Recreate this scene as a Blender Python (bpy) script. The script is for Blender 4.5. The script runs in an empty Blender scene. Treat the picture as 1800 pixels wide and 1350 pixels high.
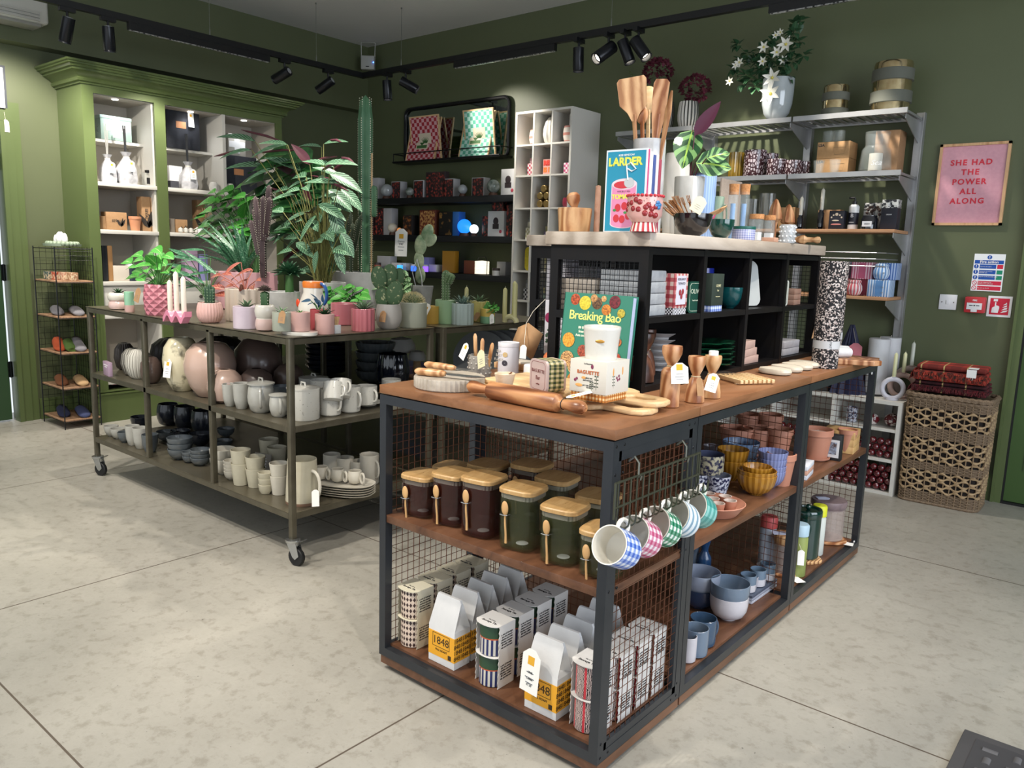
import bpy,bmesh,math,random
from math import sin,cos,pi,radians,atan2,sqrt
from mathutils import Vector,Matrix,Euler
random.seed(7)
S=bpy.context.scene
COL=S.collection
# ---------------- camera ----------------
CX,CY,CZ=0.9544,-1.5199,1.2931
YAW,PIT,ROL,FPX=39.7462,-9.3507,1.7818,1390.82
def cam_basis():
    y,p,r=radians(YAW),radians(PIT),radians(ROL)
    f=Vector((-sin(y)*cos(p),cos(y)*cos(p),sin(p)))
    rt=Vector((cos(y),sin(y),0));up=rt.cross(f)
    return rt*cos(r)+up*sin(r),-rt*sin(r)+up*cos(r),f
CR,CU,CF=cam_basis()
cd=bpy.data.cameras.new('camera');cam=bpy.data.objects.new('camera',cd);COL.objects.link(cam)
cd.sensor_width=36;cd.lens=36*FPX/1800;cd.clip_start=.05
M_=Matrix((CR,CU,-CF)).transposed().to_4x4();M_.translation=(CX,CY,CZ)
cam.matrix_world=M_;S.camera=cam
def at(px,py,ax,v):
    """the point of the plane ax = v that the photograph shows at (px, py)"""
    d=CF+CR*((px-900)/FPX)-CU*((py-675)/FPX);c=Vector((CX,CY,CZ));i='xyz'.index(ax)
    return c+d*((v-c[i])/d[i])
# ---------------- world, lights, exposure ----------------
S.view_settings.view_transform='Standard';S.view_settings.look='None'
S.view_settings.exposure=0.35;S.view_settings.gamma=1
W=bpy.data.worlds.new('world');S.world=W;W.use_nodes=True
W.node_tree.nodes['Background'].inputs[0].default_value=(.86,.93,1,1)
W.node_tree.nodes['Background'].inputs[1].default_value=.85
def spot(loc,tgt,power,ang=50,col=(1,.93,.82),blend=.6,rad=.035):
    l=bpy.data.lights.new('spot','SPOT');l.energy=power;l.spot_size=radians(ang);l.spot_blend=blend
    l.color=col;l.shadow_soft_size=rad
    o=bpy.data.objects.new('spot_light',l);COL.objects.link(o);o.location=loc
    o.rotation_euler=(Vector(tgt)-Vector(loc)).to_track_quat('-Z','Y').to_euler();return o
def area(loc,tgt,power,sx,sy,col):
    l=bpy.data.lights.new('area','AREA');l.shape='RECTANGLE';l.size=sx;l.size_y=sy;l.energy=power;l.color=col
    o=bpy.data.objects.new('area_light',l);COL.objects.link(o);o.location=loc
    o.rotation_euler=(Vector(tgt)-Vector(loc)).to_track_quat('-Z','Y').to_euler();return o
WARM=(1,.93,.83)
# daylight from the shopfront to the right of and behind the camera
area((3.6,.2,1.7),(0,1.2,.8),95,3.4,2.4,(.80,.88,1))
# spots of the ceiling tracks: (position, target, power, angle)
SPOTS=[((-4.42,1.45,2.58),(-5.0,1.15,1.5),62,66),((-4.42,2.15,2.58),(-5.15,1.9,2.3),85,66),
         ((-4.42,.45,2.58),(-5.2,.45,1.6),95,100),
         ((-3.78,2.9,2.58),(-3.35,3.55,2.25),30,55),((-3.0,2.9,2.6),(-2.7,3.4,1.3),42,70),
         ((-1.25,2.9,2.58),(-1.3,3.5,1.6),45,70),((-.7,2.9,2.58),(-.1,3.5,.8),55,60),
         ((-2.3,1.2,2.7),(-2.6,.75,.9),95,64),((-3.1,.6,2.7),(-3.0,.6,.9),80,60),((-2.0,2.3,2.7),(-1.9,1.3,.9),45,60),
         ((.6,-.6,2.7),(-.3,.4,.9),75,60),((.2,.9,2.7),(-.35,.95,1.3),75,60),((.9,1.9,2.7),(-.1,1.6,.8),70,60),
         ((-1.2,-1.2,2.7),(-1.2,-.3,0),120,85),((-2.8,-.9,2.7),(-2.8,-.3,0),110,85),((-1.3,-1.6,2.6),(-.6,.2,.3),95,60),
         ((1.5,.3,2.7),(1.0,.8,0),75,85),((-4.2,-.6,2.7),(-4.3,0,0),60,85)]
SPOTS+=[((-1.5,-.7,2.7),(-2.9,.6,1.25),120,50),((-3.3,-.3,2.7),(-4.9,1.5,1.3),110,55),((-4.75,1.75,2.26),(-4.98,1.75,1.3),0,80)]  # extra spots away from the modelled tracks, added to brighten plants and dresser
for a in SPOTS:spot(a[0],a[1],a[2],a[3],WARM)
# ---------------- materials ----------------
MC={}
def C(h):
    h=h.lstrip('#');c=[int(h[i:i+2],16)/255 for i in (0,2,4)]
    return tuple(x/12.92 if x<=.04045 else ((x+.055)/1.055)**2.4 for x in c)+(1,)
def mat(h,rough=.5,metal=0,**k):
    key=(h,rough,metal,tuple(sorted(k.items())))
    if key in MC:return MC[key]
    m=bpy.data.materials.new('material');m.use_nodes=True;b=m.node_tree.nodes['Principled BSDF']
    b.inputs['Base Color'].default_value=C(h);b.inputs['Roughness'].default_value=rough;b.inputs['Metallic'].default_value=metal
    if 'trans' in k:b.inputs['Transmission Weight'].default_value=k['trans'];b.inputs['IOR'].default_value=k.get('ior',1.3)
    if 'sp' in k:b.inputs['Specular IOR Level'].default_value=k['sp']
    if 'coat' in k:b.inputs['Coat Weight'].default_value=k['coat'];b.inputs['Coat Roughness'].default_value=.08
    if 'emit' in k:b.inputs['Emission Color'].default_value=C(k.get('ecol',h));b.inputs['Emission Strength'].default_value=k['emit']
    if 'alpha' in k:b.inputs['Alpha'].default_value=k['alpha']
    if 'n' in k or 'bump' in k:  # a little uneven colour / bump
        nt=m.node_tree;t=nt.nodes.new('ShaderNodeTexCoord');n=nt.nodes.new('ShaderNodeTexNoise');n.inputs['Scale'].default_value=k.get('s',30);n.inputs['Detail'].default_value=5
        nt.links.new(t.outputs['Object'],n.inputs['Vector'])
        if 'n' in k:
            mx=nt.nodes.new('ShaderNodeMix');mx.data_type='RGBA';mx.inputs[6].default_value=C(h);mx.inputs[7].default_value=C(k.get('h2',h))
            r=nt.nodes.new('ShaderNodeValToRGB');q=k.get('p',.5);r.color_ramp.elements[0].position=q-k['n'];r.color_ramp.elements[1].position=q+k['n']
            nt.links.new(n.outputs[0],r.inputs[0]);nt.links.new(r.outputs[0],mx.inputs[0]);nt.links.new(mx.outputs[2],b.inputs['Base Color'])
        if 'bump' in k:
            bp=nt.nodes.new('ShaderNodeBump');bp.inputs['Strength'].default_value=k['bump'];bp.inputs['Distance'].default_value=.004
            nt.links.new(n.outputs[0],bp.inputs['Height']);nt.links.new(bp.outputs[0],b.inputs['Normal'])
    MC[key]=m;return m
def nodes(name,rough=.5,metal=0,coord='Object'):
    """new material plus tiny node-building helpers"""
    m=bpy.data.materials.new(name);m.use_nodes=True;nt=m.node_tree;b=nt.nodes['Principled BSDF']
    b.inputs['Roughness'].default_value=rough;b.inputs['Metallic'].default_value=metal
    t=nt.nodes.new('ShaderNodeTexCoord')
    def N(kind,ins=(),**kw):
        n=nt.nodes.new('ShaderNode'+kind)
        for a,v in kw.items():setattr(n,a,v)
        for i,v in (ins.items()if isinstance(ins,dict)else enumerate(ins)):
            if v is None:continue
            if isinstance(v,bpy.types.NodeSocket):nt.links.new(v,n.inputs[i])
            else:n.inputs[i].default_value=v
        return n
    return m,b,t.outputs[coord],N,nt.links.new
def mapping(N,v,scale=(1,1,1),rot=(0,0,0)):
    return N('Mapping',{0:v,3:scale,2:rot}).outputs[0]
def ramp(N,fac,stops):
    n=N('ValToRGB',{0:fac});e=n.color_ramp.elements
    while len(e)<len(stops):e.new(.5)
    for i,(p,c)in enumerate(stops):e[i].position=p;e[i].color=C(c)if isinstance(c,str)else c
    return n.outputs[0]
def wood(key,a,b_,c_,scale=(1,12,12),rough=.45,wave=0.,dist=6,rot=(0,0,0),amt=.5):
    """plank or turned wood: streaked noise, with figured rings when wave is set"""
    if key in MC:return MC[key]
    m,b,v,N,L=nodes(key,rough)
    v=mapping(N,v,scale,rot)
    n=N('TexNoise',{'Vector':v,'Scale':2.2,'Detail':8,'Roughness':.6,'Distortion':.7}).outputs[0];x=n
    if wave:
        w=N('TexWave',{'Vector':v,'Scale':wave,'Distortion':dist,'Detail':3,'Detail Scale':.8}).outputs[1]
        x=N('Mix',{0:amt,2:n,3:w},data_type='FLOAT').outputs[0]
    L(ramp(N,x,[(.3,a),(.5,b_),(.72,c_)]),b.inputs['Base Color'])
    bp=N('Bump',{'Strength':.1,'Distance':.001,'Height':x});L(bp.outputs[0],b.inputs['Normal'])
    MC[key]=m;return m
def checker(key,a,b_,sc,coord='UV',rough=.5,scale=(1,1,1)):
    m,b,v,N,L=nodes(key,rough,coord=coord)
    L(N('TexChecker',{'Vector':mapping(N,v,scale),'Color1':C(a),'Color2':C(b_),'Scale':sc}).outputs[0],b.inputs['Base Color']);return m
def stripes(key,a,b_,per,duty=.5,coord='UV',axis=0,rough=.5,coat=0):
    m,b,v,N,L=nodes(key,rough,coord=coord)
    s=N('SeparateXYZ',(v,)).outputs[axis]
    f=N('Math',(N('Math',(s,per),operation='MULTIPLY').outputs[0],),operation='FRACT').outputs[0]
    g=N('Math',(f,duty),operation='LESS_THAN').outputs[0]
    L(N('Mix',{0:g,6:C(b_),7:C(a)},data_type='RGBA').outputs[2],b.inputs['Base Color']);b.inputs['Coat Weight'].default_value=coat;return m
def gingham(key,base,mid,dark,nu,nv,duty=.5,rough=.15):
    m,b,v,N,L=nodes(key,rough,coord='UV')
    s=N('SeparateXYZ',(v,));g=[]
    for i,n in ((0,nu),(1,nv)):
        f=N('Math',(N('Math',(s.outputs[i],n),operation='MULTIPLY').outputs[0],),operation='FRACT').outputs[0]
        g.append(N('Math',(f,duty),operation='LESS_THAN').outputs[0])
    a=N('Math',(g[0],g[1]),operation='ADD').outputs[0]
    a=N('Math',(a,.5),operation='MULTIPLY').outputs[0]
    L(ramp(N,a,[(0,base),(.5,mid),(1,dark)]),b.inputs['Base Color']);return m
# ---------------- mesh builder ----------------
class MB:
    def __init__(s):s.bm=bmesh.new();s.uv=s.bm.loops.layers.uv.new('UVMap');s.m=Matrix();s.mi=0
    def V(s,p):return s.bm.verts.new(s.m@Vector(p))
    def F(s,vs,uvs=None):
        try:f=s.bm.faces.new(vs)
        except ValueError:return None
        f.material_index=s.mi;f.smooth=True
        if uvs:
            for l,u in zip(f.loops,uvs):l[s.uv].uv=u
        return f
    def box(s,x0,y0,z0,x1,y1,z1,bv=0):
        q=[(x0,y0,z0),(x1,y0,z0),(x1,y1,z0),(x0,y1,z0),(x0,y0,z1),(x1,y0,z1),(x1,y1,z1),(x0,y1,z1)]
        v=[s.V(p)for p in q];fs=[]
        for f,(a,b)in {(0,3,2,1):(0,1),(4,5,6,7):(0,1),(0,1,5,4):(0,2),(1,2,6,5):(1,2),(2,3,7,6):(0,2),(3,0,4,7):(1,2)}.items():
            fs.append(s.F([v[i]for i in f],[(q[i][a],q[i][b])for i in f]))
        if bv:
            es=list({e for f in fs for e in f.edges})
            bmesh.ops.bevel(s.bm,geom=es+v,offset=bv,segments=3 if bv>.006 else 2,profile=.5,affect='EDGES',material=-1)
        return s
    def c(s,cx,cy,z0,w,d,h,bv=0):return s.box(cx-w/2,cy-d/2,z0,cx+w/2,cy+d/2,z0+h,bv)
    def lathe(s,prof,n=32,cx=0,cy=0,sq=0,ribs=0,rib=0,capb=True,capt=True,twist=0,ex=1):
        """profile (r, z) turned about the z axis; sq rounds towards a square, ribs flutes it, ex stretches x"""
        H=[0]
        for i in range(1,len(prof)):H.append(H[-1]+math.dist(prof[i-1],prof[i]))
        T_=H[-1]or 1;rings=[]
        for k,(r,z)in enumerate(prof):
            R=[]
            for i in range(n):
                a=2*pi*i/n+twist*H[k]/T_;q=r
                if sq:q=r/((abs(cos(a))**sq+abs(sin(a))**sq)**(1/sq))
                if ribs:q*=1+rib*cos(ribs*2*pi*i/n)
                R.append(s.V((cx+q*cos(a)*ex,cy+q*sin(a),z)))
            rings.append(R)
        for k in range(len(prof)-1):
            for i in range(n):
                j=(i+1)%n
                s.F([rings[k][i],rings[k][j],rings[k+1][j],rings[k+1][i]],[(i/n,H[k]/T_),((i+1)/n,H[k]/T_),((i+1)/n,H[k+1]/T_),(i/n,H[k+1]/T_)])
        if capb and prof[0][0]>1e-5:s.F(rings[0][::-1])
        if capt and prof[-1][0]>1e-5:s.F(rings[-1])
        return s
    def tube(s,pts,r,n=8,cap=True,flat=1,close=False):
        P=[Vector(p)for p in pts];m=len(P);rr=r if hasattr(r,'__len__')else [r]*m
        rings=[];up=None
        for i,p in enumerate(P):
            a=P[(i-1)%m]if (i or close)else P[0];b=P[(i+1)%m]if (i<m-1 or close)else P[-1];t=(b-a)
            t=t.normalized()if t.length>1e-9 else Vector((0,0,1))
            if up is None:up=t.orthogonal().normalized()if abs(t.z)>.9 else Vector((0,0,1))
            up=(up-t*up.dot(t));up=up.normalized()if up.length>1e-6 else t.orthogonal().normalized()
            sd=t.cross(up)
            rings.append([s.V(p+(sd*cos(2*pi*k/n)+up*sin(2*pi*k/n)*flat)*rr[i])for k in range(n)])
        for i in range(m-1+(1 if close else 0)):
            for k in range(n):
                l=(k+1)%n;j=(i+1)%m
                s.F([rings[i][k],rings[i][l],rings[j][l],rings[j][k]],[(k/n,i/m),((k+1)/n,i/m),((k+1)/n,(i+1)/m),(k/n,(i+1)/m)])
        if cap and not close:s.F(rings[0][::-1]);s.F(rings[-1])
        return s
    def prism(s,poly,z0,z1):
        b=[s.V((x,y,z0))for x,y in poly];t=[s.V((x,y,z1))for x,y in poly];n=len(poly)
        s.F(b[::-1],[p for p in poly][::-1]);s.F(t,list(poly));u=0
        for i in range(n):u0=u;u=u+math.dist(poly[i],poly[(i+1)%n]);s.F([b[i],b[(i+1)%n],t[(i+1)%n],t[i]],[(u0,z0),(u,z0),(u,z1),(u0,z1)])
        return s
    def ball(s,c,r,n=12,sc=(1,1,1)):
        pr=[(sin(pi*i/n),-cos(pi*i/n))for i in range(n+1)];o=s.m.copy()
        s.m=o@Matrix.Translation(c)@Matrix.Diagonal((r*sc[0],r*sc[1],r*sc[2],1))
        s.lathe([(max(a,1e-4),b)for a,b in pr],n*2,capb=False,capt=False);s.m=o;return s
    def leaf(s,base,d,L,w,up=(0,0,1),bend=.3,cup=.15,tip=1.0,nl=7,point=.6,twist=0):
        """a leaf blade of real thickness-less lamina with UV (u across, v along)"""
        d=Vector(d).normalized();up=Vector(up);sd=d.cross(up)
        sd=sd.normalized()if sd.length>1e-4 else Vector((1,0,0));up=sd.cross(d).normalized()
        if twist:sd=(sd*cos(twist)+up*sin(twist)).normalized();up=sd.cross(d).normalized()
        rows=[];p=Vector(base);st=L/nl;dd=d.copy()
        for i in range(nl+1):
            t=i/nl;ww=w*(sin(pi*min(1,t**point))**.8)*.5 if 0<t<1 else w*.02
            row=[]
            for k in (-1,-.5,0,.5,1):row.append(s.V(p+sd*ww*k+up*abs(k)*ww*cup*2))
            rows.append(row);p=p+dd*st;dd=(dd-Vector((0,0,1))*bend/nl).normalized();up=sd.cross(dd).normalized()
        for i in range(nl):
            for k in range(4):s.F([rows[i][k],rows[i][k+1],rows[i+1][k+1],rows[i+1][k]],[(k/4,i/nl),((k+1)/4,i/nl),((k+1)/4,(i+1)/nl),(k/4,(i+1)/nl)])
        return s
    def mesh(s,name,mats,sharp=38):
        me=bpy.data.meshes.new(name);bmesh.ops.recalc_face_normals(s.bm,faces=s.bm.faces[:]);s.bm.to_mesh(me);s.bm.free()
        for m in (mats if isinstance(mats,(list,tuple))else [mats]):me.materials.append(m)
        try:me.set_sharp_from_angle(angle=radians(sharp))
        except Exception:pass
        return me
    def build(s,name,mats,parent=None,label=None,sharp=38,kind=None,loc=None,rz=0,rot=None):
        return put(s.mesh(name,mats,sharp),name,parent,label,kind,loc,rz,rot)
def put(me,name,parent=None,label=None,kind=None,loc=None,rz=0,rot=None):
    o=bpy.data.objects.new(name,me);COL.objects.link(o)
    if parent:o.parent=parent
    if label:o['label']=label
    if kind:o['kind']=kind
    if loc is not None:o.location=loc
    if rot is not None:o.rotation_euler=rot
    elif rz:o.rotation_euler=(0,0,rz)
    return o
def tag(o,label,cat,group=None,kind=None):
    o['label']=label;o['category']=cat
    if group:o['group']=group
    if kind:o['kind']=kind
    return o
def T(name,label,cat,loc=(0,0,0),rz=0,group=None,rot=None):
    o=bpy.data.objects.new(name,None);COL.objects.link(o);o.location=loc;o.rotation_euler=rot or (0,0,rz);o.empty_display_size=.05
    return tag(o,label,cat,group)
def kids(o):return KID.get(o.name,[])
def dup(root,loc=None,rz=None,label=None,group=None,rot=None,scale=None):
    r=root.copy();COL.objects.link(r)
    if loc is not None:r.location=loc
    if rot is not None:r.rotation_euler=rot
    elif rz is not None:r.rotation_euler=(0,0,rz)
    if scale:r.scale=(scale,)*3 if not hasattr(scale,'__len__')else scale
    if label:r['label']=label
    if group:r['group']=group
    def rec(a,b):
        for ch in [o for o in COL.objects if o.parent==a]:
            c=ch.copy();COL.objects.link(c);c.parent=b;rec(ch,c)
    rec(root,r)
    return r
TXT={}
def text_mesh(s,size,align='CENTER',bold=0,shear=0,sp=1.0,ls=1.0,ex=.0003):
    k=(s,size,align,bold,shear,sp,ls)
    if k in TXT:return TXT[k]
    cu=bpy.data.curves.new('text','FONT');cu.body=s;cu.size=size;cu.align_x=align;cu.align_y='CENTER';cu.offset=bold;cu.shear=shear
    cu.space_character=sp;cu.space_line=ls;cu.extrude=ex;cu.resolution_u=3
    o=bpy.data.objects.new('text',cu);COL.objects.link(o);bpy.context.view_layer.update()
    me=bpy.data.meshes.new_from_object(o.evaluated_get(bpy.context.evaluated_depsgraph_get()))
    bpy.data.objects.remove(o);TXT[k]=me;return me
def text(s,size,m,parent,loc,rot=(pi/2,0,0),**k):
    """lettering lying on a surface; rot turns it from the xy plane"""
    me=text_mesh(s,size,**k).copy();me.materials.clear();me.materials.append(m)
    o=bpy.data.objects.new('lettering',me);COL.objects.link(o);o.parent=parent;o.location=loc;o.rotation_euler=rot;return o
def struct(name,mb,m,**k):
    o=mb.build(name,m,**k);o['kind']='structure';return o
# ---------------- the room ----------------
XL,YB,H=-5.143,3.5566,3.1532
def floor_mat():
    m,b,v,N,L=nodes('concrete',.42)
    n1=N('TexNoise',{'Vector':v,'Scale':1.7,'Detail':8,'Roughness':.65}).outputs[0]
    n2=N('TexNoise',{'Vector':v,'Scale':22,'Detail':6,'Roughness':.7}).outputs[0]
    n3=N('TexNoise',{'Vector':v,'Scale':60,'Detail':2}).outputs[0]
    a=ramp(N,n1,[(.3,'#9d998f'),(.55,'#aaa69c'),(.8,'#b6b2a8')])
    sp=ramp(N,n2,[(.36,'#c4bfb6'),(.5,'#ffffff'),(.7,'#eeece8')])
    c=N('Mix',{0:.45,6:a,7:sp},data_type='RGBA',blend_type='MULTIPLY').outputs[2]
    pit=ramp(N,n3,[(.24,'#000000'),(.27,'#ffffff')])
    c=N('Mix',{0:.45,6:c,7:pit},data_type='RGBA',blend_type='MULTIPLY').outputs[2]
    s=N('SeparateXYZ',(v,));lines=[]
    for i,off in ((0,.56+1.53*8),(1,-.712+1.53*8)):
        x=N('Math',(s.outputs[i],off),operation='ADD').outputs[0]
        x=N('Math',(x,1.53),operation='MODULO').outputs[0]
        lines.append(N('Math',(x,.006),operation='LESS_THAN').outputs[0])
    j=N('Math',(lines[0],lines[1]),operation='MAXIMUM').outputs[0]
    c=N('Mix',{0:j,6:c,7:C('#5d5248')},data_type='RGBA').outputs[2]
    L(c,b.inputs['Base Color']);L(ramp(N,n2,[(.3,(.3,.3,.3,1)),(.7,(.5,.5,.5,1))]),b.inputs['Roughness'])
    hh=N('Math',(pit,j),operation='SUBTRACT').outputs[0]
    L(N('Bump',{'Strength':.25,'Distance':.002,'Height':hh}).outputs[0],b.inputs['Normal']);return m
GREEN=mat('#5c6346',.5,n=.3,h2='#585f42',s=3,bump=.06)
GREENB=mat('#5b693f',.38,n=.3,h2='#57653b',s=4)  # satin joinery paint
GREEND=mat('#2f4a2c',.42)
WHITEP=mat('#d9d6d0',.6)
struct('floor',MB().box(XL-.5,-3.6,-.1,3.8,YB+.2,0),floor_mat())
struct('ceiling',MB().box(XL-.3,-3.6,H,3.8,YB+.2,H+.1),mat('#dcdbd7',.8,n=.3,h2='#d6d5d1',s=2))
struct('wall_back',MB().box(XL-.3,YB,0,3.8,YB+.15,H),GREEN)
struct('wall_left',MB().box(XL-.3,.5,0,XL-.14,YB,2.575).box(XL-.3,-3.6,2.11,XL-.14,.5,2.575).box(XL-.3,-3.6,0,XL-.14,-.55,2.11),GREEN)
struct('wall_left_bulkhead',MB().box(XL-.3,-3.6,2.575,XL,YB,H),GREEN)
struct('wall_right',MB().box(3.65,2.2,0,3.8,YB,H).box(3.65,-1.9,2.8,3.8,2.2,H).box(3.65,-1.9,0,3.8,2.2,.35).box(3.65,-3.6,0,3.8,-1.9,H),GREEN)
w=T('window_1','shopfront window frame in the right wall','window');w['kind']='structure'
for yy in (-1.88,.15,2.12):MB().box(3.66,yy,.35,3.72,yy+.06,2.8).build('window_frame',mat('#20241f',.4),w)
baseb=[(0,0),(.018,0),(.018,.12),(.012,.135),(.006,.15),(0,.15)]
def skirting(name,x0,y0,x1,y1,nx,ny):
    b=MB();vs=[]
    for (px,py)in ((x0,y0),(x1,y1)):
        vs.append([b.V((px+nx*d,py+ny*d,z))for d,z in baseb])
    n=len(baseb)
    for i in range(n-1):b.F([vs[0][i],vs[0][i+1],vs[1][i+1],vs[1][i]])
    b.F(vs[0]);b.F(vs[1]);struct(name,b,GREENB)
skirting('baseboard_back',XL-.14,YB,.28,YB,0,-1)
skirting('baseboard_left',XL-.14,.62,XL-.14,YB,1,0)
# door at the far left
XW=XL-.14
d=MB().box(XW-.09,-.42,.012,XW-.05,.455,2.03).box(XW-.05,-.30,1.1,XW-.043,.33,1.9,).box(XW-.05,-.30,.25,XW-.043,.33,.95)
d1=struct('door_1',d,GREEND)
for z in (.32,1.0,1.75):MB().box(XW-.052,.448,z,XW-.03,.475,z+.11).lathe([(.007,z-.003),(.007,z+.113)],10,XW-.03,.462).build('hinge',mat('#15181a',.35,.8),d1)
tr=MB()
for k,(o,w_)in enumerate(((.0,.13),(.02,.085),(.045,.03))):
    tr.box(XW-.06,.48+.0005*k,0,XW+.014+.009*k,.48+w_,2.07)
    tr.box(XW-.06,-.6,2.07+.0005*k,XW+.014+.009*k,.48+w_,2.07+w_)
struct('trim_1',tr,GREENB)
# door on the right of the back wall
d2=MB().box(.345,YB-.012,.015,1.2,YB+.03,2.2).box(.42,YB-.018,.2,1.12,YB-.01,1.0).box(.42,YB-.018,1.12,1.12,YB-.01,2.1)
struct('door_2',d2,mat('#3f5a2a',.42))
struct('trim_2',MB().box(.285,YB-.03,0,.335,YB,2.27).box(.285,YB-.04,0,.30,YB,2.3).box(.285,YB-.03,2.22,1.3,YB,2.27),GREENB)
struct('door_gap_shade',MB().box(.335,YB-.02,0,.345,YB+.02,2.2).box(.335,YB-.03,0,1.2,YB,.013),mat('#0c0d0c',.6))  # black strips standing in for the shade in the gap round the door
# ---------------- ceiling track and spotlights ----------------
BLK=mat('#0b0c10',.38);BLKM=mat('#14161c',.3,.3)
t=T('lighting_track','black ceiling track running round the room corner, hung on wires','lighting track',(-4.42,2.9,2.7))
MB().box(-.018,-3.6,-.02,.018,.018,.02).build('track',BLK,t)
MB().box(-.018,-.018,-.02,6.2,.018,.02).build('track',BLK,t)
for p,q in (((-4.42,2.44),0),((-3.955,2.9),0),((-4.42,1.55),0),((-2.0,2.9),0),((-.6,2.9),0)):
    MB().tube([(p[0]+4.42,p[1]-2.9,.02),(p[0]+4.42,p[1]-2.9,H-2.7)],.0016,6).lathe([(.004,.02),(.005,.05),(.002,.075)],10,p[0]+4.42,p[1]-2.9).lathe([(.006,H-2.712),(.006,H-2.701)],10,p[0]+4.42,p[1]-2.9).build('suspension_wire',mat('#8b8d88',.3,.9),t)
def grille_mat():
    m,b,v,N,L=nodes('louvre',.3,.6);c=N('TexVoronoi',{'Vector':mapping(N,v,(60,60,60)),'Scale':1.}).outputs[0]
    L(ramp(N,c,[(.2,'#15161a'),(.6,'#c9c9c6')]),b.inputs['Base Color']);return m
GR=grille_mat()
def linear(x0,y0,x1,y1,lab):
    t=T('linear_track_light',lab,'track light',((x0+x1)/2,(y0+y1)/2,2.68));hx,hy=abs(x1-x0)/2+.016,abs(y1-y0)/2+.016
    MB().box(-hx,-hy,-.045,hx,hy,0).build('housing',BLK,t);MB().box(-hx+.008,-hy+.008,-.05,hx-.008,hy-.008,-.045).build('louvre',GR,t)
linear(-4.42,1.0,-4.42,2.0,'long black linear light with louvre above the green dresser')
linear(-3.35,2.9,-2.45,2.9,'long black linear light with louvre above the mirror')
linear(-.95,2.9,.1,2.9,'black linear light with louvre at the top right of the room')
def spotlight(p,tgt,lab,r=.036,L=.15):
    p=Vector(p)
    if abs(p.y-2.9)<.01:p.z=2.585
    t=T('track_spotlight',lab,'spotlight',p,group='black track spotlights')
    MB().box(-.016,-.045,.075,.016,.045,.1).tube([(0,0,.075),(0,0,.0)],.008,8).build('bracket',BLK,t)
    d=(Vector(tgt)-Vector(p)).normalized();q=d.to_track_quat('-Z','Y').to_euler()
    h=MB().lathe([(r*.55,.045),(r*.62,.045),(r,.043),(r,-L*.62),(r*.94,-L*.64),(r*.94,-L*.66),(r,-L*.68),(r,-L+.045),(r*.86,-L+.045),(r*.8,-L+.07),(.001,-L+.075)],28).build('lamp_head',BLKM,t,rot=q)
    MB().lathe([(.001,.0465),(r*.6,.0465),(r*.6,.044)],24,capb=False).build('end_cap',mat('#b9bbc0',.35,.4),h)
    MB().lathe([(.001,-L+.071),(r*.78,-L+.071)],24,capb=False,capt=False).build('lens',mat('#fff4e0',.3,emit=14),h)
spotlight((-4.42,.62,2.58),(-4.95,.5,1.2),'black track spotlight in front of the air conditioner, leaving the photo at its top left')
spotlight((-4.42,.86,2.58),(-4.6,1.0,.8),'black track spotlight just right of the air conditioner')
spotlight((-4.42,2.15,2.58),(-5.15,1.9,2.25),'tilted black spotlight between the dresser and the linear light')
spotlight((-4.42,2.55,2.58),(-5.15,2.2,2.1),'tilted black spotlight nearest the corner on the left track')
spotlight((-4.12,2.9,2.58),(-4.0,2.95,1.0),'black spotlight hanging straight down beside the track corner')
spotlight((-3.9,2.9,2.58),(-3.2,3.5,2.1),'tilted black spotlight above the left end of the mirror')
a=at(1018,70,'y',2.9);spotlight((a.x,2.9,2.58),(a.x+.02,2.95,1.0),'black spotlight pointing down, alone to the left of the cluster')
spotlight(at(1072,30,'y',2.9),(-2.6,1.4,1.4),'large black spotlight turned left in the cluster of three',.04,.16)
spotlight(at(1100,48,'y',2.9),(-1.3,3.0,1.2),'middle black spotlight of the cluster of three, pointing down right',.036)
spotlight(at(1124,36,'y',2.9),(-1.0,2.9,1.6),'rightmost black spotlight of the cluster of three',.038)
# air conditioner, sensor
t=T('air_conditioner','white wall air conditioner on the bulkhead at the top left','air conditioner',(XL,.35,2.66))
MB().box(0,-.42,.02,.19,.37,.32,.02).build('casing',mat('#c9c8c2',.4),t)
b=MB()
for k in range(3):b.box(.18,-.4,.03+.02*k,.2,.31,.042+.02*k)
b.build('louvre',mat('#b5b4ae',.4),t);MB().box(.02,-.38,0,.17,.33,.025,.008).build('air_outlet',mat('#8f8e88',.5),t)
t=T('motion_sensor','white box sensor on a bracket high in the room corner','sensor',(-4.99,3.43,2.92),radians(40))
MB().box(-.062,-.035,-.01,.062,.03,.11,.008).build('casing',mat('#a9a9a4',.5),t)
MB().tube([(-.06,.0,.08),(-.064,.0,.228),(.064,0,.228),(.06,0,.08)],.005,6).build('bracket',mat('#a9a9a4',.5),t)
MB().ball((.055,-.04,.05),.005,6).build('indicator_lamp',mat('#3c6dff',.4,emit=10),t,label='small blue indicator lamp')
MB().c(.0,-.037,.01,.03,.004,.008).build('lens',BLK,t)
# picture with tag by the door
t=T('framed_picture','framed white print cut by the left edge of the photo, hung beside the door','picture',(XW,.42,2.28))
MB().box(0,-.12,-.15,.02,.12,.15).box(.018,-.105,-.135,.021,.105,.135).build('frame',mat('#3c4048',.4),t)
MB().box(.02,-.105,-.135,.023,.105,.135).build('print',mat('#e8e8e4',.6),t)
MB().tube([(.025,.095,-.15),(.025,.1,-.2)],.001,5).build('string',mat('#e8e0cc',.8),t)
b=MB();b.m=Matrix.Translation((.026,.1,-.2))@Matrix.Rotation(pi/2,4,'Y')@Matrix.Rotation(0,4,'Z');b.prism([(0,-.008),(.014,-.02),(.08,-.02),(.08,.02),(.014,.02),(0,.008)],0,.001);b.build('price_tag',mat('#ece9e2',.7),t)
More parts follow.
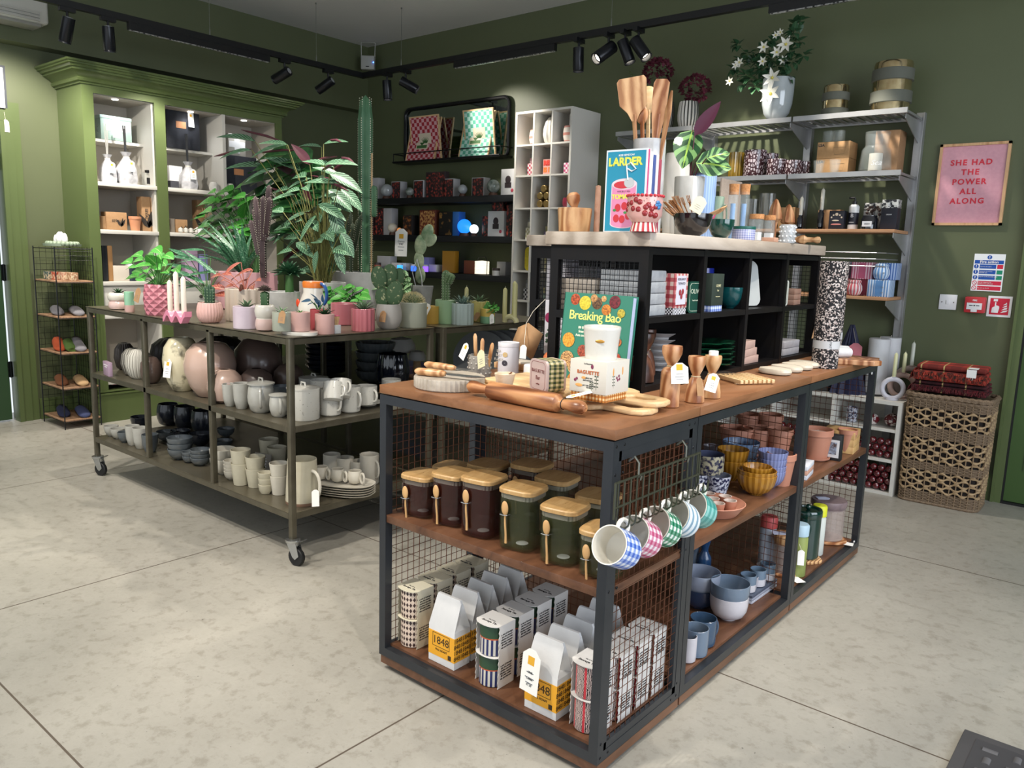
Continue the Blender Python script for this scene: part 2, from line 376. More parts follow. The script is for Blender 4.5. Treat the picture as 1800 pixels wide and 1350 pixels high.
# ---------------- things fixed to the back wall on the right ----------------
RED=mat('#c8353c',.4);WH=mat('#e9e9ea',.5)
t=T('framed_poster','pink typographic poster in a pale wood frame on the green back wall','poster',(-.005,YB,1.748))
fw,fh=.172,.222;b=MB()
for (x0,z0,x1,z1)in ((-fw,-fh,fw,-fh+.014),(-fw,fh-.014,fw,fh),(-fw,-fh,-fw+.014,fh),(fw-.014,-fh,fw,fh)):b.box(x0,-.022,z0,x1,0,z1)
b.build('frame',wood('lightwood','#c9996c','#d8ad80','#b88558',(12,1,1)),t)
MB().box(-fw+.012,-.012,-fh+.012,fw-.012,-.006,fh-.012).build('print',mat('#d79aa6',.35,n=.2,h2='#cf919e',s=60,coat=.5),t)
LT=mat('#d2283c',.5)
for i,s_ in enumerate(('SHE HAD','THE','POWER','ALL','ALONG')):text(s_,.042,LT,t,(-.01,-.0135,.118-.052*i),bold=.0012,sp=1.25)
t=T('light_switch','white light switch left of the red call point','light switch',(-.05,YB,1.097))
MB().box(-.045,-.008,-.043,.045,0,.043,.003).build('plate',WH,t);MB().box(-.008,-.012,-.012,.008,-.007,.012,.001).build('rocker',WH,t)
b=MB()
for x in (-.03,.03):b.ball((x,-.009,0),.0035,6)
b.build('screws',mat('#77736c',.4,.5),t)
t=T('fire_call_point','red break-glass fire alarm call point on the back wall','fire alarm',(.092,YB,1.09))
MB().box(-.05,-.05,-.043,.05,0,.045,.006).build('casing',RED,t)
MB().box(-.037,-.053,-.024,.037,-.049,.012).box(-.015,-.053,-.038,.015,-.049,-.024).build('label_plate',WH,t)
b=MB();b.m=Matrix.Translation((0,-.0535,-.002));
for x in (-.016,.016):b.box(x-.009,0,-.002,x+.009,.0005,.002)
b.ball((0,0,0),.004,6,(1,.2,1));b.build('arrows',BLK,t)
text('FIRE',.012,WH,t,(0,-.0505,.026),bold=.0004)
t=T('fire_alarm_sign','square red and white sign with a hand pressing a button, beside the call point','sign',(.205,YB,1.088))
MB().box(-.058,-.003,-.057,.058,0,.057).build('panel',WH,t);MB().box(-.046,-.0036,-.045,.046,-.003,.045).build('red_field',mat('#c81f3a',.5),t)
b=MB();b.m=Matrix.Translation((0,-.004,0))@Matrix.Rotation(pi/2,4,'X')
b.prism([(-.036,-.035),(-.004,-.035),(.0,-.012),(.0,.0),(-.006,.004),(-.016,.006),(-.016,.024),(-.022,.024),(-.022,.0),(-.034,-.008)],0,.0005)
b.prism([(-.030,.028),(-.010,.028),(-.010,.040),(-.030,.040)],0,.0004)
for k in range(4):b.prism([(.008+k*.003,-.034+k*.014),(.036,-.034+k*.014+.006),(.042-.003*k,-.018+k*.014),(.022+.003*k,-.026+k*.014+.004)],0,.0005)
b.build('hand_and_flames',WH,t)
t=T('fire_action_notice','white fire action notice with blue and red bands above the call point','sign',(.13,YB,1.27))
MB().box(-.075,-.003,-.102,.075,0,.102).build('panel',mat('#eef0f2',.45),t)
BLUE=mat('#1550a8',.5);b=MB();b.m=Matrix.Translation((0,-.0035,0))
b.box(-.07,0,.048,.07,.0006,.068)
for k in range(3):b.box(-.044,0,.022-.03*k,.036,.0006,.044-.03*k)
b.m=Matrix.Translation((0,-.0035,0))@Matrix.Rotation(pi/2,4,'X')
for (x,z)in ((0,.084),(-.06,.033),(-.06,.003),(-.06,-.027)):b.lathe([(.0115,0),(.0115,.0004)],20,x,z)
b.build('blue_bands',BLUE,t)
b=MB();b.m=Matrix.Translation((0,-.0035,0))
b.box(-.044,0,-.068,.069,.0006,-.046).box(-.044,0,-.096,.069,.0006,-.074).box(.041,0,.022,.069,.0006,.044)
b.build('red_bands',mat('#cf2340',.5),t)
b=MB();b.m=Matrix.Translation((0,-.0035,0));b.box(.041,0,-.008,.069,.0006,.014).box(.041,0,-.038,.069,.0006,-.016);b.build('green_bands',mat('#138a68',.5),t)
b=MB();b.m=Matrix.Translation((0,-.0035,0))@Matrix.Rotation(pi/2,4,'X')
for z in (-.057,-.085):
    b.tube([(-.06+.0105*cos(a*pi/8),z+.0105*sin(a*pi/8),0)for a in range(16)],.0016,5,close=True);b.tube([(-.067,z+.007,0),(-.053,z-.007,0)],.0012,4)
b.build('prohibition_signs',mat('#cf2340',.5),t)
text('Fire action',.021,WH,t,(0,-.0045,.058),bold=.0005)
for (x,z)in ((0,.084),(-.06,.033),(-.06,.003),(-.06,-.027)):text('!',.02,WH,t,(x,-.0045,z),bold=.0008)
for k,(s_,z)in enumerate((('Operate the alarm',.033),('Leave by the nearest\navailable exit',.003),('Report to the assembly point',-.022),('Do not return to the\nbuilding until authorised',-.057),('Do not use the lift',-.085))):
    text(s_,.0075,WH,t,(-.042,-.0045,z),align='LEFT')
# ---------------- display island ----------------
STEEL=mat('#43464b',.36,.6,n=.3,h2='#363a40',s=8);STEELB=mat('#5a5b55',.35,.85,n=.25,h2='#3c3a34',s=10)
OAK=wood('oak','#6a452b','#82583a','#8f6547',(4.5,1.2,9),.38)
OAKD=wood('oakd','#4b2f20','#64422d','#75503a',(9,1.6,9),.4)
WIRE=mat('#7c5240',.35,.8);WIREB=mat('#0e0f14',.45)
IW=.817;Y1,Y2,Y3=.423,1.269,2.089
def bar(b,x0,y0,z0,x1,y1,z1):b.box(min(x0,x1),min(y0,y1),min(z0,z1),max(x0,x1),max(y0,y1),max(z0,z1))
def mesh_panel(b,axis,v,a0,a1,z0,z1,s=.025,r=.0011):
    """welded wire grid in the plane axis = v"""
    def P(a,z,o=0):return (v+o,a,z)if axis=='x' else (a,v+o,z)
    n=round((a1-a0)/s);
    for i in range(1,n):a=a0+(a1-a0)*i/n;b.tube([P(a,z0),P(a,z1)],r,4,cap=False)
    n=round((z1-z0)/s)
    for i in range(1,n):z=z0+(z1-z0)*i/n;b.tube([P(a0,z,r*1.6),P(a1,z,r*1.6)],r,4,cap=False)
def caster(parent,x,y,z,R=.038,rz=.6,brake=True):
    o=T('x','x','x');del o['label'];del o['category'];o.name='caster';o.parent=parent;o.location=(x,y,z);o.rotation_euler=(0,0,rz);return o
CHR=mat('#b9bcbd',.25,.9)
def add_caster(parent,x,y,ztop,R,rz):
    """swivel caster: fork is the part, tyre, hub and brake its sub-parts; stands on the floor"""
    f=MB();zc=R
    f.lathe([(R*.75,ztop-.014),(R*.8,ztop-.01),(R*.8,ztop-.002),(R*.5,ztop)],20)
    for sy in (-1,1):
        f.m=Matrix.Rotation(pi/2,4,'X');f.prism([(-R*.65,ztop-.01),(R*.65,ztop-.01),(R*.75+R*.3,zc+R*.2),(R*.55,zc-R*.25),(R*.2,zc)],sy*R*.36-.0015,sy*R*.36+.0015);f.m=Matrix()
    o=f.build('caster',CHR,parent,loc=(x,y,0),rz=rz)
    w=MB();w.m=Matrix.Translation((R*.5,R*.28,zc))@Matrix.Rotation(pi/2,4,'X')
    w.lathe([(R*.62,0),(R*.9,0),(R,R*.1),(R,R*.46),(R*.9,R*.56),(R*.62,R*.56)],28);w.build('tyre',mat('#101113',.6),o)
    w=MB();w.m=Matrix.Translation((R*.5,R*.3,zc))@Matrix.Rotation(pi/2,4,'X')
    w.lathe([(.001,0),(R*.2,0),(R*.22,R*.08),(R*.62,R*.06),(R*.62,R*.54),(R*.22,R*.52),(R*.2,R*.62),(.001,R*.62)],24,capb=False,capt=False);w.build('hub',CHR,o)
    MB().tube([(R*.2,0,ztop-.012),(R*1.2,0,ztop-.004),(R*1.7,0,ztop+.006)],[R*.3,R*.3,R*.34],8,flat=.18).build('brake_lever',CHR,o)
    return o
isl=T('display_island','long steel framed island with wire mesh panels, oak shelves and plank top','display island',(0,0,0))
g=.027
for (ya,yb,nm)in ((0,Y1,0),(Y1,Y2,1),(Y2,Y3,2)):
    b=MB();za,zb=.048,.8715;ya+=.0015;yb-=.0015
    for x in (-IW,-g):
        for y in (ya,yb-g):b.box(x,y,za,x+g,y+g,zb)
        for z in (za,zb-g):b.box(x,ya+g,z,x+g,yb-g,z+g)
    for y in (ya,yb-g):
        for z in (za,zb-g):b.box(-IW+g,y,z,-g,y+g,z+g)
    b.build('frame',STEEL,isl)
    MB().box(-IW-.003,ya,.875,.004,yb,.9,.0015).build('top_board',OAK,isl)
    zs=.505
    MB().box(-IW+.004,ya+.004,zs-.024,-.004,yb-.004,zs,.001).build('shelf',OAKD,isl)
    MB().box(-IW+.004,ya+.004,.02,-.001,yb-.002,.046).box(-IW+g,ya+g-.004,.05,-g+.002,yb-g,.083).build('base_board',OAKD,isl)
for ax,v,a0,a1,z0,z1 in (('x',-IW+.02,g,Y1-g,.075,.845),('x',-.006,g+.012,Y1-g-.012,.09,.83),('y',Y1-.03,-IW+g,-g,.075,.845),
                              ('x',-IW+.02,Y1+g,Y2-g,.075,.845),('y',Y2-.03,-IW+g,-g,.075,.845),
                              ('x',-IW+.02,Y2+g,Y3-g,.075,.845),('y',Y3-.012,-IW+g,-g,.075,.845)):
    b=MB();mesh_panel(b,ax,v,a0,a1,z0,z1);b.build('wire_mesh',WIRE,isl)
b=MB()  # bolted side frame of the mesh panel that carries the mug rail
for (y0,z0,y1,z1)in ((g,.075,g+.014,.845),(Y1-g-.018,.075,Y1-g,.845),(g,.82,Y1-g,.845),(g,.075,Y1-g,.095)):b.box(-.012,y0,z0,-.001,y1,z1)
b.build('panel_frame',STEEL,isl)
b=MB()
for y in (.015,.05,Y1-.02,Y1-.05):
    for z in (.79,.858,.5,.1,.062):b.ball((.0,y,z),.004,6,(.4,1,1))
b.build('bolts',mat('#1b1c1f',.3,.7),isl)
b=MB()
for (x,y,z)in ((.0,Y3-.035,.835),(-.0,Y3-.035,.075)):b.ball((x-.012,y,z),.007,8,(.4,1,1))
b.build('bolts',mat('#e8e8e4',.4),isl,label='white plastic bolt caps at the far end')
for x,y,rz in ((-.66,.045,.3),(-.1,.05,2),(-.1,1.95,1),(-.66,1.95,2)):add_caster(isl,x,y,.05,.026,rz)
# ---------------- metal tables ----------------
TBZ,TCZ=.583,.221
BRZ=mat('#6f6a5b',.36,.6,n=.25,h2='#585346',s=14,bump=.05);SHEET=mat('#7d7665',.33,.6,n=.3,h2='#676151',s=6)
def metal_table(x0,y0,x1,y1,lab,mids,zt=.942,shelves=(TBZ,TCZ),cast=True,front=True):
    t=T('steel_table',lab,'table',(x0,y0,0));W_,L_=x1-x0,y1-y0;q=.024
    def leg(x,y,z0,z1):MB().box(x,y,z0,x+q,y+q,z1,.0015).build('leg',BRZ,t)
    for x in (0,W_-q):
        for y in (0,L_-q):leg(x,y,.11,zt-.002)
    for x in mids:leg(x-q/2-x0,0,shelves[1],zt-.02);leg(x-q/2-x0,L_-q,shelves[1],zt-.02)
    MB().box(-.002,-.002,zt-.004,W_+.002,L_+.002,zt).build('table_top',SHEET,t)
    for z in (zt-.004,)+shelves:
        b=MB()
        for (a,b_,c,d_)in ((q,0,W_-q,q),(q,L_-q,W_-q,L_),(0,q,q,L_-q),(W_-q,q,W_,L_-q)):b.box(a,b_,z-q-.002,c,d_,z-.003)
        b.build('rail',BRZ,t)
        if z<.9:MB().box(.002,.002,z-.003,W_-.002,L_-.002,z).build('shelf',SHEET,t)
    for x,y,r_ in ((q/2,q/2,.35),(W_-q/2,q/2,.25),(q/2,L_-q/2,1.8),(W_-q/2,L_-q/2,2.5)):add_caster(t,x,y,.112,.038,r_)
    return t
TX0,TX1,TY0,TY1=-3.5575,-1.6904,.2876,1.077
metal_table(TX0,TY0,TX1,TY1,'dark bronze metal table on casters with two shelves, nearest the camera',(-2.925,-2.305))
metal_table(-3.5,1.115,-1.665,2.02,'dark bronze metal table behind the front one, against its far side',(-2.6,))
# ---------------- bookcases on the island ----------------
BK=mat('#09090d',.5,n=.2,h2='#100d0c',s=20,bump=.1,sp=.25);BKB=mat('#141c2e',.38);WASH=wood('washed','#968a7d','#aca093','#bdb2a6',(6,2,12),.6,.6,5,amt=.35)
def bookcase(x0,x1,y0,y1,lab,cols=4,rows=2):
    t=T('wooden_bookcase',lab,'bookcase',(x0,y0,.9));W_,L_,h=x1-x0,y1-y0,.425;p=.022
    b=MB()
    for k in range(cols+1):
        y=(L_-p)*k/cols
        if k in (0,cols):
            for (xa,za,xb,zb)in ((0,0,.03,h),(W_-.03,0,W_,h),(.03,0,W_-.03,.03),(.03,h-.045,W_-.03,h),(.03,h/2-.012,W_-.03,h/2+.012)):b.box(xa,y,za,xb,y+p,zb)
        else:b.box(W_-.02,y,0,W_,y+p,h);b.box(0,y,0,.02,y+p,h);b.box(.02,y+.004,.0,W_-.02,y+p-.004,h)
    b.build('frame',[BK],t)
    for k,nm in ((0,'base'),(1,'shelf'),(2,'shelf')):
        z=(0,h/2-.008,h-.022)[k];MB().box(.001,.0225,z,W_-.001,L_-.0225,z+.018).build(nm,BK,t)
    for ax,v,a0,a1 in (('y',.01,.02,W_-.02),('y',L_-.012,.02,W_-.02),('x',.008,.02,L_-.02)):
        b=MB();mesh_panel(b,ax,v,a0,a1,.015,h-.02,.0165,.0009);b.build('wire_mesh',WIREB,t)
    MB().box(-.012,-.018,h,W_+.012,L_+.018,h+.04,.004).build('top_board',WASH,t)
    return t
BX0,BX1,BY0,BY1=-.565,-.215,.478,1.885
bookcase(BX0,BX1,BY0,BY1,'black mesh-sided bookcase with washed wood top standing nearest on the island')
bookcase(-.95,-.60,.86,2.06,'second black mesh-sided bookcase with washed wood top, behind and left of the first')
# ---------------- green dresser ----------------
t=dr=T('dresser','tall green painted dresser with cream shelves and moulded cornice on the left wall','dresser',(XW,.862,0))
D=XW+4.872;D=-4.872-XW;L_=1.56;IN=mat('#b9b2a6',.5)
INW=mat('#cbc8c0',.5);b=MB()
b.box(0,0,0,D-.02,.02,2.33).box(0,L_-.02,0,D-.02,L_,2.33)  # sides
b.box(D-.02,0,0,D,.075,2.285).box(D-.02,L_-.055,0,D,L_,2.285)  # stiles
b.box(D-.02,.495,.3,D,.575,2.285).box(D-.02,0,2.285,D,L_,2.33).box(0,0,2.33,D,L_,2.345)
b.build('carcass',GREENB,t)
MB().box(.002,.02,.1,.01,L_-.02,2.33).box(.01,.02,.3,D-.02,.03,2.3).box(.01,L_-.03,.3,D-.02,L_-.02,2.3).box(.01,.02,2.28,D-.02,L_-.02,2.3).build('lining',IN,t)
cp=[(0,2.335),(.012,2.335),(.014,2.345),(.03,2.35),(.035,2.362),(.03,2.372),(.045,2.39),(.075,2.405),(.085,2.407),(.085,2.42),(.1,2.422),(.105,2.435),(.122,2.437),(.122,2.447),(.134,2.45),(.134,2.462),(0,2.462)]
b=MB();ring=[]
for (ox,oy,sx,sy)in ((0,0,0,-1),(D,0,1,-1),(D,L_,1,1),(0,L_,0,1)):ring.append([b.V((ox+sx*d_,oy+sy*d_,z))for d_,z in cp])
for k in range(3):
    for i in range(len(cp)-1):b.F([ring[k][i],ring[k][i+1],ring[k+1][i+1],ring[k+1][i]])
b.F([r[-1]for r in ring]);b.F([r[-2]for r in ring]);b.build('cornice',GREENB,t,sharp=30)
b=MB();b.box(0,-.012,0,D+.012,L_+.012,.2).box(0,-.008,.2,D+.02,L_+.02,.212).box(0,-.004,.22,D+.012,L_+.01,.23);b.build('plinth',GREENB,t)
for z in (1.672,1.345,.98,.745,.27):MB().box(.012,.025,z,D-.003,.50,z+.028,.001).box(.012,.57,z,D-.003,L_-.03,z+.028,.001).build('shelf',INW,t)
MB().box(.012,.03,1.985,D-.16,.48,2.005).build('shelf',INW,t);MB().box(.012,.49,1.985,D-.16,L_-.03,2.005).build('shelf',INW,t)
MB().box(.012,.48,.3,D-.02,.50,2.3).box(.012,1.03,1.7,D-.005,1.055,2.3).build('divider',INW,t)
for y0,y1 in ((.03,.49),(.58,1.03),(1.04,L_-.06)):
    dq=MB().box(D-.05,y0+.004,.8,D-.018,y1-.004,.976,.002).build('drawer',INW,t)
    b=MB();b.m=Matrix.Translation((D-.018,(y0+y1)/2,.89))@Matrix.Rotation(pi/2,4,'Y');b.lathe([(.006,0),(.005,.012),(.014,.018),(.013,.026),(.001,.028)],16);b.build('knob',mat('#77736c',.3,.8),dq)
for y in (.26,.82,1.27):
    MB().lathe([(.02,2.276),(.022,2.28)],20,D-.09,y).build('downlight',mat('#fffaf0',.3,emit=12),t);spot((XW+D-.09,.862+y,2.27),(XW+D-.14,.862+y,1),2.5,130,(.93,.96,1))
# ---------------- white cube shelving on the back wall ----------------
CRM=mat('#d8d4cb',.5)
def cubes(name,lab,x0,x1,y0,y1,z0,z1,cols,rows,th=.016,cat='shelving unit',zs=None):
    t=T(name,lab,cat,(x0,y0,0));W_,L_=x1-x0,y1-y0
    zs=zs or [z0+(z1-z0-th)*k/rows for k in range(rows+1)]
    b=MB();b.box(0,0,z0,th,L_,z1).box(W_-th,0,z0,W_,L_,z1).box(th,0,z1-th,W_-th,L_,z1).box(th,L_-.006,z0,W_-th,L_,z1-th)
    b.build('carcass',CRM,t)
    for k in range(1,cols):x=(W_-th)*k/cols;MB().box(x,0.001,z0,x+th*.8,L_-.006,z1-th).build('divider',CRM,t)
    for k,z in enumerate(zs[:-1]):MB().box(th,.002,z,W_-th,L_-.006,z+th*.8).build('shelf',CRM,t)
    return t
CU0,CU1,CUY=-3.015,-2.492,3.2
CZ_=[.0,.47,.70,.93,1.155,1.39,1.625,1.863,2.085,2.32]
cubes('cube_shelving','tall white cube shelving unit, three columns wide, on the back wall',CU0,CU1,CUY,YB-.004,0,2.335,3,9,zs=CZ_)
# black floating shelves
BS=mat('#14161a',.45)
for z,lab in ((1.745,'uppermost black floating shelf on the back wall, below the mirror'),(1.425,'middle black floating shelf on the back wall'),(1.115,'lowest black floating shelf on the back wall')):
    tag(MB().box(-4.95,YB-.27,z-.05,-3.03,YB-.002,z,.002).build('wall_shelf',BS),lab,'shelf')
# mirror with rail
t=T('wall_mirror','black framed mirror with rounded corners and a rail shelf, above the black shelves','mirror',(-3.975,YB,2.305))
mw,mh,mr=.615,.235,.06
def rrect(w,h,r,n=6):
    o=[]
    for cx,cy,a0 in ((w-r,h-r,0),(-w+r,h-r,90),(-w+r,-h+r,180),(w-r,-h+r,270)):
        for k in range(n+1):a=radians(a0+90*k/n);o.append((cx+r*cos(a),cy+r*sin(a)))
    return o
b=MB();b.tube([(x,-.03,z)for x,z in rrect(mw,mh,mr,8)],.014,8,close=True);b.build('frame',BLK,t)
b=MB();b.m=Matrix.Rotation(pi/2,4,'X');b.prism(rrect(mw,mh,mr),.01,.016);b.build('mirror_glass',mat('#c8d0cc',.04,1),t)
b=MB();b.box(-mw-.02,-.16,-mh-.012,mw+.02,-.0,-mh-.002)
b.tube([(-mw-.02,0,-mh+.07),(-mw-.02,-.15,-mh+.07),(mw+.02,-.15,-mh+.07),(mw+.02,0,-mh+.07)],.005,6)
b.tube([(-mw-.02,0,-mh),(-mw-.02,-.16,-mh),(mw+.02,-.16,-mh),(mw+.02,0,-mh)],.006,6)
for x in (-mw-.02,0,mw+.02):b.tube([(x,-.15,-mh),(x,-.15,-mh+.07)],.004,6)
b.build('shelf_rail',BLK,t)
# ---------------- steel wall shelving on the right ----------------
SST=mat('#b9b9b8',.34,.6,n=.3,h2='#9c9c9d',s=9);LW=wood('shelfwood','#b08058','#c0906a','#a37450',(1.5,9,9),.5)
t=T('steel_wall_shelving','brushed steel wall shelving with slatted upper and wooden lower shelves','wall shelving',(-.27,YB,0))
for x in (0,-.63,-1.27,-1.85):
    zt_=2.15
    b=MB();b.box(x-.045,-.035,.0,x,-.001,zt_).box(x-.004,-.045,0,x,-.035,zt_);b.build('upright',SST,t)
for k,(z,kind,xs)in enumerate(((2.115,0,(-1.85,-1.27,-.63,0)),(1.79,0,(-1.85,-1.27,-.63,0)))):
    for i in range(3):
        x0,x1=xs[i]-.0,xs[i+1]-.012
        b=MB();b.box(x0,-.36,z-.012,x1,-.345,z+.016).box(x0,-.05,z-.01,x1,-.04,z+.01)
        n=13
        for j in range(n):x=x0+(x1-x0)*(j+.5)/n;b.box(x-.013,-.345,z-.002,x+.009,-.05,z+.004)
        b.box(x0,-.345,z-.008,x0+.006,-.05,z+.004).box(x1-.006,-.345,z-.008,x1,-.05,z+.004);b.build('slatted_shelf',SST,t)
for z,x0 in ((1.49,-1.87),(1.115,-1.87)):MB().box(x0,-.33,z-.018,-.02,-.045,z,.001).build('wooden_shelf',LW,t)
for z in (2.103,1.778,1.47,1.095):
    for x in (-.025,-.655,-1.295,-1.85):
        b=MB();b.m=Matrix.Translation((x,0,z))@Matrix.Rotation(-pi/2,4,'Z')@Matrix.Rotation(pi/2,4,'X')
        b.prism([(.035,0),(.33,0),(.33,-.025),(.1,-.1),(.035,-.12)],-.002,.002);b.build('bracket',SST,t)
b=MB()
for z in (1.36,1.325,1.285):b.tube([(-1.2,-.34,z),(-.1,-.34,z),(-.06,-.3,z),(-.06,-.05,z)],.003,5)
for z in (1.25,1.21,1.17,1.14):b.tube([(-.06,-.3,z),(-.06,-.05,z)],.003,5)
for z in (1.327,1.29):b.box(-.43,-.343,z,-.408,-.338,z+.03)
b.build('wire_guard',SST,t)
# white cube unit on the floor at the back right
RU=cubes('low_cube_unit','low white cube unit on the floor beside the wicker basket',-1.25,-.145,3.2,YB-.004,0,.54,3,3,.02,'shelving unit',[0,.19,.365,.52])
# ---------------- placing helpers ----------------
CV=Vector((CX,CY,CZ))
def proj(p):
    d=Vector(p)-CV;z=d.dot(CF);return 900+FPX*d.dot(CR)/z,675-FPX*d.dot(CU)/z,z
def pl(px,py,z,w):
    """where a round thing of pixel width w stands on the level z when its front foot shows at (px, py): centre, radius, metres per pixel"""
    p=at(px,py,'z',z);h=Vector((CF.x,CF.y,0)).normalized();r=0
    for _ in range(3):k=proj(p+h*r)[2]/FPX;r=w*k/2
    p=p+h*r
    if p.x<-1.5 and abs(z-.9)>.01:p.x=min(p.x,TX1-r-.004 if p.y<1.1 else -1.67-r);p.y=max(p.y,TY0+r+.004)  # keep it on its table
    return p,r,k
def col(px,ax,v,z,w=0):
    """point of the plane ax = v at level z whose column in the photograph is px"""
    py=450
    for _ in range(5):p=at(px,py,ax,v);p.z=z;py=proj(p)[1]
    k=proj(p)[2]/FPX;return p,w*k/2,k
PR=dict(cyl=[(.96,0),(1,.03),(1,1)],mug=[(.8,0),(.95,.05),(1,.2),(1,1)],cup=[(.55,0),(.62,.02),(.88,.35),(1,1)],tap=[(.7,0),(.74,.01),(1,1)],
          bowl=[(.36,0),(.4,.05),(.42,.06),(.7,.22),(.9,.5),(.98,.8),(1,1)],deep=[(.42,0),(.44,.05),(.5,.06),(.8,.2),(.95,.42),(1,.7),(1,1)],rnd=[(.6,0),(.82,.1),(.97,.35),(1,.55),(.95,.8),(.86,1)],
          vase=[(.45,0),(.5,.02),(.8,.2),(1,.5),(.95,.7),(.7,.86),(.42,.94),(.4,.97),(.44,1)],plate=[(.55,0),(.6,.1),(.62,.4),(1,1)],
          disc=[(.97,0),(1,.1),(1,.9),(.98,1)],pot=[(.7,0),(.93,.82),(1,.82),(1,1)],carafe=[(.7,0),(.8,.03),(.8,.45),(.75,.55),(.4,.68),(.38,.75),(.65,1)],
          dbl=[(.6,0),(.85,.05),(.97,.22),(.9,.42),(.82,.5),(.92,.58),(1,.76),(.94,.93),(.84,1)],drop=[(.5,0),(.8,.1),(1,.35),(.95,.6),(.7,.85),(.35,1)])
def vmb(r,h,kind='cyl',t=.003,n=32,two=False,b=None,solid=False,**kw):
    b=b or MB();P=[(a*r,z*h)for a,z in PR[kind]]
    if solid:b.lathe(P,n,**kw);return b
    I=[(max(a-t,.001),max(z,t*1.5))for a,z in P if z>t*1.5];I=[(max(I[0][0]*.6,.001),t*1.5)]+I if I else [(r*.5,t*1.5)]
    if two:
        b.lathe(P,n,capt=False,**kw);b.mi=1;b.lathe([(.0005,I[0][1])]+I+[(P[-1][0],P[-1][1])],n,capb=False,capt=False,**kw);b.mi=0
    else:b.lathe(P+[(P[-1][0]-t*.5,P[-1][1]+t*.3)]+I[::-1]+[(.0005,I[0][1])],n,capt=False,**kw)
    return b
def handle_mb(r,z0,z1,out=.028,t=.005,ang=0,flat=1.6,ins=.1):
    b=MB();b.m=Matrix.Rotation(ang,4,'Z');n=10;P=[]
    for i in range(n+1):
        a=-pi/2+pi*i/n;P.append((r-ins*out+out*cos(a)**.7 if cos(a)>1e-6 else r-ins*out,0,(z0+z1)/2+(z1-z0)/2*sin(a)))
    b.tube(P,t,8,flat=1);return b
def V(name,lab,cat,loc,r,h,kind,m,handle=None,group=None,rz=0,tilt=None,**kw):
    b=vmb(r,h,kind,**kw);o=b.build(name,m);o.location=loc;o.rotation_euler=tilt or (0,0,rz);tag(o,lab,cat,group)
    if handle is not None:
        a,out=handle[:2];hh=handle_mb(r*.98,h*.22,h*.82,out,handle[2]if len(handle)>2 else r*.11,a);hh.build('handle',m if not isinstance(m,(list,tuple))else m[0],o)
    return o
PAPER=mat('#efeeea',.7);KRAFT=mat('#b08a63',.75,n=.3,h2='#a67f58',s=50);INK=mat('#2a2a2c',.6);STR=mat('#e4dccb',.8);GOLDY=mat('#e0a82e',.6)
def swing(par,loc,rot,w=.028,h=.05,m=None,name='price_tag',logo=True,string=None):
    b=MB();c_=w*.28;b.prism([(-w/2,-h),(w/2,-h),(w/2,-c_),(c_*.6,0),(-c_*.6,0),(-w/2,-c_)],0,.0008);o=b.build(name,m or PAPER,par,loc=loc,rot=rot)
    if logo:
        if m is None:MB().box(-w*.18,-h*.36,.0009,w*.18,-h*.36+w*.36,.0012).build('printed_square',GOLDY,o)
        b=MB()
        for k in range(3):b.box(-w*(.2+.06*(k%2)),-h*(.55+.12*k),.0009,w*(.2+.06*(k%2)),-h*(.55+.12*k)+h*.02,.0012)
        b.build('print',mat('#6d7078',.6),o)
    if string:MB().tube([Vector(p)for p in string],.0007,5).build('string',STR,par)
    return o
def box(name,lab,cat,loc,w,d,h,m,rz=0,group=None,bv=.0015,parent=None):
    o=MB().c(0,0,0,w,d,h,bv).build(name,m,parent);o.location=loc;o.rotation_euler=(0,0,rz)
    return tag(o,lab,cat,group)if not parent else o
OLV=wood('olive','#94633b','#ba8c60','#cfa67a',(20,20,6),.38,.5,14,amt=.4);OLVD=wood('olivedark','#6b3f25','#9a6540','#b98558',(3,26,26),.33,.5,14,amt=.4)
BEECH=wood('beech','#c39c6e','#d6b384','#e0c298',(4,22,22),.5);BAM=wood('bamboo','#a8824f','#bd9763','#caa875',(30,5,5),.45)
# ---------------- glass storage jars on the island's shelf ----------------
AMB=mat('#3c1712',.06,alpha=.42,coat=1);GRN=mat('#434829',.06,alpha=.28,coat=1);CLR=mat('#c9d2d0',.04,alpha=.1,coat=.7);CW=mat('#d9dedb',.4)
SPW=mat('#d3a873',.5,n=.3,h2='#c59a64',s=40)
def jar(lab,x,y,h,gm,rz=.15,w=.054):
    t=T('storage_jar',lab,'jar',(x,y,.506),rz,'square glass jars with bamboo lids')
    hb=h-.012;b=MB();b.lathe([(w*.86,0),(w*.97,.004),(w,.012),(w,hb),(w-.0025,hb),(w-.0028,.012),(w*.85,.007),(.0005,.006)],40,sq=4.2,capt=False);b.build('jar_body',gm,t)
    b=MB();b.lathe([(w*.9,hb-.008),(w*.9,hb),(w*1.05,hb+.001),(w*1.05,hb+.010),(w*1.0,hb+.013),(.001,hb+.0135)],40,sq=4.2,capt=False);b.build('lid',BAM,t)
    MB().lathe([(w*.955,hb-.014),(w*.958,hb-.002)],36,sq=4.2,capb=False,capt=False).build('seal',mat('#d8d2c2',.4,trans=.5),t)
    MB().lathe([(.0005,.0075),(w*.3,.0078),(w*.32,.0072)],20,capb=False,capt=False).build('base_mark',CW,t)
    s=MB();o=Matrix.Translation((-w*.42,-w-.007,hb-.016))@Matrix.Rotation(-.06,4,'Y');s.m=o
    s.ball((0,0,-.022),.0125,8,(.85,.32,1.6));s.tube([(0,0,-.038),(0,-.001,-.06),(0,.001,-.095),(0,0,-.118)],[.0035,.0042,.0045,.0052],8,flat=.7);s.build('wooden_spoon',SPW,t)
    MB().tube([(-w*.62,-w-.001,hb-.055),(-w*.6,-w-.013,hb-.055),(-w*.42,-w-.013,hb-.056),(-w*.2,-w-.012,hb-.055),(-w*.16,-w-.001,hb-.055)],.0012,6).build('wire_hook',CHR,t)
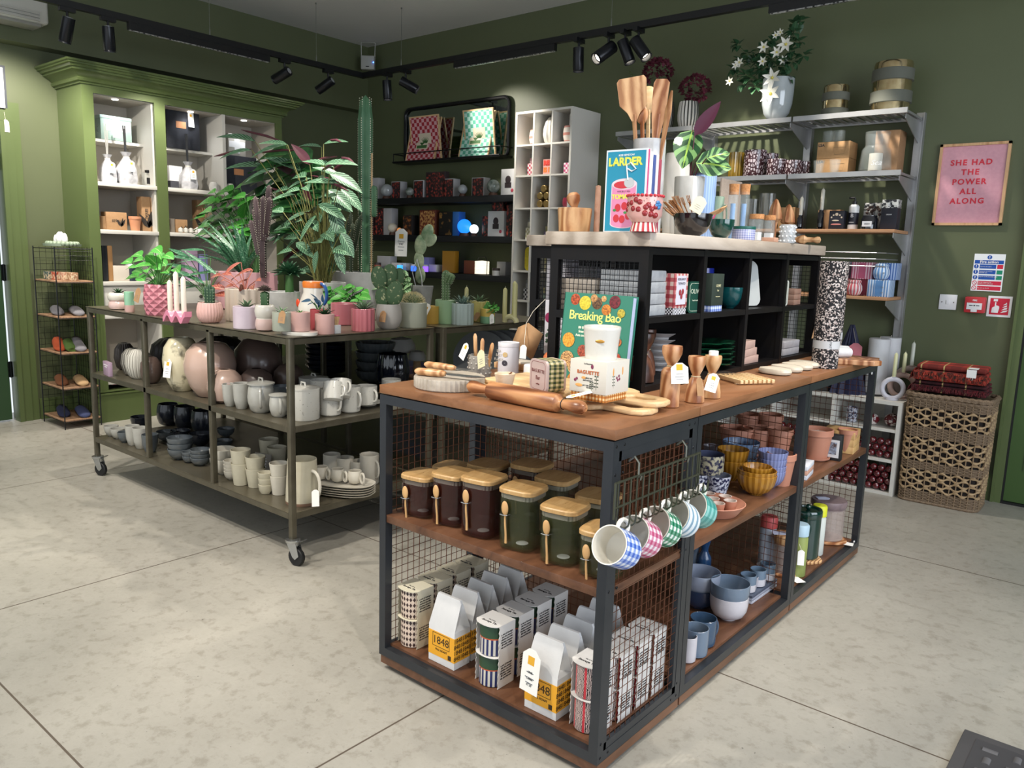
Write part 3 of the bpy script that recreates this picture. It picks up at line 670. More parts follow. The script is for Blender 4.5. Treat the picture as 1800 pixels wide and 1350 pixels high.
for a in ((-.725,.095,.125,AMB,'shortest amber jar at the left end of the front row, light on its lid'),(-.605,.105,.152,AMB,'second amber jar from the left in the front row'),(-.478,.095,.168,AMB,'rightmost amber jar of the front row, tall'),
          (-.335,.095,.168,GRN,'tall olive glass jar in the middle of the front row, spoon hung askew'),(-.195,.095,.150,GRN,'olive glass jar second from the right in the front row'),(-.07,.095,.118,GRN,'shortest olive glass jar at the right end of the front row'),
          (-.725,.225,.125,AMB,'short jar with a pale lid in the back row, at its left'),(-.60,.25,.152,AMB,'jar in the back row behind the second amber jar'),(-.47,.30,.168,AMB,'tall jar of the back row furthest from the camera'),(-.33,.24,.168,GRN,'olive jar of the back row behind the tallest green one'),(-.185,.235,.15,GRN,'olive jar of the back row nearest the right post')):
    jar(a[4]+', square with bamboo lid' if len(a[4].split())<12 else a[4],a[0],a[1],a[2],a[3])
# ---------------- coffee bags ----------------
BAGW=mat('#dcdcdc',.42,n=.3,h2='#cfcfd0',s=25,bump=.3);YEL=mat('#e9a72a',.55);INKB=mat('#3a2a12',.6)
def coffee(lab,x,y,tagged=False,rz=.0,sc=1,tilt=0):
    t=T('coffee_bag',lab,'coffee bag',(x,y,.084),rz,'white coffee bags with yellow 1848 labels')
    w,d,h=.053,.033,.205;b=MB()
    Q=lambda x_,y_,z_:b.V((x_,y_,z_))
    r0=[Q(-w,-d,0),Q(w,-d,0),Q(w,d,0),Q(-w,d,0)];r1=[Q(-w,-d,.115),Q(w,-d,.115),Q(w,d,.115),Q(-w,d,.115)]
    g0,g1=Q(-w+.004,0,.125),Q(w-.004,0,.125);tp=[Q(-w+.004,-.004,h-.01),Q(-w+.009,-.004,h),Q(w-.009,-.004,h),Q(w-.004,-.004,h-.01)];tb=[Q(-w+.004,.004,h-.01),Q(-w+.009,.004,h),Q(w-.009,.004,h),Q(w-.004,.004,h-.01)]
    b.F(r0[::-1]);b.F([r0[0],r0[1],r1[1],r1[0]]);b.F([r0[2],r0[3],r1[3],r1[2]]);b.F([r0[1],r0[2],r1[2],r1[1]]);b.F([r0[3],r0[0],r1[0],r1[3]])
    b.F([r1[0],r1[1],tp[3],tp[2],tp[1],tp[0]]);b.F([r1[3],r1[2],tb[3],tb[2],tb[1],tb[0]]);b.F(tp[:2]+tb[:2][::-1]);b.F([tp[1],tp[2],tb[2],tb[1]]);b.F([tp[2],tp[3],tb[3],tb[2]])
    g1.co.x-=.012;g0.co.x+=.012
    b.F([r1[1],r1[2],g1]);b.F([r1[2],tb[3],g1]);b.F([tb[3],tp[3],g1]);b.F([tp[3],r1[1],g1]);b.F([r1[0],r1[3],g0]);b.F([r1[3],tb[0],g0]);b.F([tb[0],tp[0],g0]);b.F([tp[0],r1[0],g0])
    b.build('bag',BAGW,t,sharp=25)
    lb=MB().box(-w-.0006,-d-.0006,.022,w+.0006,d+.0006,.098).build('label',YEL,t,label='yellow printed label band')
    text('1848',.034,INKB,lb,(-.002,-d-.001,.072));text('FULL ROAST',.0085,INKB,lb,(0,-d-.001,.043),bold=.0001)
    f=MB()
    for (a,c,e,g_)in ((-.036,.052,.034,.0532),(-.036,.0928,.034,.094),(-.036,.052,-.0348,.094),(.0328,.052,.034,.094)):f.box(a,-d-.0012,c,e,-d-.0007,g_)
    f.box(.028,-d-.0012,.025,.040,-d-.0007,.039);f.build('print',INKB,lb)
    for k in range(4):text('84818481' if k%2 else '18481848',.019,INKB,lb,(w+.001,0,.088-.018*k),rot=(pi/2,0,pi/2),sp=.95,ls=1)
    if tagged:
        g=swing(t,(-.016,-d-.02,.185),(radians(84),0,-.1),.064,.118);text('1848\n\nCoffee\n\n£7.20',.0085,INK,g,(0,-.08,.0013),rot=(0,0,0))
    return t
c1=coffee('front coffee bag of the left row, white with yellow 1848 label',-.582,.072)
for k,(x,y)in enumerate(((-.584,.146),(-.588,.218),(-.594,.290),(-.588,.360))):dup(c1,(x,y,.084),.03*(-1)**k,('second coffee bag from the front in the left row','middle coffee bag of the left row of five','fourth coffee bag from the front in the left row','coffee bag at the back of the left row, half hidden')[k])
c2=coffee('coffee bag in front of the right row with a white price tag',-.21,.072,True)
for k,(x,y)in enumerate(((-.212,.146),(-.216,.218),(-.221,.290),(-.224,.360))):dup(c1,(x,y,.084),.04*(-1)**k,('second coffee bag from the front in the right row','third coffee bag in the right row, only its white top seen','fourth coffee bag in the right row behind the corner post','coffee bag at the back of the right row')[k])
# ---------------- sleeved pairs of storage tins ----------------
CARD=mat('#d8d1bb',.7,n=.3,h2='#cfc8b0',s=40);CARDW=mat('#d9d6d2',.7)
def diamond(key,bg,fg,nu,nv,sz=.42):
    m,b,v,N,L=nodes(key,.35,coord='UV');s=N('SeparateXYZ',(v,));g=[]
    for i,n in ((0,nu),(1,nv)):
        f=N('Math',(N('Math',(s.outputs[i],n),operation='MULTIPLY').outputs[0],),operation='FRACT').outputs[0]
        g.append(N('Math',(N('Math',(f,.5),operation='SUBTRACT').outputs[0],),operation='ABSOLUTE').outputs[0])
    a=N('Math',(N('Math',(g[0],g[1]),operation='ADD').outputs[0],sz),operation='LESS_THAN').outputs[0]
    L(N('Mix',{0:a,6:C(bg),7:C(fg)},data_type='RGBA').outputs[2],b.inputs['Base Color']);return m
def banded(key,up,thin,lo1,lo2,n):
    m,b,v,N,L=nodes(key,.35,coord='UV');s=N('SeparateXYZ',(v,))
    f=N('Math',(N('Math',(s.outputs[0],n),operation='MULTIPLY').outputs[0],),operation='FRACT').outputs[0]
    st=N('Mix',{0:N('Math',(f,.5),operation='LESS_THAN').outputs[0],6:C(lo1),7:C(lo2)},data_type='RGBA').outputs[2]
    w_=N('Math',(N('Math',(N('Math',(s.outputs[1],70.),operation='MULTIPLY').outputs[0],),operation='SINE').outputs[0],.12),operation='MULTIPLY').outputs[0]
    hi=ramp(N,N('Math',(N('Math',(w_,.5),operation='ADD').outputs[0],),operation='MULTIPLY').outputs[0],[(0,up),(1,up)])
    c_=N('Mix',{0:N('Math',(s.outputs[1],.57),operation='GREATER_THAN').outputs[0],6:st,7:C(up)},data_type='RGBA').outputs[2]
    q=N('Math',(N('Math',(N('Math',(s.outputs[1],.56),operation='SUBTRACT').outputs[0],),operation='ABSOLUTE').outputs[0],.02),operation='LESS_THAN').outputs[0]
    L(N('Mix',{0:q,6:c_,7:C(thin)},data_type='RGBA').outputs[2],b.inputs['Base Color']);return m
def squiggle(key,bg,c1_,c2_):
    m,b,v,N,L=nodes(key,.35,coord='UV')
    w_=N('TexWave',{'Vector':mapping(N,v,(10,4,1)),'Scale':2.2,'Distortion':9.,'Detail':1.}).outputs[1]
    s=N('SeparateXYZ',(v,));f=N('Math',(N('Math',(s.outputs[0],7.),operation='MULTIPLY').outputs[0],),operation='FRACT').outputs[0]
    c_=N('Mix',{0:N('Math',(w_,.55),operation='LESS_THAN').outputs[0],6:C(bg),7:C(c1_)},data_type='RGBA').outputs[2]
    q=N('Math',(N('Math',(N('Math',(f,.5),operation='SUBTRACT').outputs[0],),operation='ABSOLUTE').outputs[0],.09),operation='LESS_THAN').outputs[0]
    L(N('Mix',{0:q,6:c_,7:C(c2_)},data_type='RGBA').outputs[2],b.inputs['Base Color']);return m
TIN=[diamond('harlequin','#cbb8a8','#35201f',22,5),banded('greentin','#26432c','#b5532f','#c9c5bb','#222a5c',18),squiggle('pinktin','#d9c3bd','#2b2022','#c8333f')]
def tins(lab,x,y,k,grp,cm,n_sides=True):
    t=T('storage_tin_pair',lab,'storage tins',(x,y,.084),0,grp);w,h=.0425,.187;top=MB()
    for z in (0,.0935):MB().lathe([(w-.004,z+.001),(w-.003,z+.002),(w-.003,z+.088),(w-.004,z+.09)],30).build('tin',TIN[k],t)
    poly=[(-w,w)]+[(-w,-w*.55)]+[(-w*cos(pi*i/10),-w*.55-w*.52*sin(pi*i/10))for i in range(11)]+[(w,-w*.55),(w,w)]
    top.prism(poly,h-.002,h);top.prism(poly,.092,.093)
    for s_ in (-1,1):
        n=20;pts=[]
        for i in range(n+1):pts.append((-w*.62+(.002 if i%2 else -.0015),h*i/n))
        top.m=Matrix.Translation((s_*w-.0006,0,0))@Matrix(((0,0,1,0),(1,0,0,0),(0,1,0,0),(0,0,0,1)));top.prism([(w,0)]+pts+[(w,h)],0,.0012);top.m=Matrix()
    top.box(-w,w-.001,0,w,w,h);sl=top.build('card_sleeve',cm,t)
    text('Set of two',.0058,INK,sl,(0,-.008,h+.0003),rot=(0,0,0));text('Storage Tin',.0115,INK,sl,(0,-.020,h+.0003),rot=(0,0,0),bold=.0002)
    lines='a set of storage\ntins for pantry\nshelves and the\nkitchen counter\nfill with coffee\ntea and biscuits'
    for z in (.14,.047):text(lines,.0078,INK,sl,(w+.0012,.006,z),rot=(pi/2,0,pi/2),shear=.4)
    return t
G1,G2,G3='storage tins with brown harlequin pattern','storage tins with green band and blue stripes','pink and black patterned storage tins'
a=tins('front pair of brown harlequin tins, left end of the bottom shelf',-.742,.077,0,G1,CARD)
for k,y in enumerate((.166,.255,.343)):dup(a,(-.747-.003*k,y,.084),None,('second pair of brown harlequin tins behind the front one','third pair of brown harlequin tins from the front','rearmost pair of brown harlequin tins')[k])
a=tins('front pair of green and blue striped tins between the coffee bags',-.412,.077,1,G2,CARDW)
for k,y in enumerate((.166,.255,.343)):dup(a,(-.415-.003*k,y,.084),None,('second pair of green and blue tins behind the front one','third pair of green and blue tins from the front','rearmost pair of green and blue tins, low in shade')[k])
a=tins('front pair of pink and black tins beside the corner post',-.082,.082,2,G3,CARDW)
for k,y in enumerate((.169,.256,.343)):dup(a,(-.075,y,.084),None,('second pair of pink and black tins behind the mesh','third pair of pink and black tins behind the mesh','rearmost pair of pink and black tins behind the mesh')[k])
# ---------------- hanging rail and mugs ----------------
OLM=mat('#5d5f50',.35,.8)
t=T('mug_rail','olive metal rail of hooks hung on the wire mesh at the island corner','hook rail',(.03,-.03,.73))
b=MB();b.tube([(0,0,.055),(0,.415,.055)],.003,6).tube([(0,0,-.004),(0,.415,-.004)],.003,6)
b.tube([(0,0,.055),(0,0,-.03)],.003,6).tube([(0,.415,.055),(0,.415,-.03)],.003,6);b.build('rail',OLM,t)
for k in range(15):
    y=.012+k*.028;P=[(0,y,.055),(0,y,-.03)]+[(.017-.017*cos(a_*pi/6),y,-.032-.017*sin(a_*pi/6))for a_ in range(7)]+[(.035,y,-.012)]
    MB().tube(P,.0022,6).build('hook',OLM,t)
for y in (.1,.335):MB().tube([(-.028,y,.085),(-.012,y,.098),(0,y,.085),(0,y,.05),(.006,y,.046),(.008,y,.056)],.003,6).build('s_hook',mat('#8d8f86',.3,.9),t)
MUGI=mat('#dedad0',.12,coat=.5)
MUGS=[(gingham('gh1','#dfe3ee','#8aa2d8','#3f63bd',14,4.2),'hanging mug in blue gingham, nearest the camera'),(gingham('gh2','#eadfe4','#d08ba6','#b84a72',14,4.2),'hanging mug in pink gingham, second along the rail'),
        (gingham('gh3','#e4ece6','#5f9d82','#0f6b48',14,4.2),'hanging mug in green gingham, middle of the five'),(stripes('gh4','#7f9fb4','#dfe6ea',3.2,.42,axis=1),'hanging mug with grey blue hoops, fourth along the rail'),
        (gingham('gh5','#8cc9c4','#5aa79f','#3b8f8a',5,3.2),'hanging mug washed in turquoise, furthest along the rail')]
for k,(m_,lab)in enumerate(MUGS):
    y=-.008+k*.097;hk=Vector((.048,y,.697));r,h=.0455,.078
    R_=Euler((0,0,0)).to_matrix().to_4x4()
    ax=Vector((-.02,-.86,.42)).normalized();up=(Vector((0,0,1))-ax*ax.z).normalized();sd=up.cross(ax).normalized()
    m4=Matrix((up,ax.cross(up),ax)).transposed().to_4x4()  # local x = towards the hook, z = mouth
    b=vmb(r,h,'mug',.0028,40,True);o=b.build('mug',[m_,MUGI]);tag(o,lab,'mug','patterned mugs hung on the rail')
    loc=hk-(m4@Vector((r+.019,0,h*.52)));m4.translation=loc;o.matrix_world=m4
    handle_mb(r*.98,h*.24,h*.84,.024,.0052,0).build('handle',MUGI,o,label='plain white handle')
# ---------------- things on the island top ----------------
ZT=.9005
def cbx(name,lab,cat,A,Lp,Rp,z,h,m,group=None,bv=.0015,empty=False,depth=None):
    """a box whose near, left and right bottom corners show at the pixels A, Lp, Rp"""
    a,l=at(*A,'z',z),at(*Lp,'z',z);w=(a-l).length;u=(a-l).normalized();v=Vector((-u.y,u.x,0))
    d=depth or abs((at(*Rp,'z',z)-a).dot(v));c_=l+(a-l)/2+v*d/2;rz=atan2(u.y,u.x)
    if empty:return T(name,lab,cat,c_,rz,group),w,d
    o=box(name,lab,cat,c_,w,d,h,m,rz,group,bv);return o,w,d
STONE=mat('#b3aa9e',.55,n=.25,h2='#8f8578',s=35,bump=.3);CERW=mat('#d9d6cf',.18,coat=.4,n=.3,h2='#cfcbc2',s=20,bump=.15)
# ribbed stone board with two knives
p,r,k=pl(785,691,ZT,124)
V('ribbed_board','round ribbed stone board at the left end of the island top, carrying knives','board',p,r,.034,'disc',STONE,solid=True,ribs=48,rib=.012,n=144)
def knife(lab,a,b_,c_,z,hr):
    a,b_,c_=at(*a,'z',z),at(*b_,'z',z),at(*c_,'z',z);t=T('knife',lab,'knife',a);u=(b_-a);L1=u.length;u.normalize();rz=atan2(u.y,u.x);t.rotation_euler=(0,0,rz)
    MB().tube([(0,0,0),(.01,0,0),(L1*.5,0,0),(L1*.9,0,0),(L1,0,0)],[hr*.5,hr*.95,hr,hr*.85,hr*.6],10).build('handle',OLV,t)
    L2=(c_-b_).length;b=MB();b.m=Matrix.Translation((L1,0,-.001))@Matrix.Rotation(.25,4,'X');b.prism([(0,-.004),(.012,-.009),(L2*.7,-.011),(L2,0),(L2*.8,.006),(0,.004)],0,.0016);b.build('blade',mat('#c8c8c8',.2,.95),t)
knife('small knife with a rounded olive wood handle, lying on top of the other',(747,640),(800,647),(838,648),.948+.008,.0105)
knife('longer knife with a pale wooden handle lying along the ribbed board',(730,652),(783,657),(846,652),.937+.01,.0115)
# dotted pot with olive wood sticks
p,r,k=pl(842,684,ZT,46)
p=at(842,668,'z',ZT)
o=V('dotted_pot','grey stoneware pot with raised dots holding olive wood spreaders','pot',p,.036,.078,'cyl',mat('#8f8b85',.5),t=.004)
b=MB()
for j in range(5):
    for i in range(14):a=2*pi*(i+.5*(j%2))/14;b.ball((.0355*cos(a),.0355*sin(a),.01+.015*j),.0042,6,(.8,.8,.8))
b.build('raised_dots',mat('#a8a49d',.5),o)
for q,(dx,dy,hx,hy,lab)in enumerate(((-.012,0,-.012,-.01,'leftmost olive wood spreader in the dotted pot'),(.01,-.005,.022,-.012,'middle olive wood spreader in the dotted pot'),(.02,.01,.052,.0,'rightmost olive wood spreader in the dotted pot, lowest'))):
    b=MB();top=Vector((hx,hy,.145-.012*q));b.tube([(dx,dy,.008),Vector((dx,dy,.008)).lerp(top,.5),Vector((dx,dy,.008)).lerp(top,.93),top],[.0045,.0055,.0062,.003],8)
    o2=b.build('wooden_spreader',OLV);o2.location=p;tag(o2,lab,'utensil','spreaders in the dotted pot')
swing(o,(-.02,-.035,.115),(radians(75),.3,-.35),.034,.052);swing(o,(.035,-.035,.1),(radians(80),-.4,-.2),.038,.055,mat('#cfcbaa',.7))
# salt tub, wooden bowl
p=at(893,655,'z',ZT);t=T('salt_tub','white cardboard salt tub behind the small wooden bowl','tub',p)
MB().lathe([(.034,0),(.035,.002),(.035,.098)],36).build('tub_body',mat('#dcdbe2',.5),t);MB().lathe([(.0355,.088),(.036,.089),(.036,.102),(.034,.1025),(.034,.1),(.001,.1)],36,capb=False,capt=False).build('lid',mat('#e6e5ea',.45),t)
for s_,z in (('SEA',.074),('SALT',.06),('FLAKES',.046)):text(s_,.012,mat('#b9b2a6',.6),t,(-.012,-.0352,z),rot=(pi/2,0,0))
b=MB();b.m=Matrix.Translation((.013,-.0335,.064))@Matrix.Rotation(.38,4,'Z')@Matrix.Rotation(pi/2,4,'X');b.lathe([(.001,0),(.0085,0)],20,capb=False,capt=False);b.build('seal_mark',mat('#c6ab7c',.5),t)
b=MB();b.m=Matrix.Translation((.012,-.0335,.036))@Matrix.Rotation(.38,4,'Z')@Matrix.Rotation(pi/2,4,'X');b.lathe([(.001,0),(.0095,0)],20,capb=False,capt=False);b.build('seal_mark',mat('#3d3a44',.5),t)
ZB=.932
# paddle boards
def paddle(lab,x0,z,dx=0,dy=0,rz=-.1):
    t=T('serving_board',lab,'board',(x0+dx,.255+dy,z),rz);b=MB();W2=.105
    out=[(-.25,-W2),(-.26,-W2+.012),(-.26,W2-.012),(-.25,W2),(.13,W2),(.165,W2-.02),(.18,.055),(.27,.05),(.292,.034),(.3,0),(.292,-.034),(.27,-.05),(.18,-.055),(.165,-W2+.02),(.13,-W2)]
    inn=[(.19,-.02),(.25,-.022),(.262,-.012),(.265,0),(.262,.012),(.25,.022),(.19,.02),(.18,0)]
    # ring made of two strips so that the handle is open
    zt_=.015;f=[]
    vb=[b.V((x,y,0))for x,y in out];vt=[b.V((x,y,zt_))for x,y in out];ib=[b.V((x,y,0))for x,y in inn];it=[b.V((x,y,zt_))for x,y in inn]
    for i in range(len(out)):b.F([vb[i],vb[(i+1)%len(out)],vt[(i+1)%len(out)],vt[i]])
    for i in range(len(inn)):b.F([ib[i],it[i],it[(i+1)%len(inn)],ib[(i+1)%len(inn)]])
    for o_,n_ in ((vb,ib),(vt,it)):
        es=[]
        for L_ in (o_,n_):
            for i in range(len(L_)):
                e=b.bm.edges.get((L_[i],L_[(i+1)%len(L_)]));es.append(e)
        bmesh.ops.triangle_fill(b.bm,use_beauty=True,edges=es)
    o=b.build('board',BEECH,t);md=o.modifiers.new('bevel','BEVEL');md.width=.005;md.segments=3;md.limit_method='ANGLE';md.angle_limit=radians(50)
    return t
paddle('lower beech serving board with a looped handle, under the rolling pin',-.325,ZT,.0,-.005)
paddle('upper beech serving board with a looped handle, carrying the gift box',-.318,ZT+.0155,0,.028,-.04)
# tin, bowl on the boards
p=at(887,679,'z',ZB);t=T('wooden_bowl','small pale wooden bowl with a tiny spoon, on the serving boards','bowl',p)
vmb(.029,.036,'tap',.004).build('bowl_body',wood('palebowl','#c3a88b','#d8c3a8','#e0cdb4',(8,8,20),.5,.8,5,amt=.3),t)
MB().ball((.004,.0,.026),.008,6,(1.2,1,.4)).tube([(.006,0,.027),(.03,-.008,.043)],.0022,6).build('wooden_spoon',mat('#7b5236',.5),t)
def tin_box(lab,p,w,h,d,rz,face,side,lines,col_,z0=0):
    t=T('tin',lab,'tin',p,rz);b=MB();b.m=Matrix.Translation((0,0,h/2))@Matrix.Rotation(pi/2,4,'X');b.prism(rrect(w/2,h/2,w*.2),-d/2+.006,d/2-.006);b.build('tin_body',side,t)
    b=MB();b.m=Matrix.Translation((0,0,h/2))@Matrix.Rotation(pi/2,4,'X');b.prism(rrect(w/2+.0015,h/2+.0,w*.2),d/2-.008,d/2);b.prism(rrect(w/2+.0015,h/2+.0,w*.2),-d/2,-d/2+.006);lid=b.build('lid',face,t)
    b=MB();b.m=Matrix.Translation((0,0,h/2))@Matrix.Rotation(pi/2,4,'X');pts=rrect(w/2-.006,h/2-.006,w*.15);b.tube([(x,y,d/2)for x,y in pts],.0008,4,close=True);b.build('printed_border',col_,lid)
    for s_,z,sz in lines:text(s_,sz,col_,lid,(0,-d/2-.0006,h/2+z),bold=.0001)
    return t
PINKT=mat('#c7b1ad',.35,.2)
tin_box('rounded pink tin printed BAGUETTE with green and orange checked sides',at(952,690,'z',ZB)+Vector((-.008,.035,0)),.082,.086,.062,-.35,PINKT,gingham('tinside','#d8c9a4','#8a8a5c','#2c3d30',80,60,.5,.35),(('BAGUETTE',.012,.013),('Bar',-.006,.016),('cutlery',-.022,.006)),mat('#7a4b48',.5))
# rolling pin
a,b_=at(818,694,'z',ZT),at(1030,738,'z',ZT);a.z=b_.z=ZT+.0245
a+=Vector((0,.012,0));b_+=Vector((-.012,.015,0.0));u=b_-a;Lr=u.length;t=T('rolling_pin','olive wood rolling pin lying across the front of the island top','rolling pin',a,atan2(u.y,u.x))
b=MB();b.m=Matrix.Rotation(pi/2,4,'Y');b.lathe([(.001,0),(.010,.002),(.0165,.012),(.017,.03),(.0125,.06),(.012,.078),(.0235,.088),(.0245,.10),(.0245,Lr-.10),(.0235,Lr-.088),(.0135,Lr-.08),(.0125,Lr-.06),(.017,Lr-.03),(.0165,Lr-.012),(.010,Lr-.002),(.001,Lr)],32,capb=False,capt=False);b.build('pin',OLVD,t)
b=MB();b.m=Matrix.Translation((Lr-.07,0,0))@Matrix.Rotation(pi/2,4,'Y');b.tube([(.0138*cos(i*pi/8),.0138*sin(i*pi/8),0)for i in range(16)],.0012,5,close=True);b.build('cord',mat('#2a2320',.7),t)
g=swing(t,(Lr-.066,.004,.0165),(radians(-14),0,2.44),.03,.065)
# gift box and jar
w,d=.11,.108;t=T('gift_box','square cream gift box printed BAGUETTE with a gingham base, on the boards','box',at(1064,710,'z',ZB)+Vector((-w/2-.002,d/2,0)),.02)
CR_=mat('#cfcabf',.6);bh=.103
MB().c(0,0,0,w*.95,d*.95,.03,.001).build('box_base',gingham('ging','#e6cfa0','#c8843c','#9c5a22',100,90,.5,.6),t)
lid=MB().c(0,0,.02,w,d,bh-.02,.001).build('box_lid',CR_,t)
DOR=mat('#b5602f',.6);text('BAGUETTE',.0125,DOR,lid,(0,-d/2-.0006,.072),bold=.0004,sp=1.1)
text('Le Gourmet',.005,INK,lid,(0,-d/2-.0006,.094));text('cutlery set\nand scented',.006,INK,lid,(0,-d/2-.0006,.055),shear=.3);text('LET THE CANDLE\nGLOW',.0048,INK,lid,(.004,-d/2-.0006,.036))
def sprig(b,x,z,h,n=4,w=.006,lean=.3):
    b.box(x-.0004,0,z,x+.0004,.0005,z+h)
    for i in range(n):
        for s_ in (-1,1):b.ball((x+s_*w*.6,0,z+h*(i+1)/n),w*.45,4,(1,.08,.6))
for (c_,its)in (('#3f4a38',((.026,.03,.035),(.012,.028,.02))),):
    b=MB();b.m=Matrix.Translation((0,-d/2-.0006,0))
    for x,z,h in its:sprig(b,x,z,h)
    b.m=Matrix.Translation((w/2+.0001,0,0))@Matrix.Rotation(pi/2,4,'Z')
    sprig(b,-.02,.035,.03);b.build('printed_herbs',mat(c_,.6),lid)
b=MB();b.m=Matrix.Translation((0,-d/2-.0006,0));b.ball((-.038,0,.05),.004,5,(1,.1,1)).ball((-.033,0,.054),.0035,5,(1,.1,1)).ball((.012,0,.088),.006,5,(.7,.1,1));b.m=Matrix.Translation((w/2+.0001,0,0))@Matrix.Rotation(pi/2,4,'Z')
for x,z in ((-.005,.06),(.005,.064),(.0,.054),(.008,.056)):b.ball((x,0,z),.004,5,(1,.1,1))
b.build('printed_fruit',mat('#7c3150',.6),lid)
b=MB();b.m=Matrix.Translation((0,-d/2-.0006,0));b.ball((-.026,0,.038),.011,6,(1,.06,.4)).ball((-.012,0,.058),.007,6,(1,.06,.5));b.m=Matrix.Translation((w/2+.0001,0,0))@Matrix.Rotation(pi/2,4,'Z');b.ball((-.022,0,.076),.009,6,(.35,.06,1.2)).ball((.022,0,.076),.009,6,(.35,.06,1.2));b.build('printed_bread',mat('#d79a55',.6),lid)
p=t.location+Vector((-.002,.006,bh));t2=T('ceramic_pot','white handmade ceramic pot with a golden bread motif, on the gift box','pot',p,.2)
MB().lathe([(.04,0),(.041,.004),(.0435,.04),(.0475,.074),(.0485,.079),(.047,.083),(.045,.079),(.039,.01),(.001,.008)],44,capt=False,ribs=5,rib=.008).build('pot_body',CERW,t2)
MB().ball((.012,-.0435,.048),.0135,10,(1,.16,.32)).build('bread_motif',mat('#b98b3e',.3,.4),t2)
# the green cookbook leaning on the bookcase
yb=.402;pL,pR=at(979,668,'y',yb),at(1090,690,'y',yb);bw=(col(1094,'y',yb,ZT)[0]-col(977,'y',yb,ZT)[0]).length;bhh=.285
t=T('cookbook','large green hardback titled Breaking Bao leaning on the black bookcase','book',col(977,'y',yb,ZT)[0]+Vector((bw/2,0,0)),0);t.rotation_euler=(radians(-6),0,0)
GB=mat('#2f7a66',.4)
MB().box(-bw/2,-.0,0,bw/2,.003,bhh).box(-bw/2,.028,0,bw/2,.031,bhh).box(-bw/2,0,0,-bw/2+.003,.031,bhh).build('cover',GB,t);MB().box(-bw/2+.003,.003,.004,bw/2-.005,.028,bhh-.004).build('pages',mat('#aab2cc',.7),t,label='pale blue page edges')
text('Breaking Bao',.038,mat('#dfe07a',.5),t,(-.004,-.0006,bhh*.765),bold=.0004,sp=.92)
text('88 Bakes and\nSnacks from\nAsia and Beyond',.0105,mat('#e6ecd8',.5),t,(-.03,-.0006,bhh*.6),ls=1.1,bold=.0002)
BUNS=[(-.078,.93,.017,'#c2542a','#6f2a14'),(-.042,.90,.014,'#d7c93e','#b8a62a'),(.0,.905,.018,'#7b5a38','#3a2416'),(-.012,.985,.012,'#c99a62','#8a5c34'),(.022,.955,.009,'#d6b07a','#a5743f'),(.060,.935,.019,'#7a2430','#46121a'),
        (.034,.845,.016,'#d98a35','#8d4c18'),(.085,.82,.013,'#c4b545','#8f7f24'),(-.087,.50,.022,'#e0a63a','#b5761e'),(-.033,.40,.0185,'#b0553c','#6a2a1c'),(.083,.36,.0175,'#c04a26','#7a2412'),(.085,.53,.012,'#c9743c','#6f3418'),(-.085,.30,.024,'#d9b073','#5c2a18'),(-.06,.22,.02,'#e2b87c','#4c2016'),(-.055,.09,.022,'#d98d38','#8a4f1a'),(.03,.1,.02,'#d98d38','#8a4f1a')]
sc_=bw/.235
for q,(x,z,r,c1_,c2_)in enumerate(BUNS):
    b=MB();rx,rz2=(r*1.5,r*.75)if q==1 else (r,r)
    b.m=Matrix.Translation((x*sc_,-.0002-.0002*q,min(z*bhh,bhh-rz2-.001)))@Matrix.Rotation(.5 if q==1 else 0,4,'Y')@Matrix.Rotation(pi/2,4,'X');b.lathe([(.0005,.0004),(rx*.8,.0004),(rx,0)],20,capt=False,capb=False,ex=1)
    o=b.build('printed_bun',mat(c1_,.6,n=.12,h2=c2_,s=160+10*q),t)
# orange ball and patterned card behind
p=at(966,640,'z',ZT);tag(MB().ball((0,0,.022),.024,14).build('orange_ball',mat('#e07f4f',.45)),'smooth orange ball half hidden by the green cookbook','ball').location=p
t=T('tea_towel','white tea towel printed with beetroot and leaves, hanging behind the green book','tea towel',(col(966,'y',.8,ZT)[0].x,.8,ZT))
MB().box(-.03,0,.03,.05,.006,.23,.002).build('cloth',mat('#d5d3da',.8),t)
b=MB();b.ball((-.012,-.001,.165),.016,8,(1,.1,1.15));b.build('printed_beetroot',mat('#8f1f50',.7),t)
b=MB()
for k in range(16):b.ball((-.02+random.random()*.03,-.001,.07+random.random()*.06),.006,5,(1,.1,.7))
b.build('printed_leaves',mat('#3f5a46',.7),t)
# folded kraft booklet hung by a string
p=col(925,'y',.70,1.0)[0];t=T('kraft_booklet','folded brown kraft booklet hanging by a string at the corner of the second bookcase','tag',p)
b=MB();b.m=Matrix.Rotation(.15,4,'Y')
for s_,c_ in ((-1,.5),(1,.8)):b.F([b.V((0,0,.05)),b.V((s_*.055,.03*c_,.02)),b.V((s_*.055-.03,.03*c_,-.085)),b.V((-.03,0,-.055))]);
o=b.build('booklet',KRAFT,t);md=o.modifiers.new('solid','SOLIDIFY');md.thickness=.0015
MB().tube([(0,0,.05),(.012,.02,.09),(.035,.06,.135)],.0012,5).tube([(0,-.002,.05),(.0,-.01,-.03)],.0012,5).build('string',STR,t);swing(t,(.0,-.012,-.03),(radians(85),0,0),.03,.05,logo=False)
# wooden block with cards, on the left of the bookcase
o,w,d=cbx('wooden_block','thick oak block on the left edge of the island top behind the salt tub','block',(955,656),(868,646),(975,648),ZT,.02,OLV,depth=.1)
box('place_cards','pale stack of cards on the oak block','cards',o.location+Vector((.0,.0,.0205)),.1,.07,.006,mat('#d9cfc0',.7),.1)
p=at(926,672,'z',ZT);tag(MB().c(0,0,.0,.05,.045,.055,.008).build('white_box',mat('#d5d6da',.4)),'small white box behind the pink tin','box').location=p+Vector((0,.03,0))
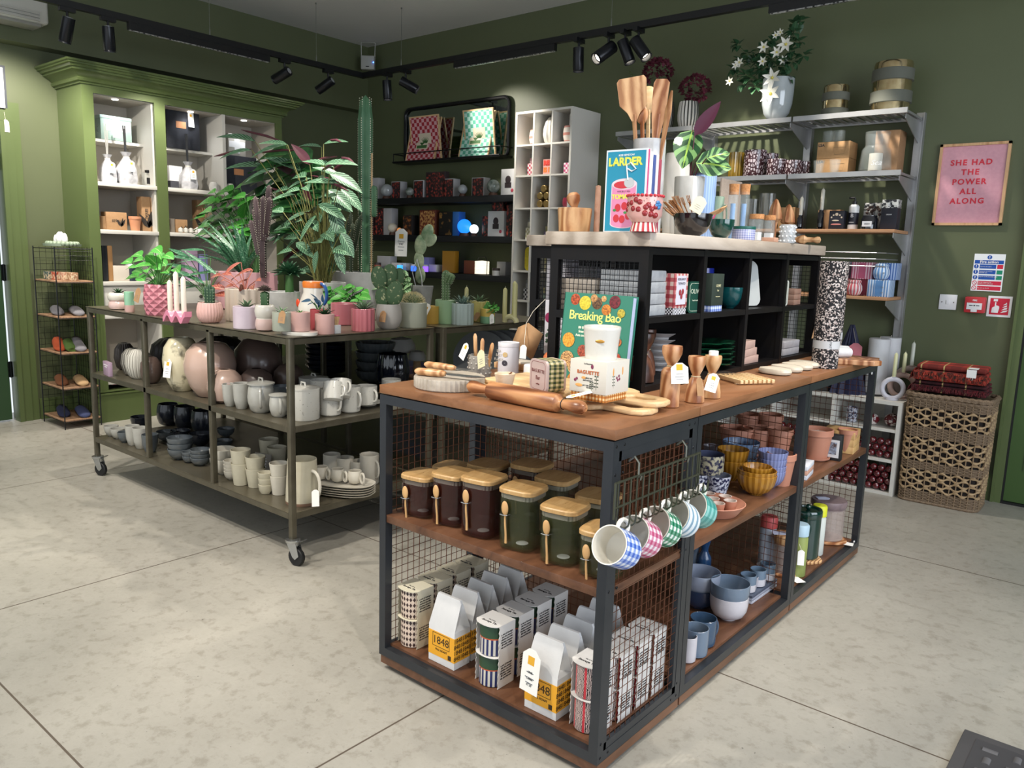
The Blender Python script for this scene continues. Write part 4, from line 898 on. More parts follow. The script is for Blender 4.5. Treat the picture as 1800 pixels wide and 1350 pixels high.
# grinders
def grinder(name,lab,px,py,wpx,prof,m,tagrot=None,z=ZT,sc=1):
    p,r,k=pl(px,py,z,wpx);t=T(name,lab,'grinder',p,group='olive wood grinders');b=MB();b.lathe([(a*r,zz*sc)for a,zz in prof],36,capt=False);b.build('body',m,t)
    n=[i for i in range(len(prof))if prof[i][0]<.45 and 0<i<len(prof)-1];zz=prof[n[0]][1]*sc if n else .1
    b=MB();b.tube([(.44*r*cos(i*pi/8),.44*r*sin(i*pi/8),zz)for i in range(16)],.0016,5,close=True);b.build('cord',mat('#b8a98a',.8),t)
    return t,r,zz
tall=[(.9,0),(1,.003),(1,.1),(.96,.11),(.8,.119),(.5,.124),(.38,.127),(.4,.131),(.75,.148),(.98,.165),(1.02,.18),(.98,.189),(.6,.1905),(.001,.1905)]
shrt=[(.9,0),(1,.003),(1,.02),(.9,.045),(.7,.07),(.42,.085),(.4,.09),(.62,.105),(.86,.125),(.9,.145),(.86,.15),(.001,.15)]
OLV2=wood('olive2','#86502e','#ac7850','#c79871',(18,18,7),.35,.55,14,amt=.45)
t,r,zz=grinder('pepper_mill','tall olive wood bottle-shaped mill standing before the bookcase corner',1179,718,35,tall,OLV2,sc=.87);swing(t,(.028,-.01,zz+.012),(radians(80),-.1,.45),.045,.055)
t,r,zz=grinder('pepper_mill','short hourglass olive wood mill right of the tall one',1224,710,34,shrt,OLV2,sc=.86);swing(t,(.02,-.02,zz),(radians(75),-.1,.6),.016,.05,KRAFT,logo=False)
t,r,zz=grinder('pepper_mill','second short olive wood mill with a white price tag, furthest right',1253,702,33,shrt,OLV,sc=.82);swing(t,(.02,-.025,zz+.005),(radians(65),.25,.5),.032,.055)
tag(MB().lathe([(.013,0),(.0135,.0),(.0135,.012),(.012,.013)],24).build('candle_cup',mat('#e8e8ea',.5)),'small white tealight on the furthest mill','candle').location=t.location+Vector((0,0,.15*.82+.0005))
# trivets
def trivet(lab,A,B,n,m,z=ZT):
    a,b_=at(*A,'z',z),at(*B,'z',z);u=b_-a;L_=u.length;t=T('slatted_trivet',lab,'trivet',a,atan2(u.y,u.x))
    for k in range(n):MB().box(-.075,L_*0+(k-n/2)*.017,.004,.075,(k-n/2)*.017+.011,.016,.001).build('slat',m,t)
    MB().box(-.05,-n*.0085,0,-.04,n*.0085-.006,.004).box(.04,-n*.0085,0,.05,n*.0085-.006,.004).build('crossbar',m,t)
    t.location=(a+b_)/2;return t
trivet('pale slatted wooden trivet near the edge of the island top',(1300,672),(1318,668),8,BEECH).rotation_euler=(0,0,-.55)
trivet('dark slatted trivet beside the bookcase, left of the pale one',(1250,662),(1268,659),5,mat('#2a211d',.6)).rotation_euler=(0,0,-.35)
# cloud-shaped stone boards
for k,(px,py,lab)in enumerate(((1392,661,'nearest off-white rounded stone coaster stack on the island edge'),(1412,656,'second off-white rounded stone stack from the left'),(1430,652,'third off-white rounded stone stack'),(1442,648,'rearmost off-white rounded stone stack by the speckled roll'))):
    p=at(px-12,py,'z',ZT);b=MB();b.lathe([(.03,0),(.037,.004),(.039,.011),(.036,.02),(.02,.024),(.001,.0245)],28,capt=False,sq=2.6,ex=1.5);o=b.build('stone_board',mat('#cfc6b6',.5,n=.3,h2='#bfb4a2',s=30));o.location=p+Vector((-.045,.02,0));o.rotation_euler=(0,0,-.1);tag(o,lab,'stone board','off-white stone boards')
# speckled rolled mats
def speck():
    m,b,v,N,L=nodes('speckle',.8);c_=N('TexVoronoi',{'Vector':v,'Scale':210.}).outputs[1];s=N('SeparateXYZ',(c_,)).outputs[0]
    L(ramp(N,s,[(.0,'#131317'),(.62,'#17161b'),(.66,'#8d7d78'),(.8,'#b7aaa6'),(1,'#d6cdc9')]),b.inputs['Base Color'])
    b.inputs['Roughness'].default_value=.85;return m
SPK=speck()
p,r,k=pl(1457,649,ZT,44)
t=T('rolled_mat','black and white speckled rolled mat standing upright at the end of the bookcase','rolled mat',p)
MB().lathe([(r*.98,0),(r,.003),(r,.398),(r*.97,.402),(r*.5,.402),(r*.45,.39),(.001,.39)],40,capt=False).build('roll',SPK,t)
MB().lathe([(r*1.012,.075),(r*1.012,.105)],40,capb=False,capt=False).build('paper_band',mat('#b9babd',.6),t);text('MAT',.012,INK,t,(r*.6,-r*.82,.09),rot=(pi/2,pi/2,.62))
t2=dup(t,(-.17,1.96,ZT),.5,'second speckled rolled mat seen through the mesh at the bookcase end')
MBk=MB();MBk.prism([(-.03,-.055),(.03,-.055),(.0,.055)],0,.002);o=MBk.build('kraft_triangle',KRAFT);tag(o,'brown kraft triangle tag hanging at the far corner of the bookcase','tag');o.location=(BX1+.018,BY1-.02,1.035);o.rotation_euler=(pi/2,0,radians(70))
MB().tube([(0,.055,.001),(.0,.11,.001),(-.02,.16,.001)],.0012,5).build('string',STR,o)
# board and cloths at the far end
b=MB();b.prism([(-.13,-.06),(-.06,-.075),(.02,-.06),(.1,-.055),(.13,-.02),(.12,.04),(.05,.062),(-.05,.055),(-.12,.05)],0,.02);o=b.build('wooden_board',OLV2);md=o.modifiers.new('bevel','BEVEL');md.width=.003;md.segments=2;md.limit_method='ANGLE'
tag(o,'rough-edged olive wood board at the far right end of the island top','board');p=at(1507,642,'z',ZT);o.location=p+Vector((-.055,.035,0));o.rotation_euler=(0,0,.35)
for k,(dx,dy,dz,lab)in enumerate(((-.03,-.015,.0,'front rolled white cloth on the olive wood board'),(-.065,.065,.0,'back rolled white cloth on the olive wood board'))):
    b=MB();b.tube([(-.06,0,.02),(-.055,0,.02),(0,0,.021),(.055,0,.02),(.06,0,.02)],[.012,.018,.02,.018,.01],12);c2_=b.build('rolled_cloth',mat('#dcdcdd',.85,bump=.5,s=40,n=.3,h2='#cfcfd2'));tag(c2_,lab,'cloth','rolled white cloths');c2_.location=o.location+Vector((dx,dy,.0205));c2_.rotation_euler=(0,0,.9)
# ---------------- bowls, pots and bottles in the island's open side ----------------
ZS,ZG=.5055,.0838
def cer(h1,h2=None,r=.22,s=18,b=.15,coat=.3):return mat(h1,r,n=.35,h2=h2 or h1,s=s,bump=b,coat=coat)
OCH=stripes('ochre','#a9792a','#8f6119',20,.5,rough=.25,coat=.4);BLB=stripes('blueb','#7c93b4','#5f7799',24,.5,rough=.25,coat=.4);BLC=stripes('bluec','#7e88b6','#676f98',24,.5,rough=.25,coat=.4)
def stack(name,lab,cat,px,py,z,w,hs,kind,mats,grp=None,**kw):
    """vessels nested in one another: hs lists (rise, height, width scale)"""
    p,r,k=pl(px,py,z,w);out=[]
    for i,(rise,h,sc)in enumerate(hs):
        out.append(V(name,lab[i],cat,p+Vector((0,0,rise)),r*sc,h,kind,mats[i%len(mats)],group=grp,**kw))
    return out
kw=dict(ribs=20,rib=.012,n=80)
stack('bowl',('lowest ochre fluted bowl of the front stack of three','middle ochre fluted bowl of the front stack','small ochre fluted bowl on top of the front stack'),'bowl',1338,878,ZS,68,[(0,.072,1),(.028,.058,.98),(.056,.042,.74)],'bowl',[OCH],'fluted bowls on the island shelf',**kw)
stack('bowl',('lower ochre fluted bowl of the stack on the left','upper ochre fluted bowl of the stack on the left, with dark inside'),'bowl',1292,850,ZS,52,[(0,.075,1),(.045,.07,1.05)],'bowl',[OCH],'fluted bowls on the island shelf',**kw)
stack('bowl',('lowest grey blue fluted bowl of the stack behind','middle grey blue fluted bowl of the stack behind','top grey blue fluted bowl, the widest one, of the stack behind'),'bowl',1308,838,ZS,64,[(0,.06,.9),(.03,.06,.92),(.058,.06,1)],'bowl',[BLB],'fluted bowls on the island shelf',**kw)
stack('bowl',('bottom violet blue fluted bowl of the right stack of four','second violet blue fluted bowl from the bottom','third violet blue fluted bowl from the bottom','top violet blue fluted bowl of the right stack'),'bowl',1362,862,ZS,50,[(0,.06,.95),(.024,.055,.97),(.048,.055,.98),(.074,.055,1.02)],'bowl',[BLC],'fluted bowls on the island shelf',**kw)
# terracotta dish with tiny patterned cups
TER=cer('#b57e68','#a8705a',.5,b=.05,coat=0);p,r,k=pl(1268,918,ZS,108)
t=tag(vmb(r,.035,'tap',.006,48).build('terracotta_dish',TER),'wide round terracotta dish at the front of the island shelf','dish');t.location=p
FLW=mat('#d9cfc6',.35,n=.06,h2='#3c3a4c',s=120);FLN=mat('#151a3c',.3,n=.07,h2='#a8a288',s=90,coat=.4);FLV=mat('#c9ccd8',.3,n=.05,h2='#1c2348',s=110,coat=.4)
CUPL=('front left','front right','middle left','centre','middle right','back left','back right')
for k_,(dx,dy)in enumerate(((-.025,-.05),(.03,-.035),(-.055,-.01),(-.005,.0),(.045,.018),(-.04,.042),(.012,.052))):
    V('small_cup','%s tiny terracotta cup with white pattern in the terracotta dish'%CUPL[k_],'cup',p+Vector((dx,dy,.0065)),.021,.038,'tap',[TER,mat('#c9b8ae',.4)],group='tiny cups in the terracotta dish',two=True,n=20)
for k_,(dx,dy)in enumerate(((-.025,-.05),(.03,-.035),(.045,.018))):pass
p,r,k=pl(1232,868,ZS,44);V('cup','white cup with navy leaves half hidden behind the post','cup',p,r*.9,.062,'tap',[FLV,mat('#b9bcc4',.3)],two=True)
p2,r,k=pl(1266,872,ZS,48);V('cup','white cup with navy leaf pattern beside the dish of tiny cups','cup',p2,r*.95,.062,'tap',[FLV,mat('#6f7486',.3)],two=True)
V('bowl','navy bowl with pale flower pattern stacked on the white leaf cups','bowl',(p+p2)/2+Vector((-.005,.005,.0635)),.052,.068,'mug',[FLN,mat('#4b5068',.25)],two=True)
# dark trays and cups behind
p,r,k=pl(1255,815,ZS,50);V('cup','pale cup in the shade behind the navy bowl','cup',p,r*.6,.06,'tap',cer('#8f8a92'))
V('bowl','wide black bowl in shade at the back of the shelf','bowl',p+Vector((.1,.02,0)),.07,.05,'bowl',mat('#17181d',.3))
# terracotta pots of the far bay
TP=cer('#b27c66','#a66f59',.6,b=.05,coat=0)
def tpot(lab,px,py,w,h,**k2):
    p,r,k=pl(px,py,ZS,w);return V('terracotta_pot',lab,'plant pot',p,r,h,'pot' if not k2.get('kind')else k2['kind'],TP,t=.006,group='terracotta pots on the island shelf')
for a in (('terracotta pot seen through the mesh, front right of the group',1378,858,50,.115),('terracotta pot seen through the mesh, in the middle row',1340,800,58,.10),('terracotta pot seen through the mesh at the left of the middle row',1300,800,60,.10),('terracotta pot behind the mesh beside the wooden post',1375,805,46,.11),('terracotta pot at the back of the group behind the mesh',1358,780,44,.12),('terracotta pot in the back row, furthest left',1322,775,44,.11)):tpot(*a)
V('saucer','terracotta saucer leaning in the shade beside the blue bowls','saucer',pl(1345,812,ZS,40)[0],.05,.02,'tap',TP)
p,r,k=pl(1441,812,ZS,44);t=T('candle_pot','large terracotta candle pot in the far bay of the island','candle',p);r=.062
vmb(r,.125,'pot',.006).build('pot_body',TP,t)
MB().lathe([(.001,.108),(r*.9,.108)],32,capb=False,capt=False).tube([(0,0,.108),(.001,0,.122)],.001,5).build('wax',mat('#e0cfc6',.4),t);MB().lathe([(r*.6,-.0),(r*.9,.006),(r*.92,.014),(r*.86,.012),(r*.6,.004)],32).build('saucer',TP,t)
p=at(1424,842,'z',ZS)+Vector((-.06,.02,0))
for k_ in range(3):box('book',('lowest','middle','top')[k_]+' book of the small pile with floral covers on the island shelf','book',p+Vector((0,0,.0175*k_)),.1,.12,.017,[mat('#b9bcc6',.6),mat('#b98f7c',.6),mat('#c9ccd4',.6)][k_],.15,'books on the island shelf')
p=at(1470,812,'z',ZS)+Vector((-.03,.03,0));o=box('black_box','black box with a small framed picture beside the terracotta candle','box',p,.075,.035,.105,mat('#16171b',.5),.1)
MB().box(-.03,-.0185,.012,.03,-.0175,.085).build('picture',mat('#c4c7cc',.5),o);MB().box(-.02,-.0192,.025,.02,-.0182,.075).build('print',mat('#8a9ab0',.6,n=.1,h2='#4a3a38',s=80),o)
V('terracotta_pot','small terracotta pot between the black box and the wooden boxes','plant pot',at(1494,800,'z',ZS)+Vector((-.03,.04,0)),.04,.1,'pot',TP,group='terracotta pots on the island shelf')
p=at(1508,796,'z',ZS)+Vector((-.075,.0,0))
for k_ in range(3):box('wooden_box',('bottom','middle','top')[k_]+' flat pale wooden box of the pile at the far end of the shelf','box',p+Vector((0,0,.031*k_)),.13,.12,.0305,BAM,.1,'flat wooden boxes')
# base board goods
BLU=cer('#6f7f90','#64748a');BLD=cer('#3e5672','#34495f');WHG=cer('#c9c6cc','#bdbac2')
def two(key,up,dn,zz):
    m,b,v,N,L=nodes(key,.22);s=N('SeparateXYZ',(v,)).outputs[2];L(N('Mix',{0:N('Math',(s,zz),operation='GREATER_THAN').outputs[0],6:C(dn),7:C(up)},data_type='RGBA').outputs[2],b.inputs['Base Color']);b.inputs['Coat Weight'].default_value=.3;return m
CUPM=two('cupm','#65798e','#c3c2ca',.03)
stack('bowl',('pale lilac bowl under the blue one, on the bottom shelf','grey blue bowl stacked on the pale lilac one'),'bowl',1288,1101,ZG,66,[(0,.085,1),(.045,.085,1.03)],'deep',[WHG,BLU],'stacked bowls on the bottom board')
for a in ((1242,1142,46,.088,BLD,'grey blue mug third from the post on the bottom board','mug'),(1229,1160,44,.088,BLU,'blue tumbler second from the post on the bottom board','cup'),(1214,1168,30,.08,WHG,'white tumbler next to the post on the bottom board','cup')):
    p,r,k=pl(a[0]-3,a[1],ZG,a[2]);V('tumbler',a[5],a[6],p,r,a[3],'rnd' if 0 else 'mug',a[4],handle=(1.1,.018)if a[6]=='mug' else None)
p,r,k=pl(1236,1080,ZG,66);V('bowl','deep navy bowl under the tall grey one on the bottom board','bowl',p,r,.075,'deep',cer('#26354f'))
V('bowl','tall grey lilac bowl stacked on the navy one','bowl',p+Vector((0,0,.05)),r*1.02,.08,'deep',cer('#9ba3b4','#8d95a8'))
for a in ((1246,1012,34,.13,'light grey carafe with a flared mouth behind the tall bowl',BLU,.62),(1222,1020,40,.15,'dark blue carafe behind the post',BLD,.72),(1262,1018,40,.155,'deep blue glazed bottle vase with flared mouth',cer('#274a72','#1f3c60'),.72)):
    p=at(a[0],a[1]+30,'z',ZG)+Vector((-.12,.12,0));V('carafe',a[4],'vase',p,a[2]*.00085,a[3],'carafe',a[5])
trayp=at(1352,1058,'z',ZG)+Vector((-.1,.045,0))
for k_ in range(3):box('slate_tray',('lowest','middle','uppermost')[k_]+' square blue grey tray carrying small cups','tray',trayp+Vector((0,0,.011*k_)),.13,.22,.0095,[mat('#aeb0bc',.4),mat('#8f94a4',.4),mat('#4b5364',.35)][k_],-.02,'stacked trays')
for k_,(dx,dy,lab)in enumerate(((.03,-.08,'nearest small two-tone cup on the trays'),(.035,-.005,'second small two-tone cup on the trays'),(.04,.075,'third small two-tone cup on the trays, furthest'))):V('small_cup',lab,'cup',trayp+Vector((dx,dy,.033)),.029,.062,'mug',CUPM,group='small cups on the trays')
for a in ((1318,1040,30,.075,'pale grey small cup behind the trays',cer('#a3a2ab')),(1345,1025,30,.085,'tall pale cup behind the small two-tone cups',cer('#98959c')),(1300,1048,26,.04,'little blue cup behind the stacked bowls',BLD)):
    p,r,k=pl(a[0]+2,a[1]+12,ZG,a[2]);V('cup',a[4],'cup',p,r,a[3],'tap',a[5])
# bottles and jars in the far bay, bottom board
def bottle(lab,px,py,w,h,body,capm,tagged=False):
    p,r,k=pl(px,py,ZG,w);t=T('bottle',lab,'bottle',p,group='slim coloured bottles');MB().lathe([(r*.9,0),(r,.004),(r,h*.74),(r*.93,h*.76),(r*.93,h*.78)],30).build('bottle_body',body,t)
    MB().lathe([(r*.9,h*.78),(r*1.02,h*.785),(r*1.04,h*.97),(r*.9,h)],30).build('cap',capm,t)
    if tagged:swing(t,(r*.7,-r*1.1,h*.56),(radians(85),0,.5),.025,.06,logo=False,string=[(r*.3,-r,h*.66),(r*.7,-r*1.1,h*.56)])
    return t
bottle('olive green bottle with pale blue cap and white tag on the bottom board',1405,1016,28,.21,mat('#8a9653',.5),mat('#a9c4d4',.45),True)
bottle('white bottle with a yellow cap behind the dark green canister',1438,978,24,.215,mat('#c9cfca',.5),mat('#ccd12e',.45))
bottle('pale bottle with a red cap seen through the mesh',1350,1000,28,.21,mat('#a9b0bd',.5),mat('#b54a48',.5))
DG=mat('#0c2f28',.12,coat=1);p,r,k=pl(1421,991,ZG,46);t=T('canister','dark green lidded glass canister on an olive wood coaster','canister',p+Vector((0,0,.012)));MB().lathe([(r*.9,0),(r,.006),(r,.17),(r*.96,.18)],36).build('canister_body',DG,t);MB().lathe([(r*1.03,.175),(r*1.05,.18),(r*1.05,.2),(r,.205),(r*.8,.205),(r*.75,.2),(.001,.2)],36,capt=False).build('lid',DG,t)
MB().ball((0,0,.212),.012,8).build('knob',DG,t)
for lab,q,rr in (('striped olive wood coaster under the dark green canister',p+Vector((.012,0,0)),.058),):
    b=MB();b.lathe([(rr*.97,0),(rr,.004),(rr,.01),(rr*.96,.012)],30,ribs=5,rib=.06);o=b.build('wooden_coaster',stripes('olstr','#d6ab7a','#7a4a2a',90,.7,'Object'));o.location=q;tag(o,lab,'coaster')
def cork_jar(lab,px,py,w,h,lidm,z=ZG,board=True):
    p,r,k=pl(px,py,z,w);
    if board:
        b=MB();b.lathe([(r*1.12,0),(r*1.2,.004),(r*1.2,.009),(r*1.15,.011)],32,ribs=3,rib=.04);o=b.build('wooden_board',OLV2);o.location=p;tag(o,'irregular olive wood board under the '+lab.split(' with')[0],'board');p=p+Vector((0,0,.0115))
    t=T('glass_jar',lab,'jar',p);MB().lathe([(r*.95,0),(r,.004),(r,h),(r*.97,h),(r*.97,.006),(.001,.005)],36,capt=False).build('jar_body',mat('#c6b6b0',.05,alpha=.28,coat=1),t)
    MB().lathe([(r*.96,h-.01),(r*1.02,h),(r*1.05,h+.004),(r*1.05,h+.026),(r*1.02,h+.03),(.001,h+.031)],36,capt=False).build('lid',lidm,t);swing(t,(.0,.0,h+.032),(0,0,-.9),.04,.055,mat('#c3cbe4',.6),logo=False)
    return t
cork_jar('big glass jar with a grey wooden lid at the far end of the bottom board',1462,958,56,.145,wood('greylid','#5d5052','#77666a','#8a7a78',(8,8,8),.5))
cork_jar('ribbed glass jar with a wooden lid behind the far bay mesh',1383,1015,40,.12,OLV)
for (px,py,lab,rz)in ((1492,957,'white price card lying at the far corner of the bottom board',.2),(1407,1020,'white price card hanging over the board edge by the post',-.6)):
    o=MB().c(0,0,0,.075,.04,.001).build('price_card',PAPER);o.location=at(px,py,'z',ZG+.003)+Vector((-.02,0,0));o.rotation_euler=(0,0,rz);tag(o,lab,'card')
# navy pleated cone behind the end mesh, standing on the low unit
t=T('paper_tree','tall navy pleated paper cone with a pink tag, behind the island end','ornament',(-.50,3.36,.5405));MB().lathe([(.13,0),(.13,.002),(.012,.40)],64,ribs=16,rib=.08).build('cone',mat('#171a3a',.6),t);swing(t,(.05,-.07,.30),(radians(80),0,.3),.07,.11,mat('#b0646e',.6),logo=False,string=[(0,0,.40),(.05,-.07,.30)])
# ---------------- things inside the bookcase ----------------
ZU,ZL=.9005+.425/2+.0105,.9005+.0185
CX0=BX1-.006
WRAP=mat('#a3a6aa',.55,n=.3,h2='#8c9095',s=60,bump=.5)
for k_ in range(4):box('wrapped_box',('bottom','second','third','top')[k_]+' grey wrapped slab of the pile in the upper left compartment','box',(BX1-.10,BY0+.085,ZU+.0335*k_),.17,.115-.004*k_,.033,WRAP,.02*(k_%2),'grey wrapped slabs',.004)
for k_ in range(3):box('wrapped_box',('bottom','middle','top')[k_]+' slab of the pile behind the front mesh of the bookcase','box',(BX1-.26,BY0+.08,ZU+.0335*k_),.13,.11,.033,mat('#a99f94',.6,n=.3,h2='#8f857a',s=60,bump=.4),0,'slabs behind the front mesh',.004)
def candle_box(lab,y,z,w,d,h,m,base,face,lines,col_,extra=None,x=CX0,rz=pi/2,bh_=.02):
    t=T('candle_box',lab,'box',(x-d/2,y,z),rz);MB().c(0,0,0,w*.96,d*.96,bh_+.004).build('box_base',base,t);l=MB().c(0,0,bh_,w,d,h-bh_,.001).build('box_lid',m,t)
    if face:MB().box(-w*.36,-d/2-.0008,bh_+(h-bh_)*.1,w*.36,-d/2,h-(h-bh_)*.06).build('label',face,l)
    for s_,zz,sz in lines:text(s_,sz,col_,l,(0,-d/2-.0015,zz))
    return t,l
RD=mat('#8f2f38',.5)
t,l=candle_box('red and cream checked candle box printed BERGAMOT TOMATO in the bookcase',BY0+.215,ZU,.085,.075,.125,gingham('chk','#c9b3aa','#a9555a','#8c3038',45,40,.5,.5),checker('bwc','#e3e3ea','#15151f',200,'UV'),mat('#c9c6d2',.5),(('BERGAMOT',.108,.0095),('TOMATO',.095,.0105)),mat('#6d6a78',.6))
b=MB()
for (x,z)in ((-.008,.068),(.009,.07),(.002,.056)):b.ball((x,-.0392,z),.008,6,(.9,.08,1.15))
b.build('printed_fruit',RD,l)
p=Vector((CX0-.03,BY0+.335,ZU));t=tin_box('rounded dark green tin printed OLIVE in the second upper compartment',p,.07,.1,.04,pi/2-.15,mat('#1f4a3e',.35,.2),mat('#173a30',.4),(('OLIVE',.018,.02),('hand wash',-.01,.007)),mat('#b9c4b2',.5))
candle_box('tall dark green candle box with a blue gingham base in the second upper compartment',BY0+.47,ZU,.085,.08,.125,mat('#27332c',.55),gingham('bluegg','#c9d2ea','#8fa2d2','#4c62a8',70,60,.5,.5),None,(('OLIVE',.085,.013),('bar',.07,.01),('hand poured',.05,.006)),mat('#c9c6a0',.5))
t=T('platter','large upright platter in green, sage and white with a blue mug behind','platter',(CX0-.1,BY0+.83,ZU+.0),radians(70))
b=MB();b.m=Matrix.Translation((0,0,.085))@Matrix.Rotation(-.2,4,'X')@Matrix.Rotation(pi/2,4,'X');b.prism(rrect(.11,.085,.03),0,.01);b.build('plate',mat('#b9bcba',.3),t)
b=MB();b.m=Matrix.Translation((-.02,0.0,.1))@Matrix.Rotation(-.2,4,'X')@Matrix.Rotation(pi/2,4,'X');b.lathe([(.001,.0112),(.055,.0112)],30,capb=False,capt=False);b.build('painted_circle',mat('#3d6f4e',.3),t)
V('bowl','dark teal glazed bowl in the third upper compartment','bowl',(CX0-.06,BY0+.70,ZU),.05,.075,'bowl',cer('#0f4f50','#0b3a40',.12,coat=1))
V('mug','cobalt blue mug with a white handle in the third upper compartment','mug',(CX0-.15,BY0+.64,ZU),.045,.14,'cyl',cer('#1c2a86'),handle=(-.3,.02))
tin_box('small white oval tin at the left of the last upper compartment',Vector((CX0-.03,BY0+1.085,ZU)),.055,.1,.035,pi/2-.3,mat('#c9d0cc',.4),mat('#a9b0ac',.4),(('SOAP',.01,.014),),mat('#40524a',.5))
for k_ in range(3):box('brick_block',('bottom','middle','top')[k_]+' terracotta coloured bar of the little pile in the last upper compartment','block',(CX0-.05,BY0+1.22,ZU+.0215*k_),.08,.1,.021,mat('#8a5b48',.7,n=.3,h2='#a08678',s=20),.1,'terracotta coloured bars')
# lower row
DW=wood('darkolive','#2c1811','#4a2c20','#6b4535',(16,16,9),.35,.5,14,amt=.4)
t,r,zz=grinder('pepper_mill','large dark olive wood mill in shade inside the bookcase corner',1143,690,50,shrt,DW,sc=1.);t.location=(BX1-.06,BY0+.09,ZL)
swing(t,(-.03,-.05,.13),(radians(80),0,-.5),.07,.1,PAPER,logo=False)
t,r,zz=grinder('pepper_mill','dark olive wood mill behind the large shaded one',1165,680,38,shrt,DW,sc=1.);t.location=(BX1-.12,BY0+.22,ZL)
PP=mat('#b9b5b4',.4)
for k_ in range(6):V('bowl',('bottom','second','third','fourth','fifth','top')[k_]+' pale grey dish of the stack in the lower first compartment','dish',(BX1-.15,BY0+.36,ZL+.021*k_),.065,.024,'plate',PP,group='pale grey stacked dishes')
GL=mat('#0d3a26',.15,coat=1,n=.3,h2='#0a2c1e',s=10)
for k_ in range(5):
    b=MB();n=60;
    b.lathe([(.03,.0),(.05,.004),(.085,.014),(.095,.02),(.09,.0225),(.05,.009),(.001,.006)],n,ribs=9,rib=.07,capt=False,ex=1.25);o=b.build('leaf_dish',GL);o.location=(BX1-.085,BY0+.565,ZL+.018*k_);o.rotation_euler=(0,0,1.4+.03*k_)
    tag(o,('lowest','second','middle','fourth','topmost')[k_]+' dark green scalloped leaf dish of the stack in the bookcase','dish','green leaf dishes')
for k_ in range(3):box('gift_box',('bottom','middle','top')[k_]+' flat pinkish box of the pile right of the green dishes','box',(BX1-.075,BY0+.80-.012*k_,ZL+.028*k_),.12,.15,.0275,mat('#b59a90',.6,n=.3,h2='#a88c82',s=20),.06*k_,'flat pinkish boxes')
V('platter','pale green round platter behind the pinkish boxes','platter',(BX1-.2,BY0+.85,ZL+.0),.07,.09,'drop',mat('#a9ad90',.5),solid=True)
for k_ in range(2):box('slab_box',('lower','upper')[k_]+' white stone slab in the last lower compartment of the bookcase','slab',(BX1-.085,BY0+1.22,ZL+.029*k_),.13,.17,.0285,mat('#b0afb5',.5,n=.3,h2='#9a999f',s=30,bump=.3),0,'white stone slabs',.003)
# crockery in the second bookcase, seen through the mesh
for k_,(dx,dy,h,m_,lab)in enumerate(((.10,.07,.16,'#b9b6bd','white box behind the mesh of the second bookcase'),(.22,.06,.09,'#c9a9a0','pink box behind the mesh of the second bookcase'),(.08,.3,.13,'#c4c1c6','pale box further along in the second bookcase'))):box('card_box',lab,'box',(-.95+dx,.86+dy,ZU),.09,.08,h,mat(m_,.6))
for k_ in range(5):V('plate',('bottom','second','third','fourth','top')[k_]+' patterned plate in the second bookcase behind mesh','plate',(-.84,.95,ZL+.012*k_),.075,.014,'plate',mat('#c4bdb4',.4,n=.1,h2='#9a5a50',s=60),group='patterned plates')
# ---------------- things on top of the first bookcase ----------------
ZK=1.3655
def cp(px,ax,v,z,w=0):return col(px,ax,v,z,w)
def zat(px,py,ax,v):return at(px,py,ax,v).z
p,r,k=cp(1009,'y',.55,ZK,60);t=T('mortar','olive wood mortar with its pestle at the left end of the bookcase top','mortar',p)
MB().lathe([(r*.86,0),(r*.9,.002),(r,.07),(r*.99,.074),(r*.84,.073),(r*.7,.02),(.001,.015)],40,capt=False).build('mortar_body',OLV,t)
b=MB();b.m=Matrix.Translation((.004,.01,.02))@Matrix.Rotation(-.22,4,'Y');b.lathe([(.001,0),(.012,.004),(.014,.02),(.009,.045),(.010,.06),(.02,.078),(.022,.094),(.014,.104),(.001,.107)],28,capt=False,capb=False);b.build('pestle',OLV2,t)
p,r,k=cp(1048,'y',.6,ZK,10);t=tag(MB().lathe([(r,0),(r*1.05,.02),(r,.12),(r*.9,.145),(.001,.147)],24,capt=False).build('slim_mill',mat('#c19c86',.5,n=.3,h2='#a9785e',s=40)),'slim pinkish wooden mill between the mortar and the blue book','mill');t.location=p
# LARDER book and the books behind it
yb=.515;pL=cp(1060,'y',yb,ZK)[0];pR=cp(1131,'y',yb,ZK)[0];bw=(pR-pL).length;bh_=zat(1065,268,'y',yb)-ZK+.005
t=T('cookbook','teal cookbook titled LARDER with a pink tomato tin on its cover','book',pL+Vector((bw/2,0,0)),0);MB().box(-bw/2,0,0,bw/2,.003,bh_).box(-bw/2,.016,0,bw/2,.018,bh_).build('cover',mat('#e6ecf0',.5),t);MB().box(-bw/2+.002,.003,.002,bw/2-.003,.016,bh_-.002).build('pages',mat('#b3326a',.6),t,label='deep pink page edges')
MB().box(-bw/2+.005,-.0006,.004,bw/2-.005,0,bh_-.005).build('cover_print',mat('#1b93b6',.45),t)
YT=mat('#e6e95a',.5);text('LARDER',bw*.225,YT,t,(-.004,-.0012,bh_*.85),bold=.0014);text('ROB HEMSTOW',.0075,mat('#e9f0f2',.5),t,(0,-.0012,bh_*.93),bold=.0002)
cx_,cz_,cr_=-.003,bh_*.30,bw*.29
def flat(t,name,m,poly,y=-.0012,d=.0003):
    b=MB();b.m=Matrix.Translation((0,y,0))@Matrix.Rotation(pi/2,4,'X');b.prism(poly,0,d);return b.build(name,m,t)
def ell(cx,cz,rx,rz_,n=28,a0=0,a1=360):return [(cx+rx*cos(radians(a0+(a1-a0)*i/n)),cz+rz_*sin(radians(a0+(a1-a0)*i/n)))for i in range(n+(0 if a1-a0==360 else 1))]
zt_=bh_*.58;zb_=bh_*.1
